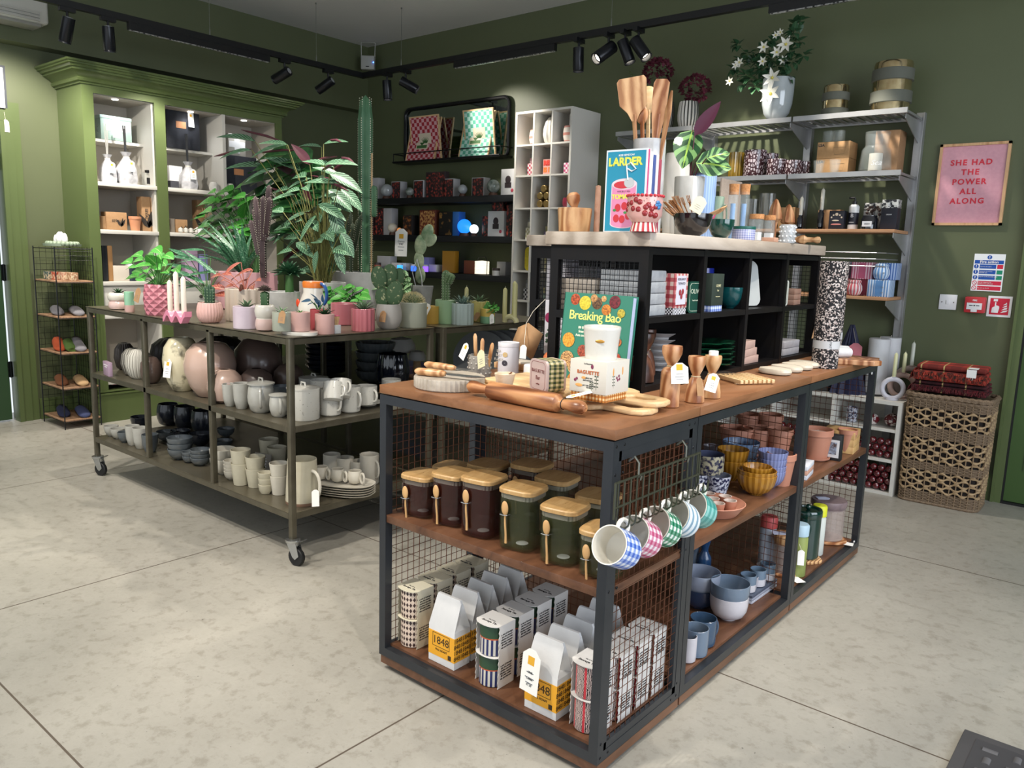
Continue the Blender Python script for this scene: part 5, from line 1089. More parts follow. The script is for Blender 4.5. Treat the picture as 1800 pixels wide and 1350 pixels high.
flat(t,'printed_tin',mat('#e9d9e2',.5),[(cx_-cr_-.003,zt_)]+ell(cx_,zb_,cr_+.003,cr_*.3,20,180,360)+ell(cx_,zt_,cr_+.003,cr_*.42,20,0,180))
flat(t,'printed_tin',mat('#e58fb9',.5),[(cx_-cr_,zt_)]+ell(cx_,zb_+.002,cr_,cr_*.3,20,180,360)+[(cx_+cr_,zt_)]+ell(cx_,zt_,cr_,cr_*.36,20,0,-180)[1:-1],-.0016)
flat(t,'printed_sauce',mat('#cf3340',.5),ell(cx_-cr_*.15,zt_-.001,cr_*.72,cr_*.26),-.002)
flat(t,'printed_lid',mat('#c3c9cc',.4),ell(cx_+cr_*.42,zt_+cr_*.12,cr_*.42,cr_*.36),-.0024);b=MB();b.tube([(cx_+cr_*.3,-.003,zt_+cr_*.3),(cx_+cr_*.15,-.003,zt_+cr_*1.35),(cx_+cr_*.5,-.003,zt_+cr_*1.5),(cx_+cr_*.95,-.003,zt_+cr_*1.05),(cx_+cr_*.6,-.003,zt_+cr_*.9),(cx_+cr_*.25,-.003,zt_+cr_*1.1)],.0022,6);b.build('printed_ring_pull',mat('#e6ebee',.4),t)
text('TOMATO',bw*.135,YT,t,(cx_,-.0022,bh_*.43),bold=.0008);text('WAS JELLY FISH',.0065,mat('#6f3a56',.5),t,(cx_,-.0022,bh_*.495))
for (dx,dz)in ((-.45,.30),(.1,.32),(-.55,.17),(-.05,.16),(.45,.2)):flat(t,'printed_cherry_tomato',mat('#cf2f3c',.5),ell(cx_+dx*cr_,dz*bh_,.010,.0115,16),-.0022)
for (dx,dz)in ((-.72,.27),(.2,.24),(.6,.29)):flat(t,'printed_leaf',mat('#3e8f4a',.5),ell(cx_+dx*cr_,dz*bh_,.006,.004,8),-.0023)
for q,(c_,h_,lab)in enumerate((('#dfe0e6',.97,'white book directly behind the teal cookbook'),('#3b4d86',.94,'navy book third in the row behind the teal cookbook'),('#c9c2cc',.95,'pale lilac book fourth in the row behind the teal cookbook'),('#8f3a4c',.9,'dark red book last in the row behind the teal cookbook'))):
    box('book',lab,'book',(pR.x-bw*.45,yb+.027+.017*q,ZK),bw*.88,.0155,bh_*h_,mat(c_,.6),0,'books behind the teal cookbook')
# cherry planter
p,r,k=cp(1131,'y',.462,ZK,62);t=T('cherry_planter','pink footed planter painted with red cherries, in front of the teal cookbook','planter',p)
h=zat(1130,345,'y',.47)-ZK;PKC=mat('#dba9a2',.2,coat=.5)
b=MB();b.lathe([(r*.72,.026),(r*.84,.034),(r,.045),(r,h),(r*.97,h+.001),(r*.95,.05),(.001,.048)],44,capt=False);b.build('planter_body',PKC,t);MB().lathe([(r*.78,0),(r*.66,.024),(r*.7,.028),(.001,.03)],44,capt=False).build('foot',stripes('feet','#b52f3a','#e6dccf',16,.5),t)
b=MB()
for i in range(26):a=2*pi*i/26;b.ball((r*.985*cos(a),r*.985*sin(a),h-.001),.0055,6,(1,1,.8))
b.build('scalloped_rim',mat('#b82c38',.25),t)
b=MB();b2=MB()
for (a,z)in ((-100,.78),(-82,.86),(-68,.8),(-92,.62),(-72,.6),(-40,.72),(-28,.62),(-14,.68),(-30,.48),(-12,.45),(-50,.5),(-128,.6),(-120,.75),(-48,.66)):
    a=radians(a-8);q=Vector(((r-.005)*cos(a),(r-.005)*sin(a),h*z));b.ball(q,.0092,8,(1,1,1));b2.tube([q+Vector((0,0,.006)),Vector((r*1.01*cos(a-.12),r*1.01*sin(a-.12),h*z+.018))],.0009,5)
b.build('painted_cherries',mat('#8f1f26',.2,coat=.5),t);b2.build('painted_stems',mat('#4d3a34',.4),t)
b=MB()
for a,z in ((-8,.72),(0,.66),(-4,.8),(4,.74)):a=radians(a-10);b.ball((r*cos(a),r*sin(a),h*z),.008,6,(.6,1.1,.7))
b.build('painted_flower',mat('#3f78ad',.3),t)
# marble utensil holder
p,r,k=cp(1133,'y',.72,ZK,56);h=zat(1130,247,'y',.72)-ZK;MARB=mat('#c9c9c8',.25,n=.12,h2='#a5a6a8',s=9,coat=.4)
tag(MB().lathe([(r*.93,0),(r*.95,.004),(r,h-.01),(r*.98,h),(r*.86,h),(r*.84,.02),(.001,.016)],40,capt=False).build('utensil_holder',MARB),'tall pale marble holder full of olive wood utensils, behind the books','utensil holder').location=p
hp=p
def utensil(lab,px,py,head,dx,dy,m,wid=.028,lean=0):
    """an olive wood tool whose head centre shows at (px, py)"""
    top=at(px,py,'y',.72+dy*2);base=hp+Vector((dx*.5,dy*.5,.03));u=(top-base);L_=u.length;q=u.to_track_quat('Z','Y').to_euler()
    t=T('wooden_utensil',lab,'utensil',base,group='olive wood utensils in the marble holder',rot=q);hl=head
    MB().tube([(0,0,0),(0,0,L_*.4),(0,0,L_-hl*.42)],[.006,.0065,.008],10,flat=.7).build('handle',m,t);return t,L_
FR=Matrix(((1,0,0,0),(0,0,-1,0),(0,1,0,0),(0,0,0,1)))
def face(t):  # turn the flat side of the head towards the shop
    e=t.rotation_euler.to_matrix();zx=e.col[2];nrm=Vector((.55,-.83,0));nrm=(nrm-zx*nrm.dot(zx)).normalized();xx=nrm.cross(zx).normalized();m3=Matrix((-xx,-nrm,zx)).transposed()
    if m3.determinant()<0:m3=Matrix((xx,-nrm,zx)).transposed()
    t.rotation_euler=m3.to_euler()
t,L_=utensil('broad olive wood spatula leaning left, the tallest tool in the marble holder',1112,170,.13,-.02,-.015,OLV);face(t)
b=MB();b.m=Matrix.Translation((0,.003,L_))@FR;b.prism([(-.007,-.075),(.007,-.075),(.02,-.05),(.042,-.03),(.046,.05),(.038,.06),(-.038,.055),(-.046,.045),(-.042,-.025),(-.02,-.048)],0,.008);b.build('head',OLV,t)
t,L_=utensil('pale wooden spoon behind the broad spatula',1140,175,.08,0,.02,BEECH);face(t);MB().ball((0,0,L_),.034,10,(1,.3,1.25)).build('head',BEECH,t)
t,L_=utensil('dark grained olive wood spatula in the middle of the marble holder',1160,175,.1,.012,-.01,OLV2);face(t)
b=MB();b.m=Matrix.Translation((0,.003,L_))@FR;b.prism([(-.008,-.14),(.008,-.14),(.022,-.03),(.024,.05),(.015,.06),(-.018,.058),(-.024,.045),(-.022,-.03)],0,.008);b.build('head',OLV2,t)
t,L_=utensil('narrow olive wood tool leaning right in the marble holder',1180,165,.06,.03,-.01,OLV);face(t);MB().tube([(0,0,L_-.16),(0,0,L_-.05),(0,0,L_+.01)],[.007,.013,.004],10,flat=.5).build('head',OLV,t)
t,L_=utensil('small olive wood spoon low behind the spatulas',1128,195,.05,.0,.0,OLV2);face(t);MB().ball((0,0,L_-.01),.02,8,(1,.4,1.6)).build('head',OLV2,t)
# pots, bowls and tins further along
XK=-.33
def on_k(px,x=XK):return col(px,'x',x,ZK)
p,r,k=on_k(1182,-.5);r=24*k;t=T('antler_pot','white round pot painted with black antlers behind the marble holder','pot',p);h=zat(1182,268,'x',-.5)-ZK;MB().lathe([(r*.7,0),(r,h*.3),(r*1.02,h*.7),(r*.8,h),(r*.7,h),(.001,h-.02)],32,capt=False).build('pot_body',CERW,t)
b=MB();hb_=Vector((r*.62,-r*.82,h*.5))
for s_ in (-1,1):
    b.tube([hb_+Vector((s_*.004,0,0)),hb_+Vector((s_*.02,0,.03)),hb_+Vector((s_*.022,-.0,.055))],.0018,5)
    for k_ in range(3):b.tube([hb_+Vector((s_*(.008+.006*k_),0,.012*k_+.008)),hb_+Vector((s_*(.002+.006*k_),0,.02+.012*k_))],.0013,5)
b.build('painted_antlers',BLK,t)
p,r,k=on_k(1206,-.37);r=26*k;zt_=zat(1206,310,'x',-.37);t=T('plant_pot','dented white ceramic pot holding the prayer plant','plant pot',p);h=zt_-ZK
MB().lathe([(r*.72,0),(r*.8,.01),(r*.95,h*.6),(r,h-.004),(r*.98,h),(r*.9,h),(r*.86,h-.03),(.001,h-.035)],40,capt=False,ribs=7,rib=.012).build('pot_body',cer('#c6c6c2','#b4b4b0',.25,14,.6),t);ppot=p+Vector((0,0,h))
p,r,k=on_k(1232,-.45);r=20*k;h=zat(1232,305,'x',-.45)-ZK;t=T('enamel_tin','tall pale blue printed tin behind the dented white pot','tin',p);MB().lathe([(r*.98,0),(r,.003),(r,h),(r*.96,h),(r*.95,.01),(.001,.01)],36,capt=False).build('tin_body',stripes('bluetin','#9db7dd','#87a4d1',26,.5),t);MB().lathe([(r*1.02,h-.004),(r*1.03,h),(r*1.0,h+.002)],36,capb=False,capt=False).build('rim',mat('#3c455e',.4),t)
text('very',.04,mat('#b3305c',.5),t,(r*.72,-r*.72,h*.36),rot=(pi/2,0,.75),bold=.001)
for px,x,w,ytop,c_,lab in ((1216,-.29,68,376,'#1a1518','glossy black bowl full of wooden forks on the bookcase top'),(1266,-.29,46,386,'#123c34','dark green glazed bowl right of the black one')):
    p,r,k=on_k(px,x);r=w*k/2;h=zat(px,ytop,'x',x)-ZK;o=V('bowl',lab,'bowl',p,r,h,'bowl',mat(c_,.08,coat=1));
    if px==1216:
        for q in range(14):
            a=-2.6+q*.12;u=Vector((cos(a)*.6-.3,sin(a)*.6,.55+.3*random.random())).normalized();b=MB();b.tube([(0,0,0),(0,0,.07),(0,0,.1)],[.003,.0035,.006],6,flat=.5)
            for s_ in (-1,0,1):b.tube([(s_*.004,0,.098),(s_*.005,0,.125)],.0014,5)
            f=b.build('wooden_fork',OLV);tag(f,'small wooden forks bundled in the glossy black bowl','fork','wooden forks in the black bowl');f.location=p+Vector((.012*cos(q),.012*sin(q),h*.35));f.rotation_euler=u.to_track_quat('Z','Y').to_euler()
        for q in range(6):
            u=Vector((.3+.1*q,.6,.28+.04*q)).normalized();b=MB();b.tube([(0,0,0),(0,0,.09)],[.003,.0035],6,flat=.5).ball((0,0,.1),.009,6,(1,.4,1.5));f=b.build('wooden_spoon',OLV);tag(f,'small wooden spoons lying to the right in the black bowl','spoon','wooden spoons in the black bowl');f.location=p+Vector((.0,.012,h*.6+.002*q));f.rotation_euler=u.to_track_quat('Z','Y').to_euler()
        swing(o,(.045,-.03,h+.05),(radians(65),.5,.6),.04,.06,mat('#c9c0a4',.7),logo=True)
o=MB().c(0,0,0,.006,.19,.25).build('linen_board',mat('#a8998c',.8,n=.2,h2='#9c8d80',s=120));o.location=on_k(1278,-.50)[0];tag(o,'upright beige linen-covered board at the back of the bookcase top','board')
p,r,k=on_k(1259,-.40);V('jug','slim sage green jug before the linen board','jug',p,9*k,zat(1259,345,'x',-.4)-ZK,'cyl',mat('#8fa692',.3),handle=(.3,.014,.003))
CORK=mat('#c08a58',.8,n=.2,h2='#a06a3e',s=160)
for px,x,lab in ((1284,-.33,'left tall glass tube with a cork stopper'),(1303,-.32,'right tall glass tube with a cork stopper')):
    p,r,k=on_k(px,x);r=9.5*k;h=zat(px,335,'x',x)-ZK;t=T('corked_tube',lab,'glass tube',p,group='corked glass tubes');MB().lathe([(r,0),(r,h*.9),(r*.85,h),(r*.8,h),(r*.9,.01),(.001,.005)],24,capt=False).build('tube_body',CLR,t)
    MB().lathe([(r*.85,h-.012),(r*.95,h+.025),(.001,h+.026)],24,capt=False).build('cork',CORK,t);MB().lathe([(r*.45,.006),(r*.45,h*.75)],12,0,0).build('coloured_salt',mat('#6f9bd0',.5),t)
p,r,k=on_k(1306,-.25);r=20*k;t=T('checked_tin','low round tin in blue check with a green lid','tin',p);h=zat(1306,398,'x',-.25)-ZK;MB().lathe([(r*.98,0),(r,.002),(r,h*.8)],40).build('tin_body',gingham('tinck','#b9bcd8','#8a90bc','#4a5292',30,5,.25),t);MB().lathe([(r*1.02,h*.78),(r*1.03,h*.8),(r*1.03,h),(.001,h+.001)],40,capt=False).build('lid',mat('#1c5a50',.4),t)
for px,x,w,yt,lab in ((1327,-.27,25,376,'glass jar with a cork lid right of the checked tin'),(1350,-.27,20,378,'smaller glass jar with a cork lid, next to the first')):
    p,r,k=on_k(px,x);r=w*k/2;h=zat(px,yt,'x',x)-ZK;t=T('cork_jar',lab,'jar',p,group='cork lidded jars');MB().lathe([(r*.95,0),(r,.003),(r,h*.8),(r*.9,h*.84),(r*.88,.006),(.001,.005)],30,capt=False,ribs=16,rib=.02).build('jar_body',CLR,t);MB().lathe([(r*.95,h*.82),(r*1.0,h*.83),(r,h),(.001,h)],30,capt=False).build('cork_lid',CORK,t);MB().c(0,0,.004,r*1.2,r*1.2,h*.3).build('filling',mat('#d9dbe0',.6),t)
box('small_box','small pinkish wooden box at the front edge beside the jars','box',on_k(1353,-.235)[0],.04,.05,.016,mat('#b98f78',.6),pi/2)
for px,x,yt,lab in ((1358,-.40,348,'left pointed olive wood reamer standing up'),(1381,-.38,358,'right pointed olive wood reamer standing up')):
    p,r,k=on_k(px,x);r=11.5*k;h=zat(px,yt,'x',x)-ZK;o=MB().lathe([(r*.35,0),(r*.4,h*.4),(r*.5,h*.5),(r*1.05,h*.56),(r,h*.64),(r*.75,h*.82),(r*.3,h*.97),(.001,h)],32,capt=False,ribs=8,rib=.07).build('reamer',OLV2);o.location=p;tag(o,lab,'reamer','olive wood reamers')
p,r,k=on_k(1383,-.225);r=13.5*k;h=zat(1383,395,'x',-.225)-ZK;o=V('hobnail_glass','clear hobnail glass tumbler at the right end of the bookcase top','glass',p,r,h,'cyl',mat('#cfd4d8',.08,alpha=.55,coat=1));b=MB()
for j in range(4):
    for i in range(12):a=2*pi*(i+.5*(j%2))/12;b.ball((r*cos(a),r*sin(a),h*(.12+.25*j)),r*.13,5)
b.build('hobnails',mat('#e3e6ea',.1,coat=1),o)
p,r,k=on_k(1398,-.3);b=MB();b.m=Matrix.Translation((0,0,.026))@Matrix.Rotation(pi/2,4,'X');b.lathe([(.001,0),(.02,0),(.026,.004),(.026,.012),(.001,.014)],28);o=b.build('glass_disc',CLR);o.location=p;tag(o,'round clear glass piece standing on edge behind the hobnail tumbler','glass')
p,r,k=on_k(1402,-.235);b=MB();b.m=Matrix.Translation((0,0,.0185))@Matrix.Rotation(radians(-72),4,'Z')@Matrix.Rotation(-pi/2,4,'X');b.lathe([(.001,-.03),(.008,-.022),(.016,0),(.018,.012),(.010,.024),(.009,.05),(.013,.062),(.011,.072),(.001,.076)],28,ribs=8,rib=.06);o=b.build('reamer',OLV);o.location=p+Vector((0,.03,0));o.rotation_euler=(0,0,radians(0));tag(o,'olive wood reamer lying on its side at the right end of the bookcase top','reamer')
# ---------------- steel wall shelving goods ----------------
YS=YB-.2;Z1,Z2,Z3,Z4=2.1315,1.8065,1.4905,1.1155
def wp(px,z,w=0,y=YS):return col(px,'y',y,z,w)
def zz_(px,py,y=YS):return at(px,py,'y',y).z
def vs(name,lab,cat,px,w,yt,z,kind,m,y=YS,**k2):
    p,r,k=wp(px,z,w,y);return V(name,lab,cat,p,r,max(zz_(px,yt,y-r*.5)-z,.01),kind,m,**k2)
BWV=stripes('bwv','#c9c5bb','#3d3f3a',18,.6,rough=.5)
vs('ribbed_vase','round black and white ribbed vase on the top steel shelf','vase',1208,36,178,Z1,'rnd',BWV,ribs=18,rib=.04,n=72)
vs('ribbed_vase','second black and white ribbed vase behind the utensils on the top steel shelf','vase',1165,36,178,Z1,'rnd',BWV,ribs=18,rib=.04,n=72)
LEAFD=mat('#2f4a30',.5);LEAFM=mat('#3f6238',.45)
def leafmat(key,a,b_,vein=None,rough=.4,nv=7.,back=None):
    m,b,v,N,L=nodes(key,rough,coord='UV');s=N('SeparateXYZ',(v,));u=N('Math',(N('Math',(s.outputs[0],.5),operation='SUBTRACT').outputs[0],),operation='ABSOLUTE').outputs[0]
    w=N('Math',(N('Math',(N('Math',(s.outputs[1],N('Math',(u,.55),operation='MULTIPLY').outputs[0]),operation='SUBTRACT').outputs[0],nv),operation='MULTIPLY').outputs[0],),operation='FRACT').outputs[0]
    st=N('Math',(N('Math',(N('Math',(w,.5),operation='SUBTRACT').outputs[0],),operation='ABSOLUTE').outputs[0],.22),operation='LESS_THAN').outputs[0]
    c_=N('Mix',{0:st,6:C(a),7:C(b_)},data_type='RGBA').outputs[2]
    if vein:c_=N('Mix',{0:N('Math',(u,.035),operation='LESS_THAN').outputs[0],6:c_,7:C(vein)},data_type='RGBA').outputs[2]
    if back:c_=N('Mix',{0:N('NewGeometry').outputs['Backfacing'],6:c_,7:C(back)},data_type='RGBA').outputs[2]
    L(c_,b.inputs['Base Color']);b.inputs['Coat Weight'].default_value=.15;return m
HYD=mat('#4a1525',.7,n=.3,h2='#6b2436',s=60)
def hydrangea(px,py,w,lab,y,base):
    p=at(px,py,'y',y);k=proj(p)[2]/FPX;R_=w*k/2;t=T('dried_hydrangea',lab,'flower',base,group='dried burgundy hydrangeas');o=p-Vector(base);b=MB();random.seed(px)
    for i in range(130):
        d=Vector((random.gauss(0,1),random.gauss(0,1),random.gauss(0,1))).normalized();d.z=d.z*.8+.1
        for j in range(2):b.leaf(o+d*R_*.88,(d+Vector((random.uniform(-1,1),random.uniform(-1,1),random.uniform(-1,1)))*.9).normalized(),R_*.34,R_*.3,bend=.2,nl=2)
    b.build('flower_head',HYD,t);MB().tube([(0,0,-.1),o*.5+Vector((.01,0,0)),o],.003,6).build('stem',mat('#4b4634',.6),t)
pv=wp(1208,Z1)[0]+Vector((0,0,.115));hydrangea(1222,158,52,'dried burgundy hydrangea head in the ribbed vase, the lower of two',YS,pv)
pv=wp(1165,Z1)[0]+Vector((0,0,.115));hydrangea(1157,128,50,'dried burgundy hydrangea head behind the spatulas, the higher of two',YS,pv)
t=T('fern_frond','small dry fern frond behind the broad spatula','fern',pv);f=at(1105,125,'y',YS)-pv;b=MB();b.tube([(0,0,0),f*.5+Vector((0,0,.05)),f],.002,5)
for i in range(14):
    q=Vector((0,0,0)).lerp(f,.3+.05*i)
    for s_ in (-1,1):b.leaf(q,(f.normalized()+Vector((0,s_*.6,s_*.9))).normalized(),.05*(1-i/20),.012,nl=3)
b.build('frond',mat('#5a6a3a',.6),t)
# white vase with lilies
p,r,k=wp(1363,Z1,54);t=T('flower_vase','glossy pale grey vase holding the white flowers on the top steel shelf','vase',p);hv=zz_(1363,140)-Z1;vmb(r,hv,'deep',.004,40).build('vase_body',mat('#a9b0b2',.12,coat=1),t)
bq=T('white_bouquet','loose bouquet of white star flowers and green leaves in the pale vase','flowers',p+Vector((0,0,hv*.6)));bl=MB();st=MB();random.seed(5);o0=bq.location
for (px,py)in [(1290,120),(1300,105),(1310,130),(1315,95),(1330,150),(1325,110),(1340,90),(1345,125),(1355,100),(1365,75),(1375,110),(1390,90),(1395,60),(1405,75),(1400,45),(1410,40),(1385,130),(1320,140),(1300,80),(1352,70),(1370,120),(1335,105),(1412,95),(1305,145),(1395,110),(1345,140)]:
    q=at(px+random.uniform(-4,4),py+random.uniform(-4,4),'y',YS-.08+random.random()*.12)-o0;st.tube([(0,0,0),q*.5+Vector((0,0,.03)),q],.0016,4,cap=False)
    for j in range(9):d=Vector((random.uniform(-1,1),random.uniform(-1,.3),random.uniform(-.8,.8))).normalized();bl.leaf(q+d*.01,d,.055,.038,bend=.5,nl=4)
bl.build('leaves',leafmat('bqleaf','#2f5236','#3a6040','#54754e'),bq);st.build('stems',LEAFM,bq)
FW=mat('#e3e2d8',.5);FY=mat('#cfc25a',.5)
FLWS=[(1382,78,30),(1366,92,22),(1343,83,22),(1341,108,18),(1378,106,18),(1364,62,14),(1300,110,18),(1283,143,16),(1358,137,34),(1355,165,38),(1372,57,14),(1294,115,16)]
for i,(px,py,w)in enumerate(FLWS):
    yy=YS-.09-(.03 if w>30 else 0);c_=at(px,py,'y',yy)-o0;k=proj(c_+o0)[2]/FPX;b=MB();R_=w*k/2*1.1
    for j in range(6):a=j*pi/3+i;b.leaf(c_,(cos(a),-.35,sin(a)),R_,R_*.42,up=(0,-1,0),bend=.15,nl=4,cup=.1)
    f=b.build('flower',FW,bq);b=MB();b.ball(c_+Vector((0,-.005,0)),R_*.14,5);
    for j in range(5):b.tube([c_,c_+Vector((cos(j*1.3)*R_*.25,-R_*.3,sin(j*1.3)*R_*.25))],.0009,4)
    b.build('flower_centre',FY,f)
GOLD=mat('#b09a6e',.12,.95,n=.3,h2='#d8c9a2',s=30);GREYB=mat('#5d5f55',.75)
def lantern(lab,px,w,yt,bands):
    p,r,k=wp(px,Z1,w);h=zz_(px,yt)-Z1;t=T('banded_lantern',lab,'lantern',p,group='mirrored lanterns with felt bands');MB().lathe([(r*.95,0),(r*.95,h*.95),(r*.92,h),(r*.87,h),(r*.87,.01),(.001,.01)],36,capt=False).build('glass_body',GOLD,t)
    for a,b_ in bands:MB().lathe([(r*.95,h*a),(r*1.03,h*a+.003),(r*1.03,h*b_-.003),(r*.95,h*b_)],36,capb=False,capt=False).build('felt_band',GREYB,t)
    return t
lantern('small mirrored lantern with two grey bands on the top steel shelf',1466,44,152,((.02,.28),(.52,.78)))
t=lantern('large mirrored lantern with two grey bands at the right end of the top shelf',1563,66,112,((.18,.42),(.62,.86)));MB().c(.03,-.083,.16,.03,.003,.06).build('label',BLK,t)
AMBG=mat('#9a7a22',.1,alpha=.85,coat=1)
vs('ribbed_glass','amber ribbed tealight glass on the second steel shelf','glass',1292,24,268,Z2,'cyl',AMBG,ribs=14,rib=.06,n=56)
def confetti():
    m,b,v,N,L=nodes('confetti',.2);c_=N('TexVoronoi',{'Vector':mapping(N,v,(70,70,45)),'Scale':1.,'Randomness':1.},feature='DISTANCE_TO_EDGE').outputs[0]
    L(ramp(N,c_,[(.0,'#3c2024'),(.14,'#4c2a30'),(.2,'#cbbcc0'),(1,'#ded3d6')]),b.inputs['Base Color']);b.inputs['Coat Weight'].default_value=.5;return m
CF_=confetti()
for px,w,yt,y,lab in ((1325,38,264,YS,'tallest pink and white flecked glass candle holder'),(1352,26,270,YS+.09,'flecked glass candle holder standing behind the others'),(1364,34,280,YS-.03,'low flecked glass candle holder, second in front'),(1393,28,282,YS-.03,'low flecked glass candle holder, third in front'),(1413,18,284,YS+.02,'smallest flecked glass candle holder by the upright')):vs('flecked_holder',lab,'candle holder',px,w,yt,Z2,'cyl',CF_,y,group='flecked glass candle holders',t=.005)
for px,yt,lab in ((1438,282,'clear tumbler before the cardboard boxes on the second steel shelf'),(1466,280,'second clear tumbler before the cardboard boxes')):vs('glass_tumbler',lab,'glass',px,20,yt,Z2,'tap',CLR,YS-.1,group='clear tumblers on the steel shelf')
KB=mat('#b58f63',.75,n=.3,h2='#a98257',s=60);KB2=mat('#a5805c',.75,n=.3,h2='#97724f',s=60)
pb=wp(1462,Z2,0,YS+.02)[0]
for k_ in range(2):
    o=box('cardboard_box',('lower','upper')[k_]+' brown cardboard box marked LSA on the second steel shelf','box',pb+Vector((.012,.02,.094*k_)),.185,.14,.093,KB,0,'cardboard glassware boxes')
    text('LSA',.022,INK,o,(-.07,-.0705,.075),bold=.0008);b=MB();b.tube([(.0,-.0705,.06),(.07,-.0705,.06),(.062,-.0705,.02),(.008,-.0705,.02)],.0006,4,close=True);b.build('printed_outline',INK,o)
for px,lab in ((1452,'clear glass bowl on the cardboard boxes, left'),(1470,'clear glass with a tealight on the cardboard boxes, right')):p=wp(px+4,Z2+.188,0,YS)[0];V('glass_tumbler',lab,'glass',p,.034,.062,'cyl',CLR,group='clear glasses on the cardboard boxes')
o=box('cardboard_box','tall brown cardboard box at the right end of the second steel shelf','box',wp(1556,Z2,0,YS+.03)[0]+Vector((0,.04,0)),.13,.13,.235,KB2)
p=wp(1537,Z2,0,YS-.08)[0];t=T('glass_lantern','ribbed clear glass lantern with a white candle on the second steel shelf','lantern',p);MB().lathe([(.08,0),(.085,.01),(.075,.12),(.06,.14),(.066,.215),(.062,.215),(.056,.14),(.07,.12),(.08,.01),(.001,.006)],40,capt=False,ribs=20,rib=.02).build('glass_body',CLR,t);MB().lathe([(.035,.007),(.035,.1),(.001,.101)],24,capt=False).build('candle',mat('#d9d4c8',.5),t);text('Sea',.04,WH,t,(.03,-.09,.04),rot=(pi/2,0,.3),shear=.3)
CANW=mat('#d8d5c6',.45)
def taper(par,x,y,z,h,r=.011,m=CANW):
    o=MB().lathe([(r*.85,z),(r,z+.02),(r*.95,z+h-.012),(r*.5,z+h-.003),(.001,z+h)],16,x,y,capt=False).build('candle',m,par);MB().tube([(x,y,z+h-.002),(x+.001,y,z+h+.008)],.0009,5).build('wick',mat('#c9c2ac',.7),o);return o
for px,zc,hc,lab in ((1405,.075,.12,'black glass candlestick with a short white candle, by the upright'),(1441,.105,.135,'black glass candlestick with a taller white candle')):
    p=wp(px,Z3)[0];t=T('candlestick',lab,'candlestick',p,group='black glass candlesticks');r=.019;MB().lathe([(.035,0),(.036,.006),(.012,.01),(r,.016),(r,zc-.008),(.013,zc),(.013,zc+.012),(.011,zc+.012),(.001,zc)],24,capt=False).build('stick_body',mat('#15161f',.08,coat=1),t);taper(t,0,0,zc+.002,hc)
for px,w,yt,lab in ((1318,26,350,'left smoky ribbed glass behind the reamers'),(1345,26,340,'right smoky ribbed glass behind the reamers')):vs('ribbed_glass',lab,'glass',px,w,yt,Z3,'cyl',mat('#7d7f78',.08,alpha=.5,coat=1),YS+.02,ribs=12,rib=.05,n=48,group='smoky ribbed glasses')
box('cardboard_box','plain cardboard box behind the reamers on the wooden shelf','box',wp(1385,Z3,0,YS+.05)[0],.1,.09,.135,KB);box('cardboard_box','open cardboard box behind the taller candlestick','box',wp(1458,Z3,0,YS+.08)[0],.13,.07,.12,KB2)
DK=mat('#1b1c28',.5);o=box('moon_box','dark box printed with a moon and a hand on the wooden shelf','box',wp(1472,Z3,0,YS-.05)[0],.085,.07,.105,DK)
b=MB();b.m=Matrix.Translation((0,-.0355,0));b.ball((0,0,.085),.009,6,(1,.1,1))
for i in range(5):a=pi*(i+.5)/5;b.ball((.03*cos(a),0,.06+.025*sin(a)),.005,5,(1,.1,1))
b.ball((-.005,0,.05),.02,6,(1,.04,.2));b.build('printed_moons',mat('#c9b9a4',.5),o);b=MB();b.m=Matrix.Translation((0,-.0355,0));b.ball((0,0,.028),.03,6,(1,.04,.14));b.build('printed_hand',mat('#c97d78',.5),o)
p=wp(1498,Z3,0,YS-.04)[0];t=T('pump_bottle','white and black pump bottle marked B on the wooden shelf','bottle',p);MB().lathe([(.026,0),(.028,.004),(.028,.045)],28).build('bottle_body',mat('#dfe0df',.4),t);MB().lathe([(.0284,.028),(.0284,.095)],28).build('dark_label',DK,t);MB().lathe([(.028,.095),(.028,.13),(.02,.14),(.012,.142)],28).build('shoulder',mat('#dfe0df',.4),t);MB().lathe([(.013,.14),(.013,.16),(.005,.162),(.005,.178)],16).tube([(0,0,.18),(-.03,-.01,.178)],.006,8).build('pump',BLK,t);text('B',.03,WH,t,(0,-.0288,.078));text('DREAM',.008,WH,t,(0,-.0288,.04))
p=wp(1527,Z3,0,YS-.06)[0];t=T('black_jar','round black jar candle with a white label on the wooden shelf','candle jar',p);MB().lathe([(.04,0),(.044,.004),(.044,.06),(.038,.068),(.038,.078),(.001,.079)],32,capt=False).build('jar_body',mat('#12131a',.1,coat=1),t);MB().box(-.026,-.0455,.015,.026,-.044,.045).build('label',mat('#d8dade',.5),t);text('DREAM',.009,INK,t,(0,-.0462,.03))
for px,y,w,h,lab in ((1534,YS+.06,.1,.155,'tall white patterned box marked B at the back of the wooden shelf'),(1563,YS-.03,.085,.165,'tall dark box marked B at the right end of the wooden shelf')):
    o=MB().c(0,0,0,w,.07,h*.72,.001).build('patterned_box',DK if y<YS else mat('#c9cac8',.5));o.location=wp(px,Z3,0,y)[0];tag(o,lab,'box');MB().c(0,0,h*.72,w,.07,h*.28,.001).build('patterned_top',mat('#cfcfcb',.5,n=.04,h2='#2a2a30',s=70),o);text('B',.035,WH,o,(-.005,-.0356,h*.8));text('DREAM',.009,WH,o,(0,-.0356,h*.5))
t=T('dried_flowers','little brown dried flowers behind the black jar','flowers',wp(1545,Z3,0,YS+.0)[0]+Vector((-.01,0,.0)));b=MB();random.seed(3)
for i in range(16):q=Vector((random.uniform(-.07,.05),random.uniform(-.02,.02),random.uniform(.085,.135)));b.ball(q,.009,4);b.tube([(q.x*.3,0,0),q],.001,4)
b.build('flower_heads',mat('#4b3a34',.8),t)
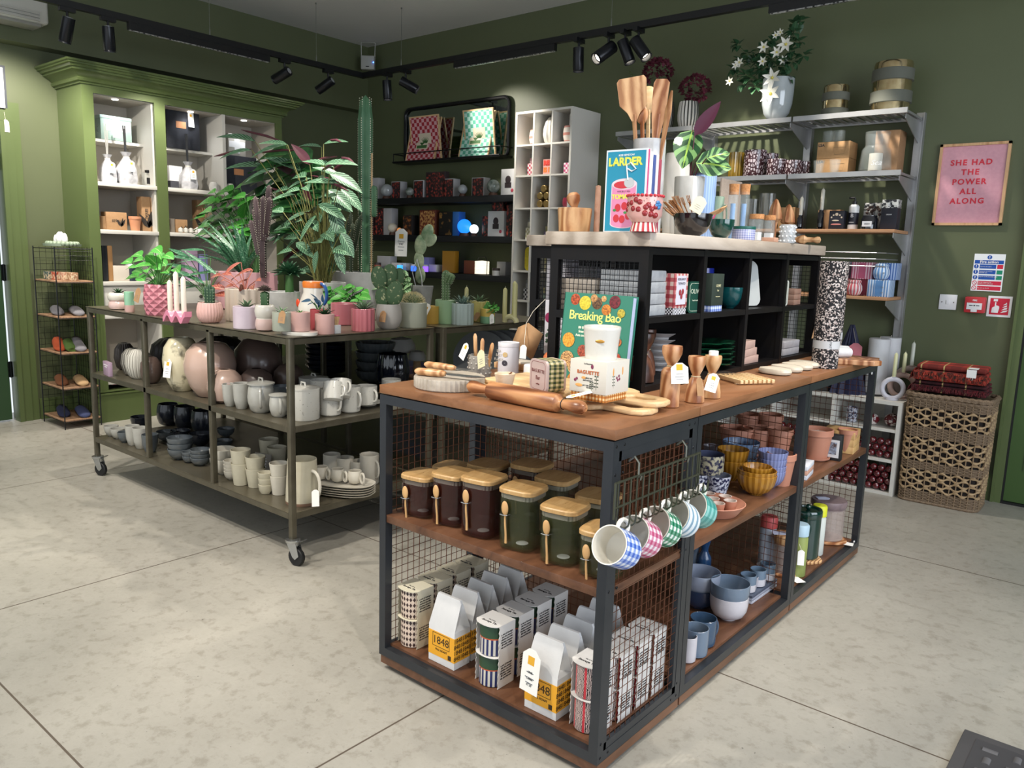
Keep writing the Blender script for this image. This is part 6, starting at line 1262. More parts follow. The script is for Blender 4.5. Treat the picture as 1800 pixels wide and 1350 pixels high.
# striped candles on the lowest wooden shelf
def stripe2(key,a,b_,n):return stripes(key,a,b_,n,.5,rough=.35)
SP=dict(pk=('#d9c9cd','#e6dde0'),rd=('#c4525c','#e3cfcf'),mg=('#b85a78','#e0c3ce'),bl=('#5f8fc4','#cfdcec'),bd=('#4f74b4','#b9cbe6'),pu=('#6a4f86','#cfc6d9'))
def sjar(lab,px,z,w,h,kk,y=YS):
    p=wp(px,z,0,y)[0];o=V('striped_jar',lab,'candle jar',p,w/2,h,'drop',stripe2('sj'+kk,SP[kk][0],SP[kk][1],14),group='striped candle jars',solid=True,ribs=14,rib=.03,n=56)
    MB().lathe([(w*.36,h*.78),(w*.42,h*.84),(w*.42,h*.93),(w*.34,h*1.0),(.001,h*1.01)],28,capt=False).build('lid',stripe2('sl'+kk,SP[kk][0],SP[kk][1],14),o)
def sbox(lab,px,z,w,h,kk,y=YS):
    p=wp(px,z,0,y)[0];o=box('striped_box',lab,'box',p,w,.1,h,stripes('sb'+kk+str(px),SP[kk][0],SP[kk][1],70,.5),group='striped candle boxes');MB().box(-w*.16,-.0508,0.004,w*.16,-.05,h-.004).build('label',mat(SP[kk][0],.5),o)
zz2=Z4+.096
sbox('coral striped candle box on the lowest wooden shelf, by the speckled roll',1480,Z4,.1,.095,'rd',YS+.06);sbox('pink striped candle box behind the coral jar',1520,Z4,.11,.095,'mg',YS+.05);sbox('blue striped candle box at the right end of the lowest wooden shelf',1547,Z4,.12,.095,'bl',YS-.04);sbox('purple striped box behind the pale jar, upper row',1482,zz2,.09,.095,'pu',YS+.06);sbox('deep blue striped box at the upper right',1562,zz2,.1,.095,'bd',YS+.04);sbox('pink striped box in the middle of the upper row',1518,zz2,.115,.095,'mg',YS+.0)
sjar('coral striped candle jar on the lowest wooden shelf',1500,Z4,.088,.09,'rd',YS-.09);sjar('blue striped candle jar on top of the blue box',1548,zz2,.088,.09,'bl',YS-.055);sjar('pale pink striped candle jar above the speckled roll',1466,zz2,.088,.09,'pk',YS+.06-.04)
# ---------------- low unit goods, basket, throws ----------------
ZC=.5405
WHC=mat('#d6d6d8',.5);o=tag(MB().lathe([(.001,0),(.15,0),(.155,.008),(.16,.05),(.155,.052),(.15,.012),(.001,.01)],40,capb=False,capt=False).build('black_tray',mat('#111216',.3)),'round black tray under the white pillar candles','tray');o.location=(-.66,3.38,ZC)
for px,yt,x,y,lab in ((1537,594,0,3.36,'front white pillar candle beside the far end of the island'),(1556,592,0,3.48,'white pillar candle standing behind the front one')):
    p=col(px,'y',y,ZC+.012)[0];h=at(px,yt,'y',y).z-p.z;o=tag(MB().lathe([(.056,0),(.058,.003),(.058,h-.004),(.054,h),(.04,h-.003),(.001,h-.004)],36,capt=False).build('pillar_candle',WHC),lab,'candle','white pillar candles');o.location=p;MB().tube([(0,0,h-.004),(.002,0,h+.012)],.0015,5).build('wick',mat('#cfcabc',.7),o)
for k_ in range(3):V('plate',('bottom','middle','top')[k_]+' white plate of the pile seen through the end mesh','plate',(-.78,3.36,ZC+.012*k_),.11,.015,'plate',mat('#d0d2d8',.3),group='white plates on the low unit')
def ring(lab,px,y,R_,m,hc,cm,zc=None):
    p=col(px,'y',y,ZC)[0];t=T('ring_candle_holder',lab,'candle holder',p,.35,'ring candle holders');th=R_*.2;b=MB();b.tube([(R_*.8*cos(i*pi/16),0,R_*.95+R_*.8*sin(i*pi/16))for i in range(32)],th,12,close=True);b.build('ring',m,t)
    MB().lathe([(.035,0),(.036,.002),(.034,.016),(.02,.018)],24).build('foot',m,t);MB().lathe([(th*.9,R_*1.72),(th*.95,R_*1.95),(th*.7,R_*1.95),(.001,R_*1.9)],20,capt=False).build('socket',m,t);taper(t,0,0,R_*1.9,hc,.0105,cm)
ring('white ring candle holder with a cream candle, nearest of three',1567,3.27,.068,mat('#cfcdd6',.5),.14,mat('#dcdcae',.5))
ring('dusty pink ring candle holder with a cream candle, in the middle',1583,3.36,.078,mat('#b79c92',.6),.12,mat('#dcdcae',.5))
ring('tallest beige ring candle holder with a white candle, at the back',1596,3.46,.095,mat('#a8958c',.6),.14,mat('#cfd2c4',.5))
RB=mat('#5c0d18',.15,coat=1,n=.03,h2='#d8b0ac',s=45,p=.66);ball0=None;random.seed(11);cells=[(-.52,.0155),(-.52,.207),(-.88,.0155),(-.88,.207)]
LABS=('dark red baubles heaped in the bottom right cell of the low unit','dark red baubles heaped in the middle right cell of the low unit','dark red baubles heaped in the bottom centre cell of the low unit','dark red baubles heaped in the middle centre cell of the low unit')
for ci,(x0,z0)in enumerate(cells):
    for row in range(4 if ci%2==0 else 3):
        for i in range(8):
            x=x0+.02+.0425*i+(.02 if row%2 else 0)+(0 if ci<2 else .0);z=z0+.0215+.037*row
            if x>x0+.345:continue
            if ball0 is None:ball0=MB().ball((0,0,0),.0205,8).build('bauble',RB);o=ball0;tag(o,'x','bauble')
            else:o=ball0.copy();COL.objects.link(o)
            o.location=(x,3.232+random.uniform(0,.006),z);o.rotation_euler=(random.random()*6,random.random()*6,0);o['label']=LABS[ci];o['group']=LABS[ci]
zc3=.382
def tomato(lab,x,y,R_,m,crown=True):
    o=MB().ball((0,0,R_*.9),R_,10,(1,1,.9)).build('ornament',m);o.location=(x,y,zc3);tag(o,lab,'ornament');return o
MAR=mat('#5c0d18',.25,n=.03,h2='#e0d6d0',s=45,coat=.5,p=.55);tomato('round red and white mottled ornament in the top right cell',-.31,3.27,.036,MAR);tomato('second red and white mottled ornament, furthest right',-.215,3.3,.042,MAR);tomato('clear round ornament behind the mottled ones',-.27,3.4,.045,CLR)
V('mottled_vase','navy and white mottled tumbler with red sprigs in the top right cell','vase',(-.43,3.28,zc3),.03,.085,'cyl',mat('#2a2f4a',.3,n=.08,h2='#c9c9d2',s=70))
# wicker basket
def wicker(key,a,b_,sc):
    m,b,v,N,L=nodes(key,.75,coord='UV');n=N('TexNoise',{'Vector':mapping(N,v,sc),'Scale':6.,'Detail':4}).outputs[0];L(ramp(N,n,[(.35,a),(.6,b_)]),b.inputs['Base Color']);return m
WK=wicker('seagrass','#5e4a3a','#8d7860',(3,60,1));WS=wicker('strap','#8f7455','#c2a67f',(3,3,1));WST=wicker('stake','#7d6650','#a08768',(2,20,1))
bx0,bx1,by0,by1=-.125,.275,3.19,3.47;hb=.60;t=T('wicker_basket','large rectangular woven basket on the floor against the back wall','basket',((bx0+bx1)/2+.0,(by0+by1)/2,0),.03);wx,wy=(bx1-bx0)/2,(by1-by0)/2
def rpt(s_,off=0):
    """point at arc fraction s_ round the rounded-rectangle basket wall"""
    pts=RPT;n=len(pts);f=(s_%1)*n;i=int(f);a,b_=pts[i%n],pts[(i+1)%n];q=Vector(a).lerp(Vector(b_),f-i);nn=Vector((b_[1]-a[1],-(b_[0]-a[0]))).normalized();return q-nn*(-off)if 0 else q+nn*off
base=rrect(wx,wy,.05,5);RPT=[]
tot=sum(math.dist(base[i],base[(i+1)%len(base)])for i in range(len(base)));step=tot/160;acc=0;cur=0
for k_ in range(160):
    d=k_*step;i=0;s_=0
    while True:
        l=math.dist(base[i],base[(i+1)%len(base)])
        if s_+l>=d or i==len(base)-1:break
        s_+=l;i+=1
    f=(d-s_)/l if l else 0;a,b_=base[i],base[(i+1)%len(base)];RPT.append((a[0]+(b_[0]-a[0])*f,a[1]+(b_[1]-a[1])*f))
def loop(b,z,r,amp,nw,ph,zamp=0,n=160,rv=0):
    pts=[];rr=[]
    for i in range(n):
        q=rpt(i/n,.004+amp*cos(nw*2*pi*i/n+ph));tz=1-.04*(1-z/hb);pts.append((q[0]*tz,q[1]*tz,z+zamp*cos(nw*2*pi*i/n+ph+pi/2)));rr.append(r*(1+rv*cos(2*nw*2*pi*i/n)))
    b.tube(pts,rr,6,close=True)
fine=[(0.01,.07),(.19,.235),(.37,.43),(.535,.585)]
b=MB()
for z0,z1 in fine:
    n_=int((z1-z0)/.0068)
    for i in range(n_):loop(b,z0+(z1-z0)*(i+.5)/n_,.0042,.0035,20,pi*(i%2),n=120)
b.build('fine_weave',WK,t)
b=MB()
for z0,z1 in ((.07,.19),(.235,.37),(.43,.535)):
    n_=int((z1-z0)/.024)
    for i in range(n_):loop(b,z0+(z1-z0)*(i+.5)/n_,.0068,.003,17,0,zamp=.0075*(1 if i%2==0 else -1),rv=-.35,n=160)
b.build('strap_weave',WS,t)
b=MB()
for i in range(40):q=rpt(i/40,.0075);b.tube([(q[0]*.96,q[1]*.96,.005),(q[0],q[1],hb-.01)],.003,5)
b.build('stakes',WST,t)
b=MB();loop(b,hb,.014,.002,40,0,zamp=.002,n=160);loop(b,.008,.009,.002,40,0,n=160);loop(b,hb-.022,.010,.002,40,pi,n=160);b.build('rim',WK,t)
b=MB();b.m=Matrix.Translation((0,0,.0));b.prism([(x*.94,y*.94)for x,y in base],hb-.02,hb-.005);b.prism([(x*.93,y*.93)for x,y in base],.0,.01);b.build('lid_panel',WK,t)
b=MB();b.prism([(x*.955,y*.955)for x,y in base],.012,hb-.025);b.build('dark_core',mat('#1d1512',.9),t)  # near-black solid filling the inside behind the weave
# two folded tartan throws
def tartan(key,base_,alt,dark):
    m,b,v,N,L=nodes(key,.9);s=N('SeparateXYZ',(v,));out=None
    w1=N('Math',(N('Math',(s.outputs[0],9.),operation='MULTIPLY').outputs[0],),operation='FRACT').outputs[0];w2=N('Math',(N('Math',(s.outputs[1],9.),operation='MULTIPLY').outputs[0],),operation='FRACT').outputs[0]
    c_=N('Mix',{0:N('Math',(w1,.45),operation='LESS_THAN').outputs[0],6:C(base_),7:C(alt)},data_type='RGBA').outputs[2]
    c_=N('Mix',{0:N('Math',(N('Math',(w2,.35),operation='LESS_THAN').outputs[0],.6),operation='MULTIPLY').outputs[0],6:c_,7:C(dark)},data_type='RGBA').outputs[2]
    q=N('Math',(N('Math',(N('Math',(w1,.72),operation='SUBTRACT').outputs[0],),operation='ABSOLUTE').outputs[0],.03),operation='LESS_THAN').outputs[0]
    c_=N('Mix',{0:q,6:c_,7:C('#b9a26a')},data_type='RGBA').outputs[2];L(c_,b.inputs['Base Color']);return m
def throw(lab,z,w,d,h,m,fm,rz,off):
    t=T('folded_throw',lab,'throw',off,rz,'folded tartan throws')
    b=MB();n=10
    for k_ in range(3):
        z0=h*k_/3;pts=[]
        b.box(-w/2+.004*k_,-d/2+.006*k_,z0+.002,w/2-.003*k_,d/2,z0+h/3,h/7)
    o=b.build('folded_cloth',m,t);md=o.modifiers.new('sub','SUBSURF');md.levels=1;md.render_levels=1
    f=MB();random.seed(int(z*1000))
    for i in range(110):
        x=-w/2+w*(i+.5)/110;yy=-d/2-.003;f.tube([(x,yy+.004,h*.62),(x+random.uniform(-.004,.004),yy-.008,h*.45),(x+random.uniform(-.008,.008),yy-.012-random.random()*.006,h*.08+random.uniform(0,.012))],.0017,4)
    for i in range(40):
        y=-d/2+d*(i+.5)/40;f.tube([(-w/2+.003,y,h*.7),(-w/2-.012,y+random.uniform(-.005,.005),h*.4),(-w/2-.018,y+random.uniform(-.008,.008),h*.06)],.0017,4)
    f.build('fringe',fm,t)
    for s_ in (0,):pass
    return t
TR1=tartan('tar1','#a83428','#93291f','#2c1410');TR2=tartan('tar2','#5c1420','#451019','#1b0c0e')
c0=Vector(((bx0+bx1)/2,(by0+by1)/2,hb+.0165))
throw('lower dark red tartan throw with fringe on the basket lid',1,.36,.24,.06,TR2,mat('#6b1620',.9,n=.2,h2='#2a1412',s=60),.03,c0+Vector((-.01,0,0)))
t=throw('upper bright red tartan throw with a white tag on the basket lid',2,.35,.235,.09,TR1,mat('#a33a2a',.9,n=.1,h2='#2a1c16',s=60),.06,c0+Vector((-.015,0,.061)))
MB().box(.08,-.128,.03,.125,-.126,.085).build('price_tag',PAPER,t);MB().box(.085,-.12,.088,.13,-.06,.0905).build('price_tag',PAPER,t)
# ---------------- dresser goods ----------------
XD=-4.95
def dp(px,z,x=XD):return col(px,'x',x,z)
def dbox(name,lab,px0,px1,yt,z,m,d=.1,x=XD,grp=None,cat='box',txt=None,**k2):
    """box on a dresser shelf spanning the pixel columns px0..px1, facing the shop"""
    a,b_=dp(px0,z,x)[0],dp(px1,z,x)[0];h=at((px0+px1)/2,yt,'x',x).z-z;w=abs(b_.y-a.y);p=(a+b_)/2+Vector((-d/2,0,0));o=box(name,lab,cat,p,w,d,h,m,pi/2,grp)
    if txt:text(txt[0],txt[1],INK,o,(txt[2]if len(txt)>2 else 0,-d/2-.001,h*.5),rot=txt[3]if len(txt)>3 else (pi/2,0,0),bold=.0003)
    return o,w,h,d
def tinx(lab,a,b_,yt,m,lidm):
    o,w,h,d=dbox('first_aid_tin',lab,a,b_,yt,2.006,m,.1,-5.03,cat='tin');c_=MB();q=h*.42;c_.box(-q*.33,-d/2-.002,h*.12,q*.33,-d/2,h*.12+q*1.9).box(-q,-d/2-.002,h*.12+q*.62,-q*.33,-d/2,h*.12+q*1.28).box(q*.33,-d/2-.002,h*.12+q*.62,q,-d/2,h*.12+q*1.28);c_.build('white_cross',WH,o)
    MB().c(0,0,h*.86,w*1.04,d*1.06,h*.14,.004).build('lid',lidm,o);MB().tube([(-w*.5-.002,-.02,h*.55),(-w*.5-.012,-.02,h*.5),(-w*.5-.012,-.02,h*.3),(-w*.5-.002,-.02,h*.28)],.0025,5).build('handle',CHR,o)
tinx('sage green tin with a white cross on the dresser half shelf, left bay',178,232,205,mat('#94aca4',.4),mat('#a3bcb6',.35));tinx('cream tin with a white cross on the dresser half shelf, far right',402,432,236,mat('#b9b5ab',.4),mat('#c4c0b6',.4))
BAG=mat('#23252c',.8,n=.3,h2='#343740',s=20,bump=.3)
for a,b_,yt,z,lab in ((294,352,190,2.006,'large charcoal bag with a leather patch and white tag on the dresser'),(396,452,275,1.701,'charcoal bag with a leather patch low in the right bay of the dresser')):
    o,w,h,d=dbox('bag',lab,a,b_,yt,z,BAG,.09,-5.02 if z>2 else -4.97,cat='bag');MB().box(-w*.22,-d/2-.002,h*.5,w*.08,-d/2,h*.66).build('leather_patch',mat('#b07a52',.6),o)
    if z>2:swing(o,(w*.22,-d/2-.006,h*.95),(radians(86),0,.15),.05,.12)
DIFF=mat('#cfcfd2',.5,n=.3,h2='#9a9a9f',s=30,bump=.5)
def diffuser(lab,px,w,yt,reed,top,tagd=True):
    p=dp(px,1.701)[0];k=proj(p)[2]/FPX;r=w*k/2;h=at(px,yt,'x',XD).z-1.701;t=T('reed_diffuser',lab,'diffuser',p,pi/2,'wrapped reed diffusers');MB().lathe([(r*.9,0),(r,h*.15),(r*.9,h*.5),(r*.3,h*.82),(r*.25,h*.86),(r*.5,h)],20,capt=False,ribs=7,rib=.07).build('gauze_bag',DIFF,t);L_=at(px,top,'x',XD).z-1.701;b=MB()
    for i in range(5 if reed else 3):b.tube([(0,0,h*.4),((i-2)*.007,0,L_*(.95 if i%2 else 1))],.0018 if reed else .005,5)
    b.build('reeds',mat('#8b8a86',.6)if reed else BLK,t);MB().tube([(r*.3*cos(i*pi/4),r*.3*sin(i*pi/4),h*.84)for i in range(8)],.003,5,close=True).build('bow',STR,t)
    if tagd:swing(t,(.0,-r-.004,h*.72),(radians(88),0,0),.045,.075)
diffuser('gauze wrapped diffuser with grey reeds at the left of the dresser shelf',191,30,272,True,218);diffuser('white wrapped diffuser with black reeds and a price tag in the left bay',224,36,268,False,222);diffuser('wrapped diffuser with tall black reeds in the middle bay of the dresser',332,32,285,False,236)
o,w,h,d=dbox('perfume_bottle','square glass perfume bottle with a black cap and label in the left bay',254,272,304,1.701,CLR,.04,cat='bottle');MB().c(0,0,h,.03,.03,.02).build('cap',BLK,o);MB().box(-.02,-.022,.015,.02,-.0205,.06).build('label',BLK,o)
dbox('white_box','white box behind the wrapped diffuser in the middle bay',299,322,292,1.701,WH,.05,-5.03);dbox('dark_box','small dark grey box at the front of the middle bay',300,315,318,1.701,mat('#3f4046',.5),.05,-4.92)
for px,w,lab in ((376,18,'little white ceramic owl on the dresser shelf'),(405,14,'small white faceted ornament by the charcoal bag')):p=dp(px,1.701,-4.92)[0];k=proj(p)[2]/FPX;tag(MB().lathe([(w*k*.38,0),(w*k*.5,.02),(w*k*.45,.055),(w*k*.3,.07),(.001,.072)],8,capt=False).build('ornament',CERW),lab,'ornament').location=p
KRB=mat('#a98560',.75,n=.3,h2='#9c7853',s=60);BLKP=mat('#2b2622',.6)
def leafprint(o,x,z,s_,y):
    b=MB()
    for a in (-.6,.2,.5):b.leaf((x,y,z),(sin(a),0,cos(a)),s_,s_*.3,up=(0,-1,0),bend=0,cup=0,nl=4)
    b.build('printed_leaf',BLKP,o)
for a,b_,yt,lab,k_ in ((187,224,373,'kraft boxes printed SEVAL lying in a row on the dresser',0),(251,266,346,'tall kraft box printed SEVAL, left of two',1),(267,282,348,'tall kraft box printed SEVAL against the green mullion',2),(309,330,386,'small kraft box in the middle bay of the dresser',3),(348,362,352,'brown box with reeds behind the climbing plant',4)):
    o,w,h,d=dbox('kraft_box',lab,a,b_,yt,1.374,KRB,.08,-4.94 if k_ not in (4,)else -5.05,'kraft boxes on the dresser',txt=('SEVAL',.028 if k_ else .03,-w*.0 if 0 else 0,(pi/2,pi/2 if k_<3 else 0,0))if k_ in (1,2)else (('SEVAL',.024)if k_==0 else None));leafprint(o,w*.22,h*.1 if k_ else h*.2,h*.5,-d/2-.0015)
p=dp(238,1.374,-4.93)[0];V('terracotta_pot','small plain terracotta pot between the kraft boxes on the dresser','plant pot',p,.043,.1,'pot',mat('#c08562',.7))
p=dp(181,1.374)[0];V('jar','small kraft labelled jar at the left end of the dresser shelf','jar',p,.022,.09,'cyl',KRB);p=dp(303,1.374)[0];V('jar','small jar beside the green mullion in the middle bay','jar',p,.02,.1,'cyl',mat('#9a8f82',.4))
for i in range(4):
    o=MB().ball((0,0,.018),.022,3).build('crystal',CERW);o.location=dp(318+9*i,1.374,-4.9)[0];tag(o,'white crystal lumps on the dresser shelf before the plants','crystal','white crystals')
p=dp(352,1.374,-4.9)[0];V('candle','short white candle tub on the dresser shelf','candle',p,.028,.045,'cyl',WH);p=dp(366,1.374,-5.0)[0];t=T('reed_bundle','bundle of pale reeds in a brown bottle on the dresser','reeds',p);vmb(.025,.07,'cyl').build('bottle',mat('#4a3022',.3),t);b=MB()
for i in range(6):b.tube([(0,0,.02),(0,(i-2.5)*.018,.2)],.0025,5)
b.build('reeds',BEECH,t)
for a,b_,yt,m_,lab,d_ in ((182,191,432,'#1c2228','black pouch on the dresser shelf by the left stile',.06),(192,200,432,'#a67c50','narrow kraft cone bag beside the black pouch',.04),(200,228,467,'#c9c0b4','white printed box on the dresser ledge',.08),(327,349,440,'#bfa3bd','lilac box in the middle bay of the dresser',.07),(352,366,447,'#8d8cc0','violet box beside the lilac one',.07)):dbox('packet' if d_<.07 else 'box',lab,a,b_,yt,1.009,mat(m_,.6),d_)
p=dp(231,1.009,-4.98)[0];t=T('canister','dark canister with a white domed lid on the dresser','canister',p);MB().lathe([(.035,0),(.036,.1)],24).build('canister_body',mat('#26303a',.3),t);MB().lathe([(.038,.1),(.038,.115),(.02,.128),(.001,.13)],24).build('lid',WH,t)
dup(t,dp(276,1.009,-4.98)[0],0,'second dark canister with white lid behind the leafy plant',None);dup(t,dp(300,1.009,-5.0)[0],0,'third dark canister with white lid beyond the mullion',None)
for i,(a,b_)in enumerate(((197,212),(213,228))):dbox('patterned_box',('left','right')[i]+' pink and white patterned box on the lowest dresser shelf',a,b_,676,.2985,mat('#c94a6c',.5,n=.06,h2='#e3dcdc',s=60,p=.48),.08,-4.9,'pink patterned boxes')
for k_ in range(3):V('plate',('bottom','middle','top')[k_]+' white plate on the lowest dresser shelf','plate',(dp(243,.3,-4.98)[0].x,dp(243,.3,-4.98)[0].y+.05,.2985+.013*k_),.09,.016,'plate',WHC)
# ---------------- cube shelving goods ----------------
cw=(CU1-CU0-.016)/3
def cellp(c_,r_,fx=.55,y=CUY+.09):return Vector((CU0+.016+cw*(c_+fx)-.01,y,CZ_[9-1-r_]+.0134))
STV=stripes('stv','#c9877a','#dcd3ca',5,.35,axis=1)
V('striped_vase','round striped pink vase in the top left cube','vase',cellp(0,0,.72),.05,.11,'rnd',STV);t=V('striped_vase','round striped pink bottle vase in the top right cube','vase',cellp(2,0,.62),.055,.115,'rnd',STV);MB().lathe([(.014,.11),(.013,.2)],16).build('neck',CERW,t)
V('ruffled_vase','tall white ruffled vase in the top middle cube','vase',cellp(1,0),.055,.19,'drop',cer('#c9c6be'),ribs=12,rib=.07,n=60)
def chk(key,a,b_):return checker(key,a,b_,60,'UV')
R1=chk('ck1','#b32a4a','#e0d3d3');R2=chk('ck2','#c04a7a','#e6d8e0');R3=chk('ck3','#222126','#cfccd0');R4=chk('ck4','#a9a57c','#d9d6cc')
for c_,r_,m_,nm in ((0,1,R1,'red'),(0,3,R4,'beige'),(0,5,R3,'black')):
    p=cellp(c_,r_,.62);box('checked_box',nm+' and white checked box in the left column of cubes','box',p,.06,.06,.09,m_);q=V('glass_tumbler','clear glass with %s print standing on the %s checked box'%(nm,nm),'glass',p+Vector((0,0,.0905)),.027,.07,'cyl',CLR);MB().lathe([(.0275,.005),(.0275,.04)],20,capb=False,capt=False).build('printed_band',m_,q)
p=cellp(1,1,.6);o=box('typographic_box','orange and pink box printed RED in the middle column','box',p,.095,.06,.115,mat('#dba49a',.5));text('RED',.045,mat('#d8453c',.5),o,(0,-.031,.085),bold=.004);text('IS IT',.045,mat('#e07a3a',.5),o,(0,-.031,.035),bold=.003)
box('checked_box','pink checked box in the right column of cubes','box',cellp(2,1,.65),.07,.06,.08,R2)
tag(MB().lathe([(.018,0),(.018,.1),(.001,.105)],20,capt=False).build('candle',mat('#cf3a40',.5)),'red pillar candle in the left column of cubes','candle').location=cellp(0,2,.75)
for i,(dx,dz)in enumerate(((-.032,.027),(.028,.027),(-.032,.083),(.028,.083),(0,.135))):o=MB();o.m=Matrix.Rotation(pi/2,4,'X');o=o.lathe([(.022,-.05),(.027,-.045),(.027,.045),(.022,.05)],20).build('gold_tube',mat('#8f7748',.35,.6));o.location=cellp(1,2,.6)+Vector((dx,-.03,dz));tag(o,('bottom left','bottom right','middle left','middle right','topmost')[i]+' gold tube of the pyramid in the middle cube','tube','gold tubes')
V('pomegranate','dark red pomegranate ornament in the right column of cubes','ornament',cellp(2,2,.6),.038,.07,'rnd',mat('#8f2a40',.3))
for c_,r_,m_,lab in ((1,3,'#8f8496','glass of matches in a grey printed jar'),(1,4,'#b0a88a','small glass of matches in the fifth row of cubes'),(1,5,'#8fa694','small green glass of matches in the sixth row')):
    p=cellp(c_,r_,.6);t=T('match_jar',lab,'jar',p);vmb(.032 if r_==3 else .022,.06,'cyl').build('jar_body',mat(m_,.3,n=.1,h2='#5a4a66',s=80,p=.55),t);b=MB()
    for i in range(14):a=i*2.4;b.tube([(.012*cos(a),.012*sin(a),.004),(.018*cos(a),.018*sin(a),.1)],.0022,4)
    b.build('matches',mat('#d9cf96',.6),t)
o=MB();o.m=Matrix.Rotation(pi/2,4,'X');o.prism([(x,z+.09)for x,z in rrect(.036,.09,.034)],-.02,.02);o=o.build('yellow_tin',mat('#d8c92a',.35,n=.1,h2='#c4b31c',s=50));o.location=cellp(0,4,.62);tag(o,'tall oval yellow tin in the left column of cubes','tin')
for i in range(2):V('pink_ornament',('left','right')[i]+' pink heart-like ornament in the low left cube','ornament',cellp(0,6,.4+.35*i),.026,.06,'drop',mat('#d0508c',.3),solid=True)
# ---------------- black shelf goods ----------------
YF=YB-.17
def sb(name,lab,a,b_,yt,z,m,d=.09,y=YF,face=None,cat='box',grp=None):
    p0,p1=col(a,'y',y,z)[0],col(b_,'y',y,z)[0];h=at((a+b_)/2,yt,'y',y).z-z;w=(p1-p0).length;o=box(name,lab,cat,(p0+p1)/2+Vector((0,d/2,0)),w,d,h,m,0,grp)
    if face:MB().box(-w*.46,-d/2-.001,h*.04,w*.46,-d/2,h*.96).build('printed_face',face,o)
    return o,w,h
PIC=mat('#2a2022',.4,n=.08,h2='#b5493c',s=45,p=.58);GRYB=mat('#b9b8bb',.5);WDB=mat('#4a2c1e',.5)
S1,S2,S3=1.7455,1.4255,1.1155
for a,b_,yt,z,m_,f_,lab in ((641,665,313,S1,GRYB,None,'white box at the left end of the upper black shelf'),(688,704,319,S1,GRYB,PIC,'small box with a glowing picture, first on the upper black shelf'),(727,744,317,S1,GRYB,PIC,'small box with a pale picture, second on the upper black shelf'),(748,782,302,S1,mat('#3a2f30',.5),PIC,'largest picture box in the middle of the upper black shelf'),(779,797,314,S1,GRYB,PIC,'picture box right of the largest one on the upper shelf'),(829,850,312,S1,GRYB,PIC,'picture box before the big mottled globe'),(880,905,297,S1,WH,None,'white box with a dark figure at the right end of the upper black shelf'),
    (643,657,382,S2,PIC,PIC,'dark picture box at the left end of the middle black shelf'),(659,673,382,S2,PIC,PIC,'second dark picture box on the middle black shelf'),(674,688,366,S2,GRYB,None,'tall grey box on the middle black shelf'),(708,724,378,S2,mat('#2a2422',.5),mat('#2b211c',.5,n=.1,h2='#c97a3c',s=25,p=.6),'dark box printed with an orange lamp'),(737,765,369,S2,mat('#6b3526',.5),mat('#7a3526',.5,n=.05,h2='#d3a060',s=45),'box with a red striped print behind the tall cactus'),(771,794,372,S2,mat('#141416',.5),mat('#171513',.5,n=.06,h2='#b58340',s=18,p=.62),'black box with an amber globe print'),(795,806,372,S2,mat('#3d7fd0',.5),None,'box painted as if lit blue, beside the blue globe lamp'),(847,856,380,S2,PIC,None,'small dark box right of the white globe lamp'),(857,885,371,S2,WH,None,'white box with a dark figure on the middle black shelf'),(889,905,381,S2,PIC,PIC,'lower picture box at the right end of the middle black shelf'),  # blue box: glow of the globe lamp painted into its base colour
    (663,686,450,S3,GRYB,None,'grey box at the left of the lowest black shelf'),(688,714,462,S3,WH,None,'long white box on the lowest black shelf'),(730,753,452,S3,mat('#8f8fc4',.5),None,'lilac box on the lowest black shelf'),(754,767,465,S3,WH,None,'small white box with a pink print on the lowest black shelf'),(777,799,441,S3,mat('#c08a26',.5),mat('#c9922c',.5),'upright ochre card in a pale frame on the lowest black shelf'),(815,834,458,S3,mat('#8f4f38',.5),None,'copper coloured box beside the lit lantern'),(873,888,460,S3,GRYB,None,'grey white box behind the small jar, lowest black shelf')):
    o,w,h=sb('picture_box' if f_ else 'gift_box',lab,a,b_,yt,z,m_,.08 if f_ is None or b_-a<22 else .05,YF,f_)
    if 'dark figure' in lab:b=MB();b.ball((0,-.041,h*.6),h*.14,8,(1,.1,1.1));b.box(-h*.16,-.0415,h*.3,h*.16,-.0405,h*.5);b.build('printed_figure',mat('#3a2f34',.5),o);MB().ball((w*.3,-.041,h*.2),h*.07,8,(1,.1,1)).build('printed_seal',mat('#c2495c',.5),o)
top1=sb('picture_box','picture box stacked on the white box with the figure',864,884,350,at(870,371,'y',YF).z+.001,PIC,.08);sb('picture_box','upper picture box of the two stacked at the right end',890,905,360,at(895,381,'y',YF).z+.001,PIC,.08);sb('picture_box','third dark picture box stacked on the others at the left',660,673,366,at(665,382,'y',YF).z+.001,PIC,.08)
def globe(lab,px,py,w,z,m,base=True):
    p,r,k=col(px,'y',YF-.03,z,w);t=T('globe_lamp',lab,'lamp',p,group=None);c_=.02 if base else 0;MB().ball((0,0,r+c_),r,12).build('globe',m,t)
    if base:MB().lathe([(r*.7,0),(r*.72,.006),(r*.6,.024),(.001,.025)],20,capt=False).build('base',WDB,t)
GM=mat('#5f6b64',.12,n=.12,h2='#a7b0aa',s=18,coat=1);GG=mat('#a3a8ab',.15,coat=1)
globe('grey glass globe at the left of the upper black shelf',680,0,22,S1,GG);globe('small dark green globe on the upper black shelf',720,0,15,S1,GM);globe('small clear globe on the upper black shelf, before a grey box',813,0,17,S1,GG);globe('big mottled grey green globe on the upper black shelf',867,0,24,S1,GM)
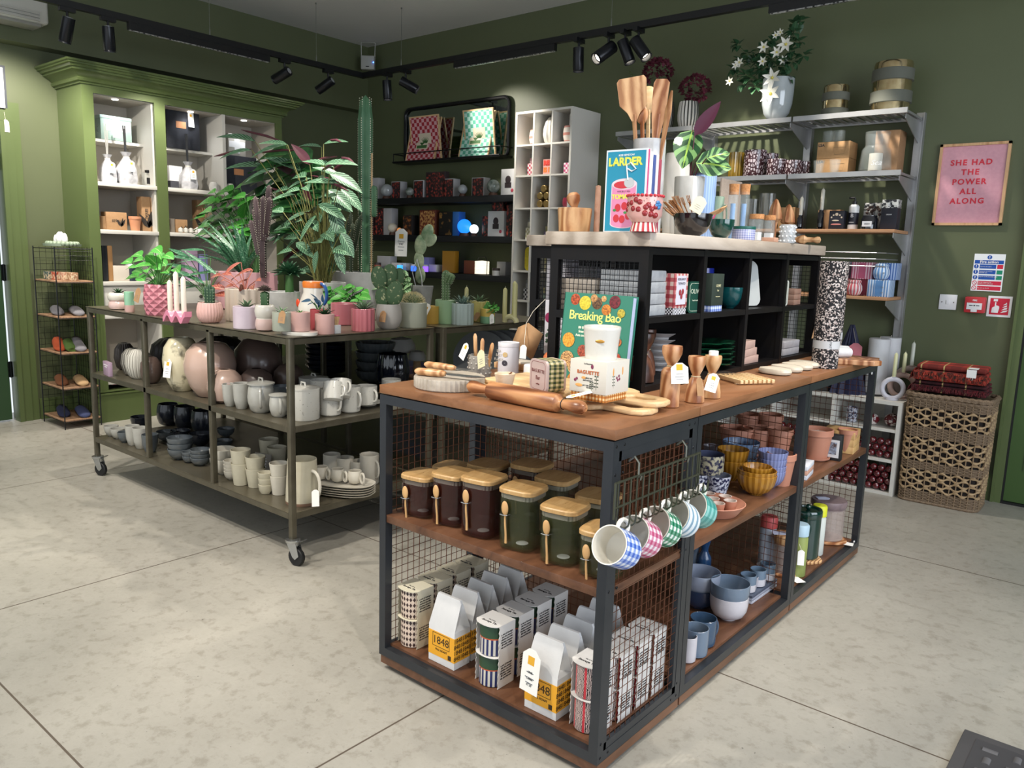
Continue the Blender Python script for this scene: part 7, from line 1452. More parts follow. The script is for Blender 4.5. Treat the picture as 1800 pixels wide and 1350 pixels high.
globe('cream egg shaped lamp on the middle black shelf',690,0,17,S2,mat('#d8d2c0',.4));globe('glowing blue globe lamp on the middle black shelf',816,0,25,S2,mat('#1e6fd8',.4,emit=1.3,ecol='#1f7be6'));globe('glowing white globe lamp on the middle black shelf',833,0,16,S2,mat('#e8eef2',.4,emit=1.6));globe('little orange lamp behind the cream one',702,0,9,S2,mat('#d8884c',.4,emit=.5))
for px,c_,lab in ((703,'#2f8fe8','small glass glowing light blue on the lowest black shelf'),(727,'#2f5fe8','small glass glowing deep blue on the lowest black shelf'),(748,'#7a4fe0','small glass glowing violet on the lowest black shelf')):p,r,k=col(px,'y',YF-.08,S3,10);t=T('colour_lamp',lab,'lamp',p);MB().lathe([(r,0),(r,.045)],20).build('lit_body',mat(c_,.4,emit=1.6),t);MB().lathe([(r*.9,.045),(r*.9,.06)],20).build('cap',WH,t)
p,r,k=col(847,'y',YF-.06,S3,22);h=at(847,458,'y',YF-.06).z-S3;t=T('lantern_lamp','lit ribbed white lantern with a black frame on the lowest black shelf','lamp',p);MB().lathe([(r*.95,.006)]+[(r*(1 if i%2 else .93),.006+(h-.012)*i/18)for i in range(1,18)]+[(r*.95,h-.006),(.001,h)],4 and 24,sq=4,capt=False).build('lamp_shade',mat('#f0e6cf',.5,emit=.9),t);MB().tube([(-r*1.05,0,0),(-r*1.05,0,h),(-r*.7,0,h+.03),(r*.7,0,h+.03),(r*1.05,0,h),(r*1.05,0,0)],.003,5).build('frame',BLK,t)
for px,lab,c_ in ((872,'small white jar with a dark lid at the right of the lowest black shelf','#c9c9c6'),(664,'small copper coloured jar at the left of the lowest black shelf','#a05a44')):p=col(px,'y',YF-.1,S3)[0];t=T('small_jar',lab,'jar',p);MB().lathe([(.03,0),(.031,.04)],24).build('jar_body',mat(c_,.4),t);MB().lathe([(.031,.04),(.031,.06),(.001,.061)],24,capt=False).build('lid',mat('#3a2f2c',.5),t)
# framed prints on the mirror rail
for x0,x1,y0,y1,a,b_,lab,lc in ((713,762,197,282,'#a9303a','#d9a9ae','framed print in red and pink checks with a green plant, leaning on the mirror','#6a2a30'),(806,857,186,275,'#5fb398','#bfe6da','framed print in green checks with a green plant, leaning on the mirror','#3a7a60')):
    zb=2.305-.235-.0015;yy=YB-.13;pl_,pr_=col(x0,'y',yy,zb+.1)[0],col(x1,'y',yy,zb+.1)[0];w=(pr_-pl_).length;h=.385;t=T('framed_print',lab,'picture',((pl_.x+pr_.x)/2,yy,zb),0);t.rotation_euler=(radians(-13),0,.04)
    b=MB();g_=.012;b.box(-w/2,0,0,w/2,.014,g_).box(-w/2,0,h-g_,w/2,.014,h).box(-w/2,0,g_,-w/2+g_,.014,h-g_).box(w/2-g_,0,g_,w/2,.014,h-g_).build('frame',BEECH,t)
    m,bb,v,N,L=nodes('chkp',.35,coord='Object');L(N('TexChecker',{'Vector':mapping(N,v,(1,0,1)),'Color1':C(a),'Color2':C(b_),'Scale':1/.03}).outputs[0],bb.inputs['Base Color']);MB().box(-w/2+g_,.003,g_,w/2-g_,.012,h-g_).build('print',m,t)
    MB().box(-w*.2,.001,h*.28,w*.2,.003,h*.62).build('print_panel',mat('#d8ccb4',.5),t);b=MB()
    for q in range(7):a_=-.7+q*.23;b.leaf((0,.0,h*.36),(sin(a_),0,cos(a_)),h*.19,.01,up=(0,-1,0),bend=0,cup=0,nl=3)
    b.box(-w*.17,0,h*.30,w*.17,.0008,h*.37).build('printed_plant',mat('#3f6b3a',.5),t)
    p2=dup(t,t.location+Vector((.035,.06,0)),None,('back of a second frame standing behind the '+('red' if a[1]=='a' else 'green')+' checked print'));p2.rotation_euler=(radians(8),0,.03)
# ---------------- shoe rack ----------------
rx0,rx1,ry0,ry1=-5.17,-4.80,.605,.845;zl=[at(115,y_,'x',rx1).z for y_ in (740,683,621,557,494)];zt5=at(108,434,'x',rx1).z
t=T('wire_rack','tall black wire rack with wooden shelves between the door and the dresser','rack',(rx0,ry0,0));W_,L_=rx1-rx0,ry1-ry0;b=MB()
for x in (0,W_):
    for y in (0,L_):b.tube([(x,y,0),(x,y,zt5)],.004,5)
for z in zl+[zt5]:b.tube([(0,0,z-.012),(W_,0,z-.012),(W_,L_,z-.012),(0,L_,z-.012)],.003,4,close=True)
b.build('frame',BLK,t);b=MB();mesh_panel(b,'y',L_,0,W_,.03,zt5,.04,.0012);mesh_panel(b,'x',0,0,L_,.03,zt5,.04,.0012);mesh_panel(b,'x',W_-.001,0,L_,zl[4]+.11,zt5,.03,.0012);b.build('wire_mesh',BLK,t)
for z in zl:MB().box(.003,.003,z-.016,W_-.003,L_-.003,z).build('shelf',wood('rackwood','#8d6a50','#a98568','#bb9678',(8,40,8),.6),t)
def shoe(lab,x,y,z,m,rz,boot=0,L2=.27):
    b=MB();n=12;rings=[]
    prof=[(0,.022,.02),(.02,.034,.05+boot),(.07,.036,.065+boot),(.11,.037,.06+boot*.8),(.15,.04,.055),(.2,.043,.042),(.24,.036,.03),(L2,.008,.018)]
    for (xx,w,h)in prof:rings.append([b.V((xx-L2/2,w*cos(2*pi*i/n),max(0,h*.5+h*.5*sin(2*pi*i/n))))for i in range(n)])
    for k_ in range(len(rings)-1):
        for i in range(n):b.F([rings[k_][i],rings[k_][(i+1)%n],rings[k_+1][(i+1)%n],rings[k_+1][i]])
    b.F(rings[0][::-1]);b.F(rings[-1]);o=b.build('slipper',m,None,loc=(x,y,z),rz=rz);md=o.modifiers.new('sub','SUBSURF');md.levels=1;md.render_levels=2;tag(o,lab,'slipper','felt slippers on the rack');MB().ball((-L2/2+.055,0,.055+boot),.026,6,(1.5,.8,.2)).build('opening',mat('#2b2523',.9),o);return o
FG=mat('#7d7b80',.95,n=.3,h2='#6f6d72',s=80)
for li,m1,m2,bt,n1,n2 in ((3,FG,FG,0,'left grey felt slipper on the upper slipper shelf','right grey felt slipper on the upper slipper shelf'),(2,mat('#b5512f',.9),FG,.03,'orange felt boot slipper on the third shelf','light grey felt boot slipper on the third shelf'),(1,mat('#7a4c30',.9),mat('#b5946c',.9),0,'brown felt slipper lying on the fourth shelf','tan felt slipper showing its sole on the fourth shelf'),(0,mat('#1e2440',.9),mat('#3b4468',.9),0,'dark navy slipper on the bottom rack shelf','blue grey slipper on the bottom rack shelf')):
    z=zl[li]+.0005;shoe(n1,rx0+.14,ry0+.075,z,m1,-.25,bt,.25);shoe(n2,rx0+.24,ry0+.165,z,m2,-.2,bt,.25)
shoe('green felt boot slipper between the orange and grey ones',rx0+.2,ry0+.12,zl[2]+.0005,mat('#4f6b2f',.9),-.2,.02,.22)
for i,(c_,lab)in enumerate((('#4b5c58','small teal patterned box on the top rack shelf'),('#b5513a','small orange patterned box on the top rack shelf'),('#b0806a','pink patterned box on the top rack shelf'),('#a57a5c','rightmost brown patterned box on the top rack shelf'))):box('patterned_box',lab,'box',(rx0+.1+.075*i,ry0+.06+.02*i,zl[4]+.0005),.06,.05,.055,mat(c_,.6,n=.06,h2='#d8c4a4',s=60,p=.55),.2)
p=Vector((rx0+.19,ry0+.12,zt5));b=MB()
for i in range(22):a=2*pi*i/22;b.ball((.15*cos(a),.1*sin(a),.02),.018,6)
t=T('beaded_tray','sage green beaded tray on top of the wire rack','tray',p);b.build('beads',mat('#8d9c86',.5),t);MB().lathe([(.001,.004),(.14,.004),(.145,.02)],28,capb=False,capt=False,ex=1).build('tray_base',mat('#9aa892',.5),t);t.scale=(1,.8,1)
for x,w,h,lab in ((-.07,.018,.06,'small white dropper bottle on the beaded tray'),(.0,.03,.08,'white tagged pot on the beaded tray'),(.07,.02,.07,'pale glass bottle on the beaded tray')):o=V('bottle',lab,'bottle',p+Vector((x,-.01,.0215)),w,h,'drop',WH,solid=True)
# ---------------- crockery on the front table ----------------
TA,TB_,TC_=.9425,TBZ+.0005,TCZ+.0005
def tv(name,lab,cat,px,py,w,h,z,kind,m,**k2):
    p,r,k=pl(px,py,z,w);return V(name,lab,cat,p,r,min(h*k*1.03,.302 if z==TB_ else 1),kind,m,**k2)
SPKL=mat('#c4c2ba',.25,n=.02,h2='#77726a',s=140,p=.68,coat=.3);GLZ=mat('#b9b8b1',.2,n=.3,h2='#9a9890',s=14,coat=.4);GGR=mat('#5f6568',.3,n=.3,h2='#4a5157',s=14,coat=.3);DNV=mat('#22262f',.25,coat=.5)
OAT=mat('#c3bda8',.35,n=.3,h2='#b5ae98',s=20);OATW=mat('#cfcabd',.3,n=.3,h2='#c2bcae',s=20)
MRB=mat('#cfc6a8',.2,n=.05,h2='#6f6a58',s=12,p=.6,coat=.5);BLU_=mat('#b59a8c',.25,coat=.4);TAU=mat('#5d4d47',.3,coat=.3)
BWR=stripes('bwr','#a9a69c','#55524c',20,.6,rough=.5);DKR=mat('#2b2624',.5)
o=MB().c(0,0,0,.105,.02,.075,.002).build('sign_block',mat('#a98fa4',.3));o.location=at(180,661,'z',TB_)+Vector((0,.03,0));o.rotation_euler=(0,0,-.15);tag(o,'small lilac printed sign at the left end of the middle table shelf','sign');text('NEW STONEWARE\nhandmade',.009,WH,o,(0,-.0105,.052))
VP=[(.45,0),(.5,.01),(.78,.18),(.98,.45),(1,.6),(.9,.82),(.62,.97),(.42,1),(.4,.98)];PR['big']=VP;PR['moon']=[(.5,0),(.8,.1),(1,.45),(.9,.78),(.55,.97),(.3,1)]
for px,py,w,h,k_,m_,lab,rb in ((212,652,34,46,'moon',DKR,'dark ribbed vase at the back left of the middle shelf',22),(226,662,40,46,'moon',BWR,'grey and black ribbed vase left of the pale one',22),(236,668,42,50,'moon',stripes('bwr2','#cbc8be','#8f8b82',20,.7,rough=.5),'pale ribbed vase in front of the darker ribbed ones',22),(258,676,36,45,'moon',TAU,'dark brown vase half behind the table post',0),
    (288,694,64,92,'big',MRB,'tall cream vase with marbled brush marks and a white tag',0),(348,704,88,92,'big',BLU_,'large glossy blush vase between the two middle posts',0),(385,712,62,56,'moon',BLU_,'smaller round blush vase before the taupe ones',0),(440,694,86,90,'moon',TAU,'large dark taupe moon vase at the back',0),(442,708,58,54,'moon',TAU,'round taupe vase behind the pale teapot',0),(500,700,54,54,'moon',mat('#54463f',.3),'round taupe vase behind the corner post',0),(288,650,70,50,'moon',DKR,'dark ribbed vase behind the marbled one',18),(372,655,90,55,'moon',mat('#191719',.5),'black ribbed vase in the dark behind the blush one',18)):
    o=tv('vase',lab,'vase',px,py,w,h,TB_,k_,m_,ribs=rb,rib=.035 if rb else 0,n=88 if rb else 40)
    if k_=='big' and px==288:swing(o,(.03,-.08,.165),(radians(80),0,.2),.05,.09)
def lidpot(lab,px,py,w,h,z,m,knob=True,hnd=None,kind='cyl'):
    p,r,k=pl(px,py,z,w);h=h*k;t=T('lidded_pot',lab,'pot',p);vmb(r,h*.86,kind).build('pot_body',m,t);MB().lathe([(r*1.02,h*.85),(r*1.03,h*.89),(r*.5,h*.94),(.001,h*.95)],32,capt=False).build('lid',m,t)
    if knob:MB().tube([(-.016,0,h*.93),(-.012,0,h*1.03),(.012,0,h*1.03),(.016,0,h*.93)],.004,6).build('knob',m,t)
    if hnd is not None:handle_mb(r*.98,h*.2,h*.75,.03,.006,hnd).build('handle',m,t)
lidpot('white lidded canister with a looped knob at the table corner',526,741,56,62,TB_,SPKL);lidpot('pale glazed teapot on the middle table shelf',452,728,46,58,TB_,GLZ,hnd=-.6,kind='rnd');lidpot('small brown rimmed creamer beside the teapot',486,735,34,44,TB_,GLZ,False,-.5,'rnd');lidpot('grey lidded casserole behind the corner post',545,706,50,44,TB_,GLZ)
for px,py,w,h,m_,lab,hd in ((400,716,27,38,GLZ,'left of two handleless white cups on the middle shelf',None),(420,721,30,44,GLZ,'right of two handleless white cups on the middle shelf',None),(576,733,38,46,SPKL,'speckled white mug nearest on the middle shelf',.1),(612,727,36,44,SPKL,'second speckled white mug on the middle shelf',.1),(492,712,36,30,GGR,'dark grey bowl behind the creamer',None),(596,712,36,40,SPKL,'white cup under a tilted cup at the back',.2),(560,716,40,44,SPKL,'pale cup behind the white canister',None),(685,706,34,36,SPKL,'white cup by the island corner on the middle shelf',.1)):
    tv('cup',lab,'cup',px,py,w,h,TB_,'cup' if hd is None else 'mug',m_,handle=(hd,.022)if hd is not None else None,group=None)
for k_ in range(2):tv('saucer',('lower','upper')[k_]+' white saucer under the stacked cups','saucer',640,717,54,6,TB_+.008*k_,'plate',SPKL)
a=tv('cup','white coffee cup on the saucers','cup',640,714,38,32,TB_+.018,'mug',SPKL,handle=(.1,.02));b2=tv('cup','tilted white coffee cup resting on the cup with saucers','cup',636,712,38,32,TB_+.078,'mug',SPKL,handle=(.1,.02),tilt=(-.25,-.3,0));tv('cup','tilted white coffee cup at the back left of the stack','cup',598,712,36,32,TB_+.07,'mug',SPKL,handle=(.3,.02),tilt=(-.3,-.3,0))
# bottom shelf
for px,py,w,h,kd,m_,lab,hd in ((190,769,24,18,'bowl',GLZ,'small lidded bowl at the far left of the bottom table shelf',None),(202,774,26,18,'bowl',GLZ,'second small lidded bowl from the left',None),(214,780,24,18,'bowl',GGR,'little stacked grey bowls beside the tall cups',None),(228,785,24,34,'cup',GLZ,'first tall grey beaker on the bottom shelf',None),(242,791,28,36,'cup',GLZ,'second tall grey beaker on the bottom shelf',None),(258,797,28,30,'cup',GGR,'grey beaker by the middle post',None),(240,758,34,22,'bowl',DNV,'dark sauce boat behind the grey beakers',3.),(288,750,38,36,'rnd',DNV,'dark blue pitcher at the back of the bottom shelf, left',3.),(318,756,38,38,'rnd',DNV,'dark blue pitcher in the middle of the back row',3.),(350,766,42,40,'rnd',DNV,'dark blue pitcher at the right of the back row',3.),
    (285,778,34,16,'bowl',GGR,'wide grey bowl in front of the dark pitchers',None),(310,776,34,16,'bowl',DNV,'dark bowl beside the wide grey one',None),(345,788,38,22,'bowl',DNV,'dark nested bowls by the second post',None),(385,790,34,12,'bowl',GGR,'small grey pointed dish behind the white bowls',None),
    (392,770,30,14,'bowl',GGR,'small dark dish in shade behind the pointed dish',None),(468,820,34,44,'tap',OAT,'beige beaker at the back behind the price sign',None),(482,830,34,40,'tap',OAT,'pale grey beaker in the back row',None),(580,846,30,44,'cyl',OATW,'left tall white jug cup at the back',0.),(604,848,30,40,'cyl',OATW,'second tall white mug in the back row',0.),(628,850,30,36,'cyl',OATW,'third white mug in the back row',0.),(646,853,34,50,'cyl',OATW,'tall straight white mug at the right of the oval plates',0.)):
    tv('cup' if kd in ('cup','tap','cyl')else ('pitcher' if kd=='rnd' else 'bowl'),lab,'cup' if kd in ('cup','tap','cyl')else ('pitcher' if kd=='rnd' else 'bowl'),px,py,w,h,TC_,kd,m_,handle=(hd,.025)if hd is not None else None)
def tstack(px,py,w,n,dz,h,kd,m_,labs,grp):
    p,r,k=pl(px,py,TC_,w)
    for i in range(n):V('bowl' if kd=='bowl' else 'beaker',labs[i]if i<len(labs)else labs[-1],'bowl' if kd=='bowl' else 'cup',p+Vector((0,0,dz*i)),r*(.95+.05*i/n),h,kd,m_,group=grp)
O3=('bottom','second','top')
def L3(s_,n=3):return [('bottom','top')[i]+s_ if n==2 else ('bottom','second','third','top')[i if n==4 else (i if i<2 else 3)]+s_ for i in range(n)]
tstack(308,812,44,3,.028,.055,'bowl',GGR,L3(' grey footed bowl of the stack between the posts'),'grey stacked bowls');tstack(328,816,26,2,.02,.035,'bowl',GGR,L3(' small grey dish left of the square stack',2),'small grey dishes');tstack(346,822,36,3,.02,.04,'bowl',GGR,L3(' small grey square dish by the second post'),'square grey dishes')
tstack(384,838,46,2,.045,.075,'bowl',OATW,L3(' large white bowl behind the third post',2),'large white bowls');tstack(402,846,26,4,.017,.04,'bowl',OATW,L3(' small white dish of the stack of four',4),'small white dishes')
tstack(418,856,36,2,.062,.1,'tap',OAT,L3(' tall beige beaker of the left stack',2),'beige beakers');tstack(444,860,36,2,.055,.085,'tap',OAT,L3(' beige beaker of the middle stack',2),'beige beakers');tstack(463,871,26,3,.027,.042,'cup',OAT,L3(' tiny beige bowl of the front stack'),'tiny beige bowls');tstack(486,873,34,2,.055,.085,'tap',OATW,L3(' pale beaker behind the big jug',2),'pale beakers')
p,r,k=pl(524,892,TC_,58);t=T('jug','large two-tone beige jug with a string tag at the table corner','jug',p,.1);h=76*k*1.04;b=MB();b.lathe([(r*.97,0),(r,.004),(r,.014)],36,capt=False);b.build('unglazed_base',mat('#7d6250',.6),t);MB().lathe([(r,.014),(r*.97,h*.3),(r*.86,h*.96),(r*.86,h),(r*.8,h),(r*.8,.02),(.001,.018)],36,capb=False,capt=False).build('jug_body',OAT,t);handle_mb(r*.9,h*.16,h*.78,.05,.007,0).build('handle',OATW,t);swing(t,(r*1.45,-.02,h*.42),(radians(80),0,.9),.03,.07,logo=False)
p,r,k=pl(594,884,TC_,86)
for i in range(5):o=MB().lathe([(.05,.002),(.06,.002),(.085,.009),(.087,.012),(.08,.0105),(.055,.006),(.001,.006)],48,capt=False,ex=1.65,sq=2.6).build('oval_plate',OATW);o.location=p+Vector((.03,.02,.0105*i));o.rotation_euler=(0,0,.45);tag(o,('lowest','second','middle','fourth','topmost')[i]+' oval white plate of the stack on the bottom table shelf','plate','oval white plates')
q=p+Vector((.03,.02,.0555))
for i,(dx,dy,lab)in enumerate(((-.1,-.045,'left ring handled white cup on the oval plates'),(-.02,-.015,'middle ring handled white cup on the oval plates'),(.055,.02,'right ring handled white cup on the oval plates'))):
    o=V('cup',lab,'cup',q+Vector((dx,dy,0)),.033,.055,'rnd',OATW);b=MB();b.tube([(.05+.013*cos(a*pi/6),0,.03+.022*sin(a*pi/6))for a in range(12)],.005,6,close=True);b.build('handle',OATW,o)
o=MB().box(-.05,-.002,0,.05,.002,.1).build('price_sign',mat('#8f8880',.6));o.location=at(440,838,'z',TC_)+Vector((0,.06,0));o.rotation_euler=(-.15,0,.25);tag(o,'grey printed price sign standing among the beakers','sign');text('stoneware\nbeakers 8.00\nbowls 6.50\nplates 12.00\njugs 24.00',.011,WH,o,(0,-.0025,.052),ls=1.2)
# second table: dark bowls, navy vase, mushroom lamps, upright plates
Y2T=1.25
def t2(px,z,y=Y2T):return col(px,'y',y,z)
for i in range(5):p=t2(578,TB_)[0];V('bowl',('bottom','second','third','fourth','top')[i]+' dark navy bowl of the stack on the second table','bowl',p+Vector((0,0,.03*i)),.13,.055,'bowl',mat('#10182c',.2,coat=1),group='navy bowls on the second table')
for i in range(4):p=t2(660,TB_)[0];V('bowl',('bottom','second','third','top')[i]+' grey fluted bowl of the stack on the second table','bowl',p+Vector((0,0,.05*i)),.105,.07,'bowl',GGR,ribs=24,rib=.02,n=96,group='grey fluted bowls')
p=t2(690,TB_,1.18)[0];V('vase','glossy navy ribbed vase between the two metal tables','vase',p,.085,.185,'rnd',mat('#0d1524',.08,coat=1),ribs=10,rib=.04,n=60)
o=tag(MB().lathe([(.16,0),(.165,.01),(.165,.022),(.001,.022)],40,capt=False).build('wooden_board',OLV2),'round wooden board under the mushroom lamps on the second table','board');pb=t2(716,TB_,1.6)[0];o.location=pb
for px,rr,hh,lab in ((705,.085,.19,'larger white mushroom lamp on the second table'),(733,.05,.125,'smaller white mushroom lamp with a wooden foot')):p=t2(px,TB_+.0225,1.6)[0];t=T('mushroom_lamp',lab,'lamp',p);MB().lathe([(rr*.5,0),(rr*.4,hh*.6),(.001,hh*.6)],24,capt=False).build('foot',BEECH,t);MB().lathe([(rr*.9,hh*.52),(rr,hh*.58),(rr*.97,hh*.75),(rr*.7,hh*.93),(.001,hh)],28,capt=False).build('lamp_shade',mat('#e6e6e2',.5),t)
for i in range(5):b=MB();b.m=Matrix.Rotation(radians(80),4,'X');b.lathe([(.001,0),(.12,0),(.15,.008),(.15,.012),(.115,.006),(.001,.006)],40,capb=False,capt=False);o=b.build('upright_plate',mat('#5d6263',.4,n=.3,h2='#4d5254',s=30));o.location=(-1.86+.02*i,1.60+.06*i,TB_+.15);o.rotation_euler=(0,0,.75);tag(o,('front','second','third','fourth','rearmost')[i]+' large grey plate standing upright at the end of the second table','plate','upright grey plates')
# mats and floor items
o=MB().box(0,0,0,.6,.9,.012,.003).build('door_mat',mat('#4b4a4c',.8));o.location=(.648,-.01,.0005);tag(o,'black rubber mat at the bottom right corner of the floor','mat');b=MB();b.box(.035,.04,.0125,.565,.865,.014).build('inner_panel',mat('#3b3a3c',.8),o);b=MB()
for i in range(8):
    for j in range(14):
        x,y=.075+.062*i,.07+.058*j
        if (i+j)%2:b.tube([(x-.018,y,.014),(x+.018,y,.014)],.009,8,flat=.4)
        else:b.tube([(x,y-.016,.014),(x,y+.016,.014)],.009,8,flat=.4)
b.build('raised_studs',mat('#5a595b',.75),o)
# ---------------- plants and pots on the tables ----------------
def soil(t,r,z):MB().lathe([(.001,z),(r,z)],20,capb=False,capt=False).build('soil',mat('#2e241d',.95),t)
def pot(lab,px,py,w,h,kind,m,z=TA,**k2):
    p,r,k=pl(px,py,z,w);t=T('plant_pot',lab,'plant pot',p);hh=h*k*1.02;vmb(r,hh,kind,min(.005,r*.12),**k2).build('pot_body',m,t);soil(t,r*.86*PR[kind][-1][0],hh*.88);return t,p+Vector((0,0,hh*.88)),r
def plant(name,lab,p,cat='plant'):return T(name,lab,cat,p)
LG=leafmat('lg','#3f8a35','#4f9a40','#86b868');LD=leafmat('ld','#1f3d24','#2a4d2c','#4b7044');LV=leafmat('lv','#3f7a3f','#a9c79a','#c9dcb4',nv=5);LP=leafmat('lp','#2a5035','#7aa583','#93b892',nv=9,back='#5a2432');LS=mat('#4f6b4a',.5,n=.3,h2='#7c9474',s=90);LB=mat('#5d7d74',.5,n=.15,h2='#a3b5a6',s=120,p=.56);AL=mat('#356a4a',.4,n=.1,h2='#94b89a',s=110,p=.62)
STM=mat('#7a7a44',.6);STG=mat('#3e6a34',.6)
def rosette(lab,p,n,L_,w,m,tilt=(.3,1.2),bend=.2,name='succulent',cup=.3,seed=1):
    random.seed(seed);t=plant(name,lab,p);b=MB()
    for i in range(n):
        a=i*2.4;e=tilt[0]+(tilt[1]-tilt[0])*(1-i/n);l=L_*(1-.3*i/n)*random.uniform(.85,1.1);b.leaf((0,0,0),(sin(e)*cos(a),sin(e)*sin(a),cos(e)),l,w,bend=bend,cup=cup,nl=5,point=.5)
    b.build('leaves',m,t);return t
def leafy(name,lab,base,cxp,cyp,rx,ry,n,Lp,wr,m,seed=1,bend=.6,depth=.1,sm=STG,updir=.2,y=None,pts=None,flat=None):
    """leaves on stalks whose blades sit round the ellipse (cxp, cyp, rx, ry) seen in the photo"""
    random.seed(seed);t=plant(name,lab,base);b=MB();s_=MB();B=Vector(base);yy=y if y is not None else B.y
    for i in range(len(pts)if pts else n):
        if pts:px,py,L1,ang=pts[i]
        else:
            a=i*2.4;q=sqrt((i+.5)/n);px,py,L1,ang=cxp+rx*q*cos(a),cyp+ry*q*sin(a),Lp*random.uniform(.75,1.2),None
        c_=at(px,py,'y',yy+random.uniform(-depth,depth));k=proj(c_)[2]/FPX;c_=c_-B
        d=CR*cos(radians(ang))+Vector((0,0,1))*sin(radians(ang))+Vector((0,-.2,0))if ang is not None else Vector((c_.x*1.2+random.uniform(-.5,.5)*rx*k*1.5,random.uniform(-1,.3)*.08,updir*.1+random.uniform(-.05,.05)))
        if d.length<1e-3:d=Vector((0,-1,0))
        d.normalize();L2=L1*k;c0=c_-d*L2*.5;s_.tube([(c0.x*.08,c0.y*.08,0),Vector((c0.x*.45,c0.y*.45,c0.z*.6)),c0],.0022,5,cap=False)
        b.leaf(c0,d,L2,L2*wr,up=flat or (0,-.55,.8),bend=bend,cup=.12,nl=7,point=.75)
    s_.build('stalks',sm,t);b.build('leaves',m,t);return t
def column(lab,p,h,r,m,ribs=7,name='cactus',lean=(0,0),arms=(),spn=None,tip=.6):
    t=plant(name,lab,p);b=MB();sp=MB()
    for (ox,oy,oz,hh,rr,lx,ly)in ((0,0,0,h,r,*lean),)+tuple(arms):
        b.m=Matrix.Translation((ox,oy,oz))@Matrix.Rotation(lx,4,'Y')@Matrix.Rotation(ly,4,'X');P=[(rr*.7,0),(rr*.95,hh*.1),(rr*.9,hh*.45),(rr,hh*.6),(rr,hh*.88),(rr*tip,hh*.97),(.001,hh)];b.lathe(P,ribs*8,ribs=ribs,rib=.24,capt=False);sp.m=b.m
        for i in range(ribs):
            a=2*pi*i/ribs
            for j in range(int(hh/.013)):z=.013*j+.006;rz_=rr*1.22*(1 if z<hh*.88 else .8);sp.ball((rz_*cos(a),rz_*sin(a),z),.0018 if rr<.03 else .0035,3)
    b.build('stems',m,t);sp.build('spines',spn or mat('#d8d4be',.7),t);return t
# front row pots
PNK=mat('#c9a29c',.45,n=.3,h2='#c09890',s=20);SAG=mat('#a3a798',.4);GRP=mat('#a9a5a0',.4,n=.3,h2='#9a9691',s=10);RSE=mat('#b86a72',.3,coat=.3);LIL=mat('#b5a3b0',.3,n=.3,h2='#c9bcc4',s=12);YLW=mat('#cfc47a',.4);MNT=mat('#93b48c',.4);DNT=two('dnt','#cfcabf','#cfb3ac',.05)
def succ(lab,p,L_=.05,n=14,m=LG,w=.014,**k2):return rosette(lab,p+Vector((0,0,.002)),n,L_,w,m,**k2)
for a in (('white and pink bubble pot at the far left of the table',195,545,36,28,'dbl',DNT,'small green succulent in the white and pink bubble pot',.05,LD),('round blush pot with a small dark succulent near the match holder',580,590,34,34,'cyl',PNK,'small dark red-green succulent in the round blush pot',.05,LD),('dusky pink fluted pot with a zebra succulent',640,584,40,38,'cyl',RSE,'spiky zebra succulent in the dusky pink pot',.075,LS),('pale blue ribbed pot with a blue-green haworthia',812,572,38,36,'cyl',mat('#a3b3b0',.35),'blue-green spiky haworthia in the pale blue pot',.085,LB),('pale yellow pot behind the blue ribbed one',841,566,34,34,'cyl',YLW,'pale green rosette in the yellow pot',.07,LS),('lilac marbled pot at the front edge of the table',415,580,46,38,'cyl',LIL,'small aloe in the lilac marbled pot',.06,LS)):
    t,q,r=pot(*a[:7],**(dict(ribs=14,rib=.03,n=84)if 'fluted' in a[0]or 'ribbed' in a[0]else {}));succ(a[7],q,a[8],22 if a[8]>.07 else 12,a[9],.012 if a[8]>.07 else .016,seed=a[1])
p,r,k=pl(251,556,TA,54);t=T('plant_pot','pink pot with a faceted diamond pattern on the left of the table','plant pot',p);hh=.15;b=MB();R8=[]
for j in range(9):R8.append([b.V((r*(.88+.12*sin(pi*j/8))*(1.04 if (i+j)%2 else .93)*cos(2*pi*i/22),r*(.88+.12*sin(pi*j/8))*(1.04 if (i+j)%2 else .93)*sin(2*pi*i/22),hh*j/8))for i in range(22)])
for j in range(8):
    for i in range(22):
        A1,A2,B1,B2=R8[j][i],R8[j][(i+1)%22],R8[j+1][i],R8[j+1][(i+1)%22]
        if (i+j)%2:b.F([A1,A2,B2]);b.F([A1,B2,B1])
        else:b.F([A1,A2,B1]);b.F([A2,B2,B1])
b.build('pot_body',mat('#b56f7c',.45),t,sharp=3);soil(t,r*.85,hh-.004);q=p+Vector((0,0,hh-.01));leafy('leafy_plant','green plant with rounded leaves in the faceted pink pot',q,268,468,48,32,26,32,.62,LG,3,.5,.07);swing(t,(-.035,-.085,.13),(radians(80),.2,0),.05,.07,KRAFT)
t=tv('small_cup','little green and pink ombre cup beside the faceted pot','cup',221,549,16,34,TA,'cyl',two('omb','#8fbf9f','#c9a49c',.035))
o=MB().c(0,0,0,.035,.02,.105,.004).build('white_card',PAPER);o.location=at(288,545,'z',TA);tag(o,'white folded card hanging behind the wavy candle holder','card')
pw=at(308,566,'z',TA)+Vector((-.02,.02,0));t=T('wavy_candle_holder','wavy pink candle holder with three cream candles','candle holder',pw,.1);b=MB();n=28;rings=[]
for i in range(n+1):x=-.085+.17*i/n;zc=.022+.016*cos(2*pi*2.5*i/n+pi);rings.append([b.V((x,-.018,zc-.012)),b.V((x,.018,zc-.012)),b.V((x,.018,zc+.012)),b.V((x,-.018,zc+.012))])
for i in range(n):
    for j in range(4):b.F([rings[i][j],rings[i][(j+1)%4],rings[i+1][(j+1)%4],rings[i+1][j]])
b.F(rings[0][::-1]);b.F(rings[-1]);b.build('holder',mat('#c97f96',.35),t)
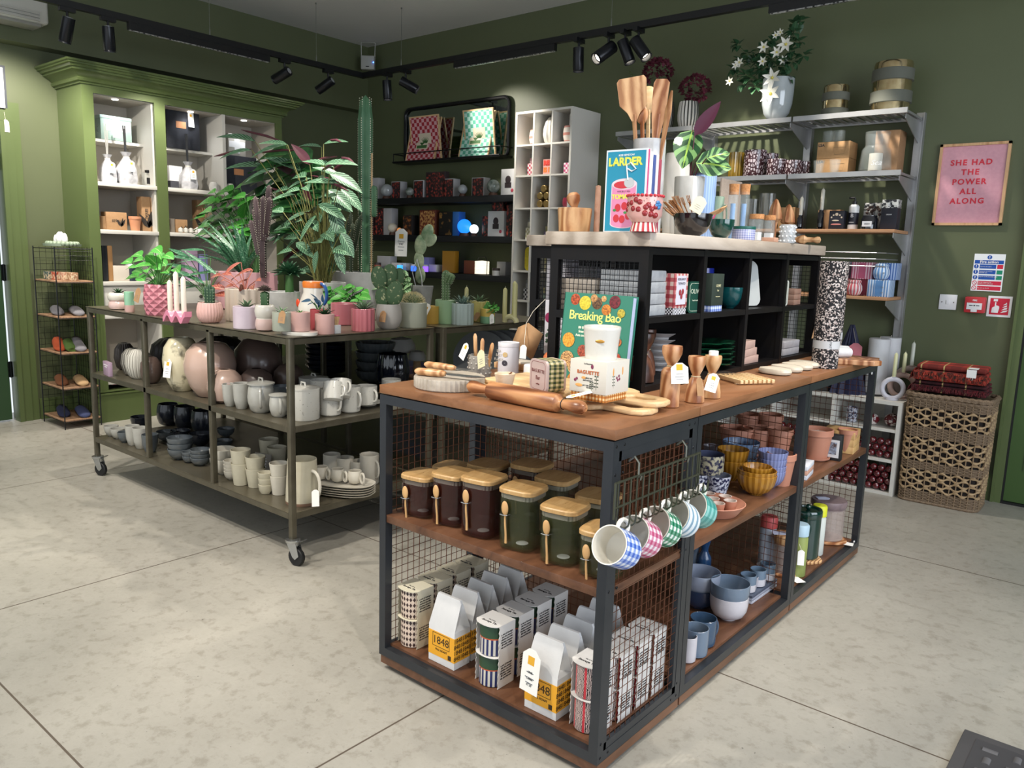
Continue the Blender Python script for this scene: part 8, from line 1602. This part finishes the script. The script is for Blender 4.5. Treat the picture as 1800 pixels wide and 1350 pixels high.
for x,h in ((-.05,.15),(.0,.19),(.055,.17)):taper(t,x,0,.035,h,.0115,mat('#d8d0c2',.45))
t,q,r=pot('ribbed pale pink bowl pot with a clump of finger cacti',361,569,44,34,'rnd',PNK,ribs=26,rib=.02,n=104)
column('clump of dark green finger cacti in the ribbed pink pot',q,.09,.008,mat('#2c4a34',.6),5,arms=tuple((.018*cos(i*1.1),.012*sin(i*1.1),0,.075+.01*(i%3),.008,.08*cos(i),0)for i in range(8)),spn=mat('#7f9474',.7))
t,q,r=pot('tall fluted beige pot behind the lilac one',420,566,64,54,'cyl',mat('#b5a89a',.45),ribs=14,rib=.04,n=84);leafy('red_leaf_plant','plant with coppery red leaves in the fluted beige pot',q,412,496,46,26,16,34,.4,leafmat('rl','#7c3a34','#9a5242','#c98a6a'),8,.5,.06,mat('#a05a4a',.5))
t,q,r=pot('triple bubble pot in cream and pink with a stubby grafted cactus',461,583,36,44,'dbl',DNT);column('green grafted cactus stem with a frilly brown crest',q,.07,.017,mat('#3a5a36',.6),4);MB().ball((0,0,.085),.03,7,(1.1,.8,.7)).build('crest',mat('#6b5a50',.8,n=.2,h2='#8f7f70',s=90,bump=1),bpy.data.objects[t.name])if 0 else rosette('frilly grey brown crest on the grafted cactus',q+Vector((0,0,.07)),40,.04,.02,mat('#6f5f56',.8),(.1,1.5),.3,'crested_cactus')
b=MB();o=b.lathe([(.058,0),(.06,.003),(.06,.014),(.056,.015),(.001,.013)],40,capt=False,ex=1.55).build('oval_tray',CERW);o.location=at(506,589,'z',TA)+Vector((0,.055,0));tag(o,'white oval tray carrying two small pots','tray')
for px,m_,lab,l2 in ((489,SAG,'small grey green pot on the left of the oval tray','tiny spider plant in the left pot of the tray'),(523,PNK,'small blush pot on the right of the oval tray','tiny star succulent in the right pot of the tray')):
    t,q,r=pot(lab,px,583,34,32,'cyl',m_,z=TA+.0155);rosette(l2,q,12,.055 if px==489 else .03,.007,LV if px==489 else LG,(.3,1.1),.7,'small_plant')
    if px==489:swing(t,(.05,-.03,.085),(radians(80),0,0),.045,.05,KRAFT)
p,r,k=pl(544,566,TA,54);t=T('painted_jug','white jug painted with orange and red spots and a blue handle','jug',p);h=.19;MB().lathe([(r*.85,0),(r,h*.15),(r*.95,h*.4),(r*.62,h*.72),(r*.66,h*.95),(r*.6,h),(r*.5,h*.7),(.001,.02)],36,capt=False).build('jug_body',CERW,t);MB().lathe([(r*.66,h*.84),(r*.69,h*.95),(r*.62,h*1.005)],36,capb=False,capt=False).build('orange_rim',mat('#d8772a',.3),t);handle_mb(r*.6,h*.4,h*.95,.045,.008,.2).build('handle',mat('#1f4f8f',.3),t);b=MB();b.ball((-r*.5,-r*.82,h*.45),.02,8,(.7,.3,1));b.build('painted_spot',mat('#d0492a',.3),t)
t,q,r=pot('dusky red pot behind the round blush one',557,584,30,38,'cyl',mat('#a8474c',.4))
leafy('blue_leaf_plant','plant with thick blue green leaves above the dusky red pot',q,553,530,18,10,6,20,.5,mat('#2c4f6b',.5),3,.3,.03)
p,r,k=pl(609,590,TA,20);t=T('match_holder','white cube holding a bunch of pink tipped matches','match holder',p);MB().c(0,0,0,.032,.032,.036,.002).build('cube',MARB,t);b,b3=MB(),MB()
for i in range(26):a=i*2.4;rr=.002*sqrt(i);b.tube([(rr*cos(a)*.7,rr*sin(a)*.7,.02),(rr*cos(a)*1.6,rr*sin(a)*1.6,.072)],.0013,4);b3.ball((rr*cos(a)*1.6,rr*sin(a)*1.6,.073),.0022,4)
b.build('matchsticks',BEECH,t);b3.build('match_tips',mat('#b5456a',.6),t)
OPM=mat('#3f5a3a',.7,n=.05,h2='#b5b48a',s=70,p=.64)
def pads(lab,p,L_,m=OPM,rz=0):
    t=plant('prickly_pear',lab,p);t.rotation_euler=(0,0,radians(38)+rz);b=MB()
    for x,z,s_,a,y in L_:b.m=Matrix.Translation((x,y,z))@Matrix.Rotation(a,4,'Y')@Matrix.Diagonal((.72,.22,1.05,1));b.ball((0,0,0),s_,9)
    b.build('pads',m,t);return t
t,q,r=pot('grey marbled pot with a dark prickly pear and a kraft tag',680,580,46,42,'rnd',GRP);pads('dark green prickly pear with broad flat pads in the grey pot',q,((-.03,.04,.045,-.1,.0),(.028,.062,.055,.2,-.01),(-.045,.13,.05,-.15,0),(-.0,.14,.05,.1,.015),(.035,.13,.045,.3,.03)));swing(t,(.035,-.06,.085),(radians(80),0,0),.04,.05,KRAFT)
t,q,r=pot('wide sage grey pot with a round barrel cactus',723,577,50,42,'cyl',SAG);t2_=plant('barrel_cactus','round barrel cactus with dense cream spines',q);MB().ball((0,0,.012),r*.74,12,(1,1,.85)).build('body',mat('#4b5f3c',.6),t2_);b=MB();random.seed(2)
for i in range(420):z=i/420;a=i*2.4;e=sqrt(max(0,1-z*z));d=Vector((e*cos(a),e*sin(a),z*.85));c_=d*r*.74+Vector((0,0,.012));b.tube([c_,c_+(d+Vector((random.uniform(-.7,.7),random.uniform(-.7,.7),random.uniform(-.3,.7)))).normalized()*.014],.0007,3,cap=False)
b.build('spines',mat('#d8cc9f',.6),t2_)
t,q,r=pot('small ochre pot tucked behind the sage grey one',757,570,26,30,'cyl',mat('#c9a24a',.5));swing(t,(.03,-.05,.1),(radians(70),.3,.2),.04,.085)
t,q,r=pot('mint green pot with a tall hairy cactus',781,570,36,40,'cyl',MNT);column('tall narrow hairy cactus with a crested top in the mint pot',q,.16,.017,mat('#6f8a62',.7),9,arms=((.012,0,.1,.05,.02,.5,0),),spn=mat('#e0e0cc',.6))
t,q,r=pot('small yellow and green ombre pot with a pilea',865,570,26,25,'cyl',two('omy','#d0b45c','#7fae8a',.035));leafy('small_pilea','bright green pilea in the ombre pot',q,863,541,14,8,12,14,.8,LG,4,.2,.03);swing(t,(-.04,-.02,.05),(radians(70),.5,0),.03,.045,KRAFT);swing(t,(.045,-.02,.05),(radians(75),-.3,0),.03,.05,PAPER)
pc=at(893,567,'z',TA)+Vector((0,.02,0));t=T('arched_candle_holder','cream arched candle holder with three tall pale yellow candles','candle holder',pc,.3);b=MB();b.tube([(.03*cos(a*pi/8)*1.1,0,.03*sin(a*pi/8)+.0)for a in range(9)],.014,8).build('arch',mat('#d4cfa0',.4),t)
for x,h,y in ((-.035,.165,0),(.005,.2,.03),(.022,.195,0)):taper(t,x,y,.012,h,.012,mat('#d9d49a',.45))
p=at(796,562,'z',TA)+Vector((0,.1,0));t=T('candlestick','single pale yellow candle standing behind the mint pot','candle',p);taper(t,0,0,0,.17,.011,mat('#d9d49a',.45))
# back rows: big pots
MG=mat('#b9bab8',.3,n=.14,h2='#989a99',s=8)
t,q,r=pot('large pale marbled pot holding the tall columnar cactus',622,545,92,62,'cyl',MG);column('very tall ribbed columnar cactus, highest plant on the table',q+Vector((.01,.04,0)),at(637,168,'y',q.y+.04).z-q.z,.036,mat('#3f6b4a',.5,n=.3,h2='#5a8060',s=14),5,arms=((.05,.02,.35,.18,.02,0,0),(-.035,0,.36,.06,.016,-.2,0)),tip=.75)
MB().tube([(.05,.05,0),(.055,.05,at(650,210,'y',q.y+.05).z-q.z)],.005,6).build('support_cane',BEECH,t)
column('dark branching euphorbia in front of the columnar cactus',q+Vector((-.0,-.06,0)),.22,.012,mat('#33402c',.6),4,arms=tuple((.01*(i-2),.0,.15,.16+.03*(i%3),.013,.12*(i-2),.06*(i%2))for i in range(6)),name='euphorbia')
t,q,r=pot('pale grey pot from which the big striped calathea grows',558,552,80,52,'cyl',MG);qc=q
leafy('calathea','huge striped calathea with rolled burgundy backed leaves above the table',qc,0,0,0,0,0,0,.4,LP,2,.35,.14,STM,pts=[(430,290,70,175),(470,330,60,230),(540,400,56,240),(585,370,60,-20),(620,350,56,-35),(500,410,56,215),(530,270,46,120),(585,415,50,-80),(550,430,46,260),(475,380,56,200),(415,240,66,165),(412,268,60,190),(470,262,66,195),(455,305,58,200),(500,285,70,150),(545,255,40,170),(590,248,46,10),(560,285,55,160),(575,300,50,150),(600,285,62,5),(610,318,70,-20),(565,318,60,170),(525,320,46,200),(495,345,46,190),(520,380,50,200),(575,345,50,30),(600,350,60,-30),(520,420,60,220),(595,395,62,-60),(612,430,50,-50),(560,390,46,250),(555,460,40,-90),(600,460,46,-60),(505,300,50,140),(540,340,40,100),(480,250,50,170),(510,450,60,215),(575,420,44,-70)])
RL=plant('rolled_leaves','rolled burgundy undersides of calathea leaves sticking out sideways',qc);
for (xa,ya,xb,yb2)in ((376,275,442,262),(424,228,500,250),(455,268,525,264),(540,288,592,275),(565,300,606,278),(578,306,608,286),(545,308,600,322),(572,318,612,336),(580,246,600,250),(478,330,498,342),(600,276,622,286)):
    yq=qc.y+random.uniform(-.12,.1);A_,B_=at(xa,ya,'y',yq)-qc,at(xb,yb2,'y',yq)-qc;MB().tube([A_,A_.lerp(B_,.15),A_.lerp(B_,.6)+Vector((0,0,.006)),B_],[.002,.010,.013,.004],8,flat=.6).build('rolled_leaf',mat('#6a3340',.5,n=.2,h2='#4a2430',s=30),RL)
RL.name='calathea_leaves'
b=MB();random.seed(9)
for i in range(46):x=random.uniform(-.05,.06);b.tube([(x*.5,random.uniform(-.04,.04),0),(x*1.1,random.uniform(-.06,.06),.3),(x*2.2,random.uniform(-.1,.1),random.uniform(.4,.62))],.002,4,cap=False)
b.build('bare_stalks',STM,t)
leafy('calathea','lower striped leaves of the calathea crowding round its stalks',qc,545,395,70,100,34,46,.5,LP,31,.5,.12,STM)
PLZ=leafmat('plz','#2c6232','#37733a','#5c9450');leafy('rubber_plant','big plant with broad glossy green leaves behind the calathea',qc+Vector((-.12,.12,0)),500,340,75,75,30,84,.6,PLZ,12,.4,.08,y=qc.y+.16)
t,q,r=pot('large square pink pot behind the coppery red plant',415,545,88,62,'cyl',mat('#c79aa0',.5),sq=8);t3=plant('aloe','large spiky aloe fanning out of the square pink pot',q);b=MB();random.seed(4)
for i,(px,py)in enumerate(((335,415),(348,400),(365,395),(385,392),(405,385),(425,395),(445,405),(460,430),(350,440),(375,410),(415,400),(340,455),(455,450),(395,395))):
    d=at(px,py,'y',q.y+random.uniform(-.08,.08))-q;L_=d.length;b.leaf((0,0,.0),(d.normalized()+Vector((0,0,.25))).normalized(),L_*1.03,.05,bend=.45,cup=.35,nl=8,point=.42)
    for j in range(10):
        for s_ in (-1,1):e=d*(j+1)/11;b.ball(e+Vector((s_*.013*(1-j/12),0,.035*sin(pi*(j+1)/11))),.0028,3)
b.build('leaves',AL,t3)
leafy('pothos','bright green climbing pothos on the left behind the aloe',q+Vector((-.04,.12,0)),395,385,52,58,46,42,.7,LG,21,.5,.07,y=q.y+.16)
column('purple brown euphorbia with white spines, left of the calathea',q+Vector((.16,.02,0)),.36,.018,mat('#3b2a2c',.6),4,arms=tuple((.012*(i-3),.01*(i%2),.12+.02*i,.2+.04*(i%3),.016,.1*(i-3),.05)for i in range(7)),name='euphorbia')
leafy('aloe_clump','tall slender spotted aloes left of the large aloe',at(330,545,'z',TA)+Vector((0,.12,.05)),325,470,30,40,14,70,.12,AL,5,.1,.04)
t,q,r=pot('wide white pot under the frilly rosette succulent',488,556,60,40,'cyl',MG);t=rosette('dark green frilly rosette succulent in the middle of the table',q+Vector((.02,.03,.1)),60,.1,.035,mat('#2a5236',.5),(.1,1.5),.4,'rosette_succulent');MB().lathe([(.024,-.1),(.02,0)],10).build('stem',STG,t)
t,q,r=pot('white conical pot with a tall pale prickly pear',738,545,42,40,'tap',MG);pads('tall pale variegated prickly pear reaching above the lowest black shelf',q,((-.01,.08,.05,0,0),(-.02,.17,.05,-.1,0),(-.01,.26,.06,.1,0),(.035,.33,.055,.45,0),(.06,.29,.045,.9,.0)),mat('#7d9a74',.6,n=.15,h2='#c9d3ae',s=22),-.4)
MB().tube([(.0,-.02,.06),(-.05,-.03,.22),(-.01,-.03,.3),(.03,-.03,.2),(.04,-.02,.02)],.003,6).build('white_wire',WH,t);tl=at(706,402,'y',t.location.y-.06)-t.location;g=swing(t,tl,(radians(86),0,.45),.078,.165);text('Cactus\n£40',.016,INK,g,(0,-.085,.0013),rot=(0,0,0))
leafy('variegated_plant','small lime green variegated plants behind the prickly pear pot',at(690,552,'z',TA)+Vector((0,.14,.04)),690,500,34,26,34,20,.62,LV,6,.4,.05);leafy('leafy_plant','glossy green rounded plant behind the zebra succulent',at(600,560,'z',TA)+Vector((0,.1,.05)),600,520,48,18,28,26,.7,LG,16,.4,.05)
t,q,r=pot('dusky rose pot behind the match holder',600,572,46,36,'cyl',RSE);t,q,r=pot('white pot standing behind the sage grey pot',690,553,50,30,'cyl',MG)
leafy('prayer_plant','prayer plant with patterned leaf and burgundy leaves in the dented white pot',ppot-Vector((0,0,.03)),0,0,0,0,0,0,.75,leafmat('pp','#23502e','#7fae6a','#a8cf5a',nv=3.5,back='#571a32'),3,.25,.02,mat('#5a2a34',.5),pts=[(1208,262,70,262),(1255,288,62,-4),(1262,272,40,15)],flat=(.3,-1,.2))
leafy('prayer_plant_leaf','upright burgundy leaf rising from the dented white pot',ppot-Vector((0,0,.03)),0,0,0,0,0,0,.36,mat('#4a1530',.45),5,.1,.01,mat('#5a2a34',.5),pts=[(1243,208,70,50)],flat=(.6,-1,.2))

# a plant and the pot it grows in are one thing
POTS=[o for o in COL.objects if o.name.split('.')[0]=='plant_pot' and o.type=='EMPTY'];done={}
bpy.context.view_layer.update()
def kidsof(o):return [c for c in COL.objects if c.parent==o]
for o in [o for o in COL.objects if o.type=='EMPTY' and o.get('category')=='plant']:
    best=None
    for q in POTS:
        rad=max(v.co.xy.length for c in kidsof(q)if c.name.startswith('pot_body')for v in c.data.vertices);d=(o.location-q.location);dz=d.z;d=d.xy.length
        if d<rad+.01 and -.01<dz<.4 and (best is None or d<best[0]):best=(d,q)
    if best:
        q=best[1];off=o.location-q.location;R_=Matrix.Translation(off)@o.rotation_euler.to_matrix().to_4x4()
        for c in kidsof(o):c.matrix_basis=R_@c.matrix_basis;c.parent=q
        if q.name not in done:q['label']=o['label'];q['category']='potted plant';done[q.name]=1;q.name='potted_'+o.name.split('.')[0];done[q.name]=1
        bpy.data.objects.remove(o)
    elif o.location.z<1.3 and o.location.z>TA+.012:
        h=o.location.z-TA;MB().lathe([(.045,-h),(.055,-.004),(.001,-.006)],24,capt=False).build('pot_body',mat('#8f8c86',.5),o)
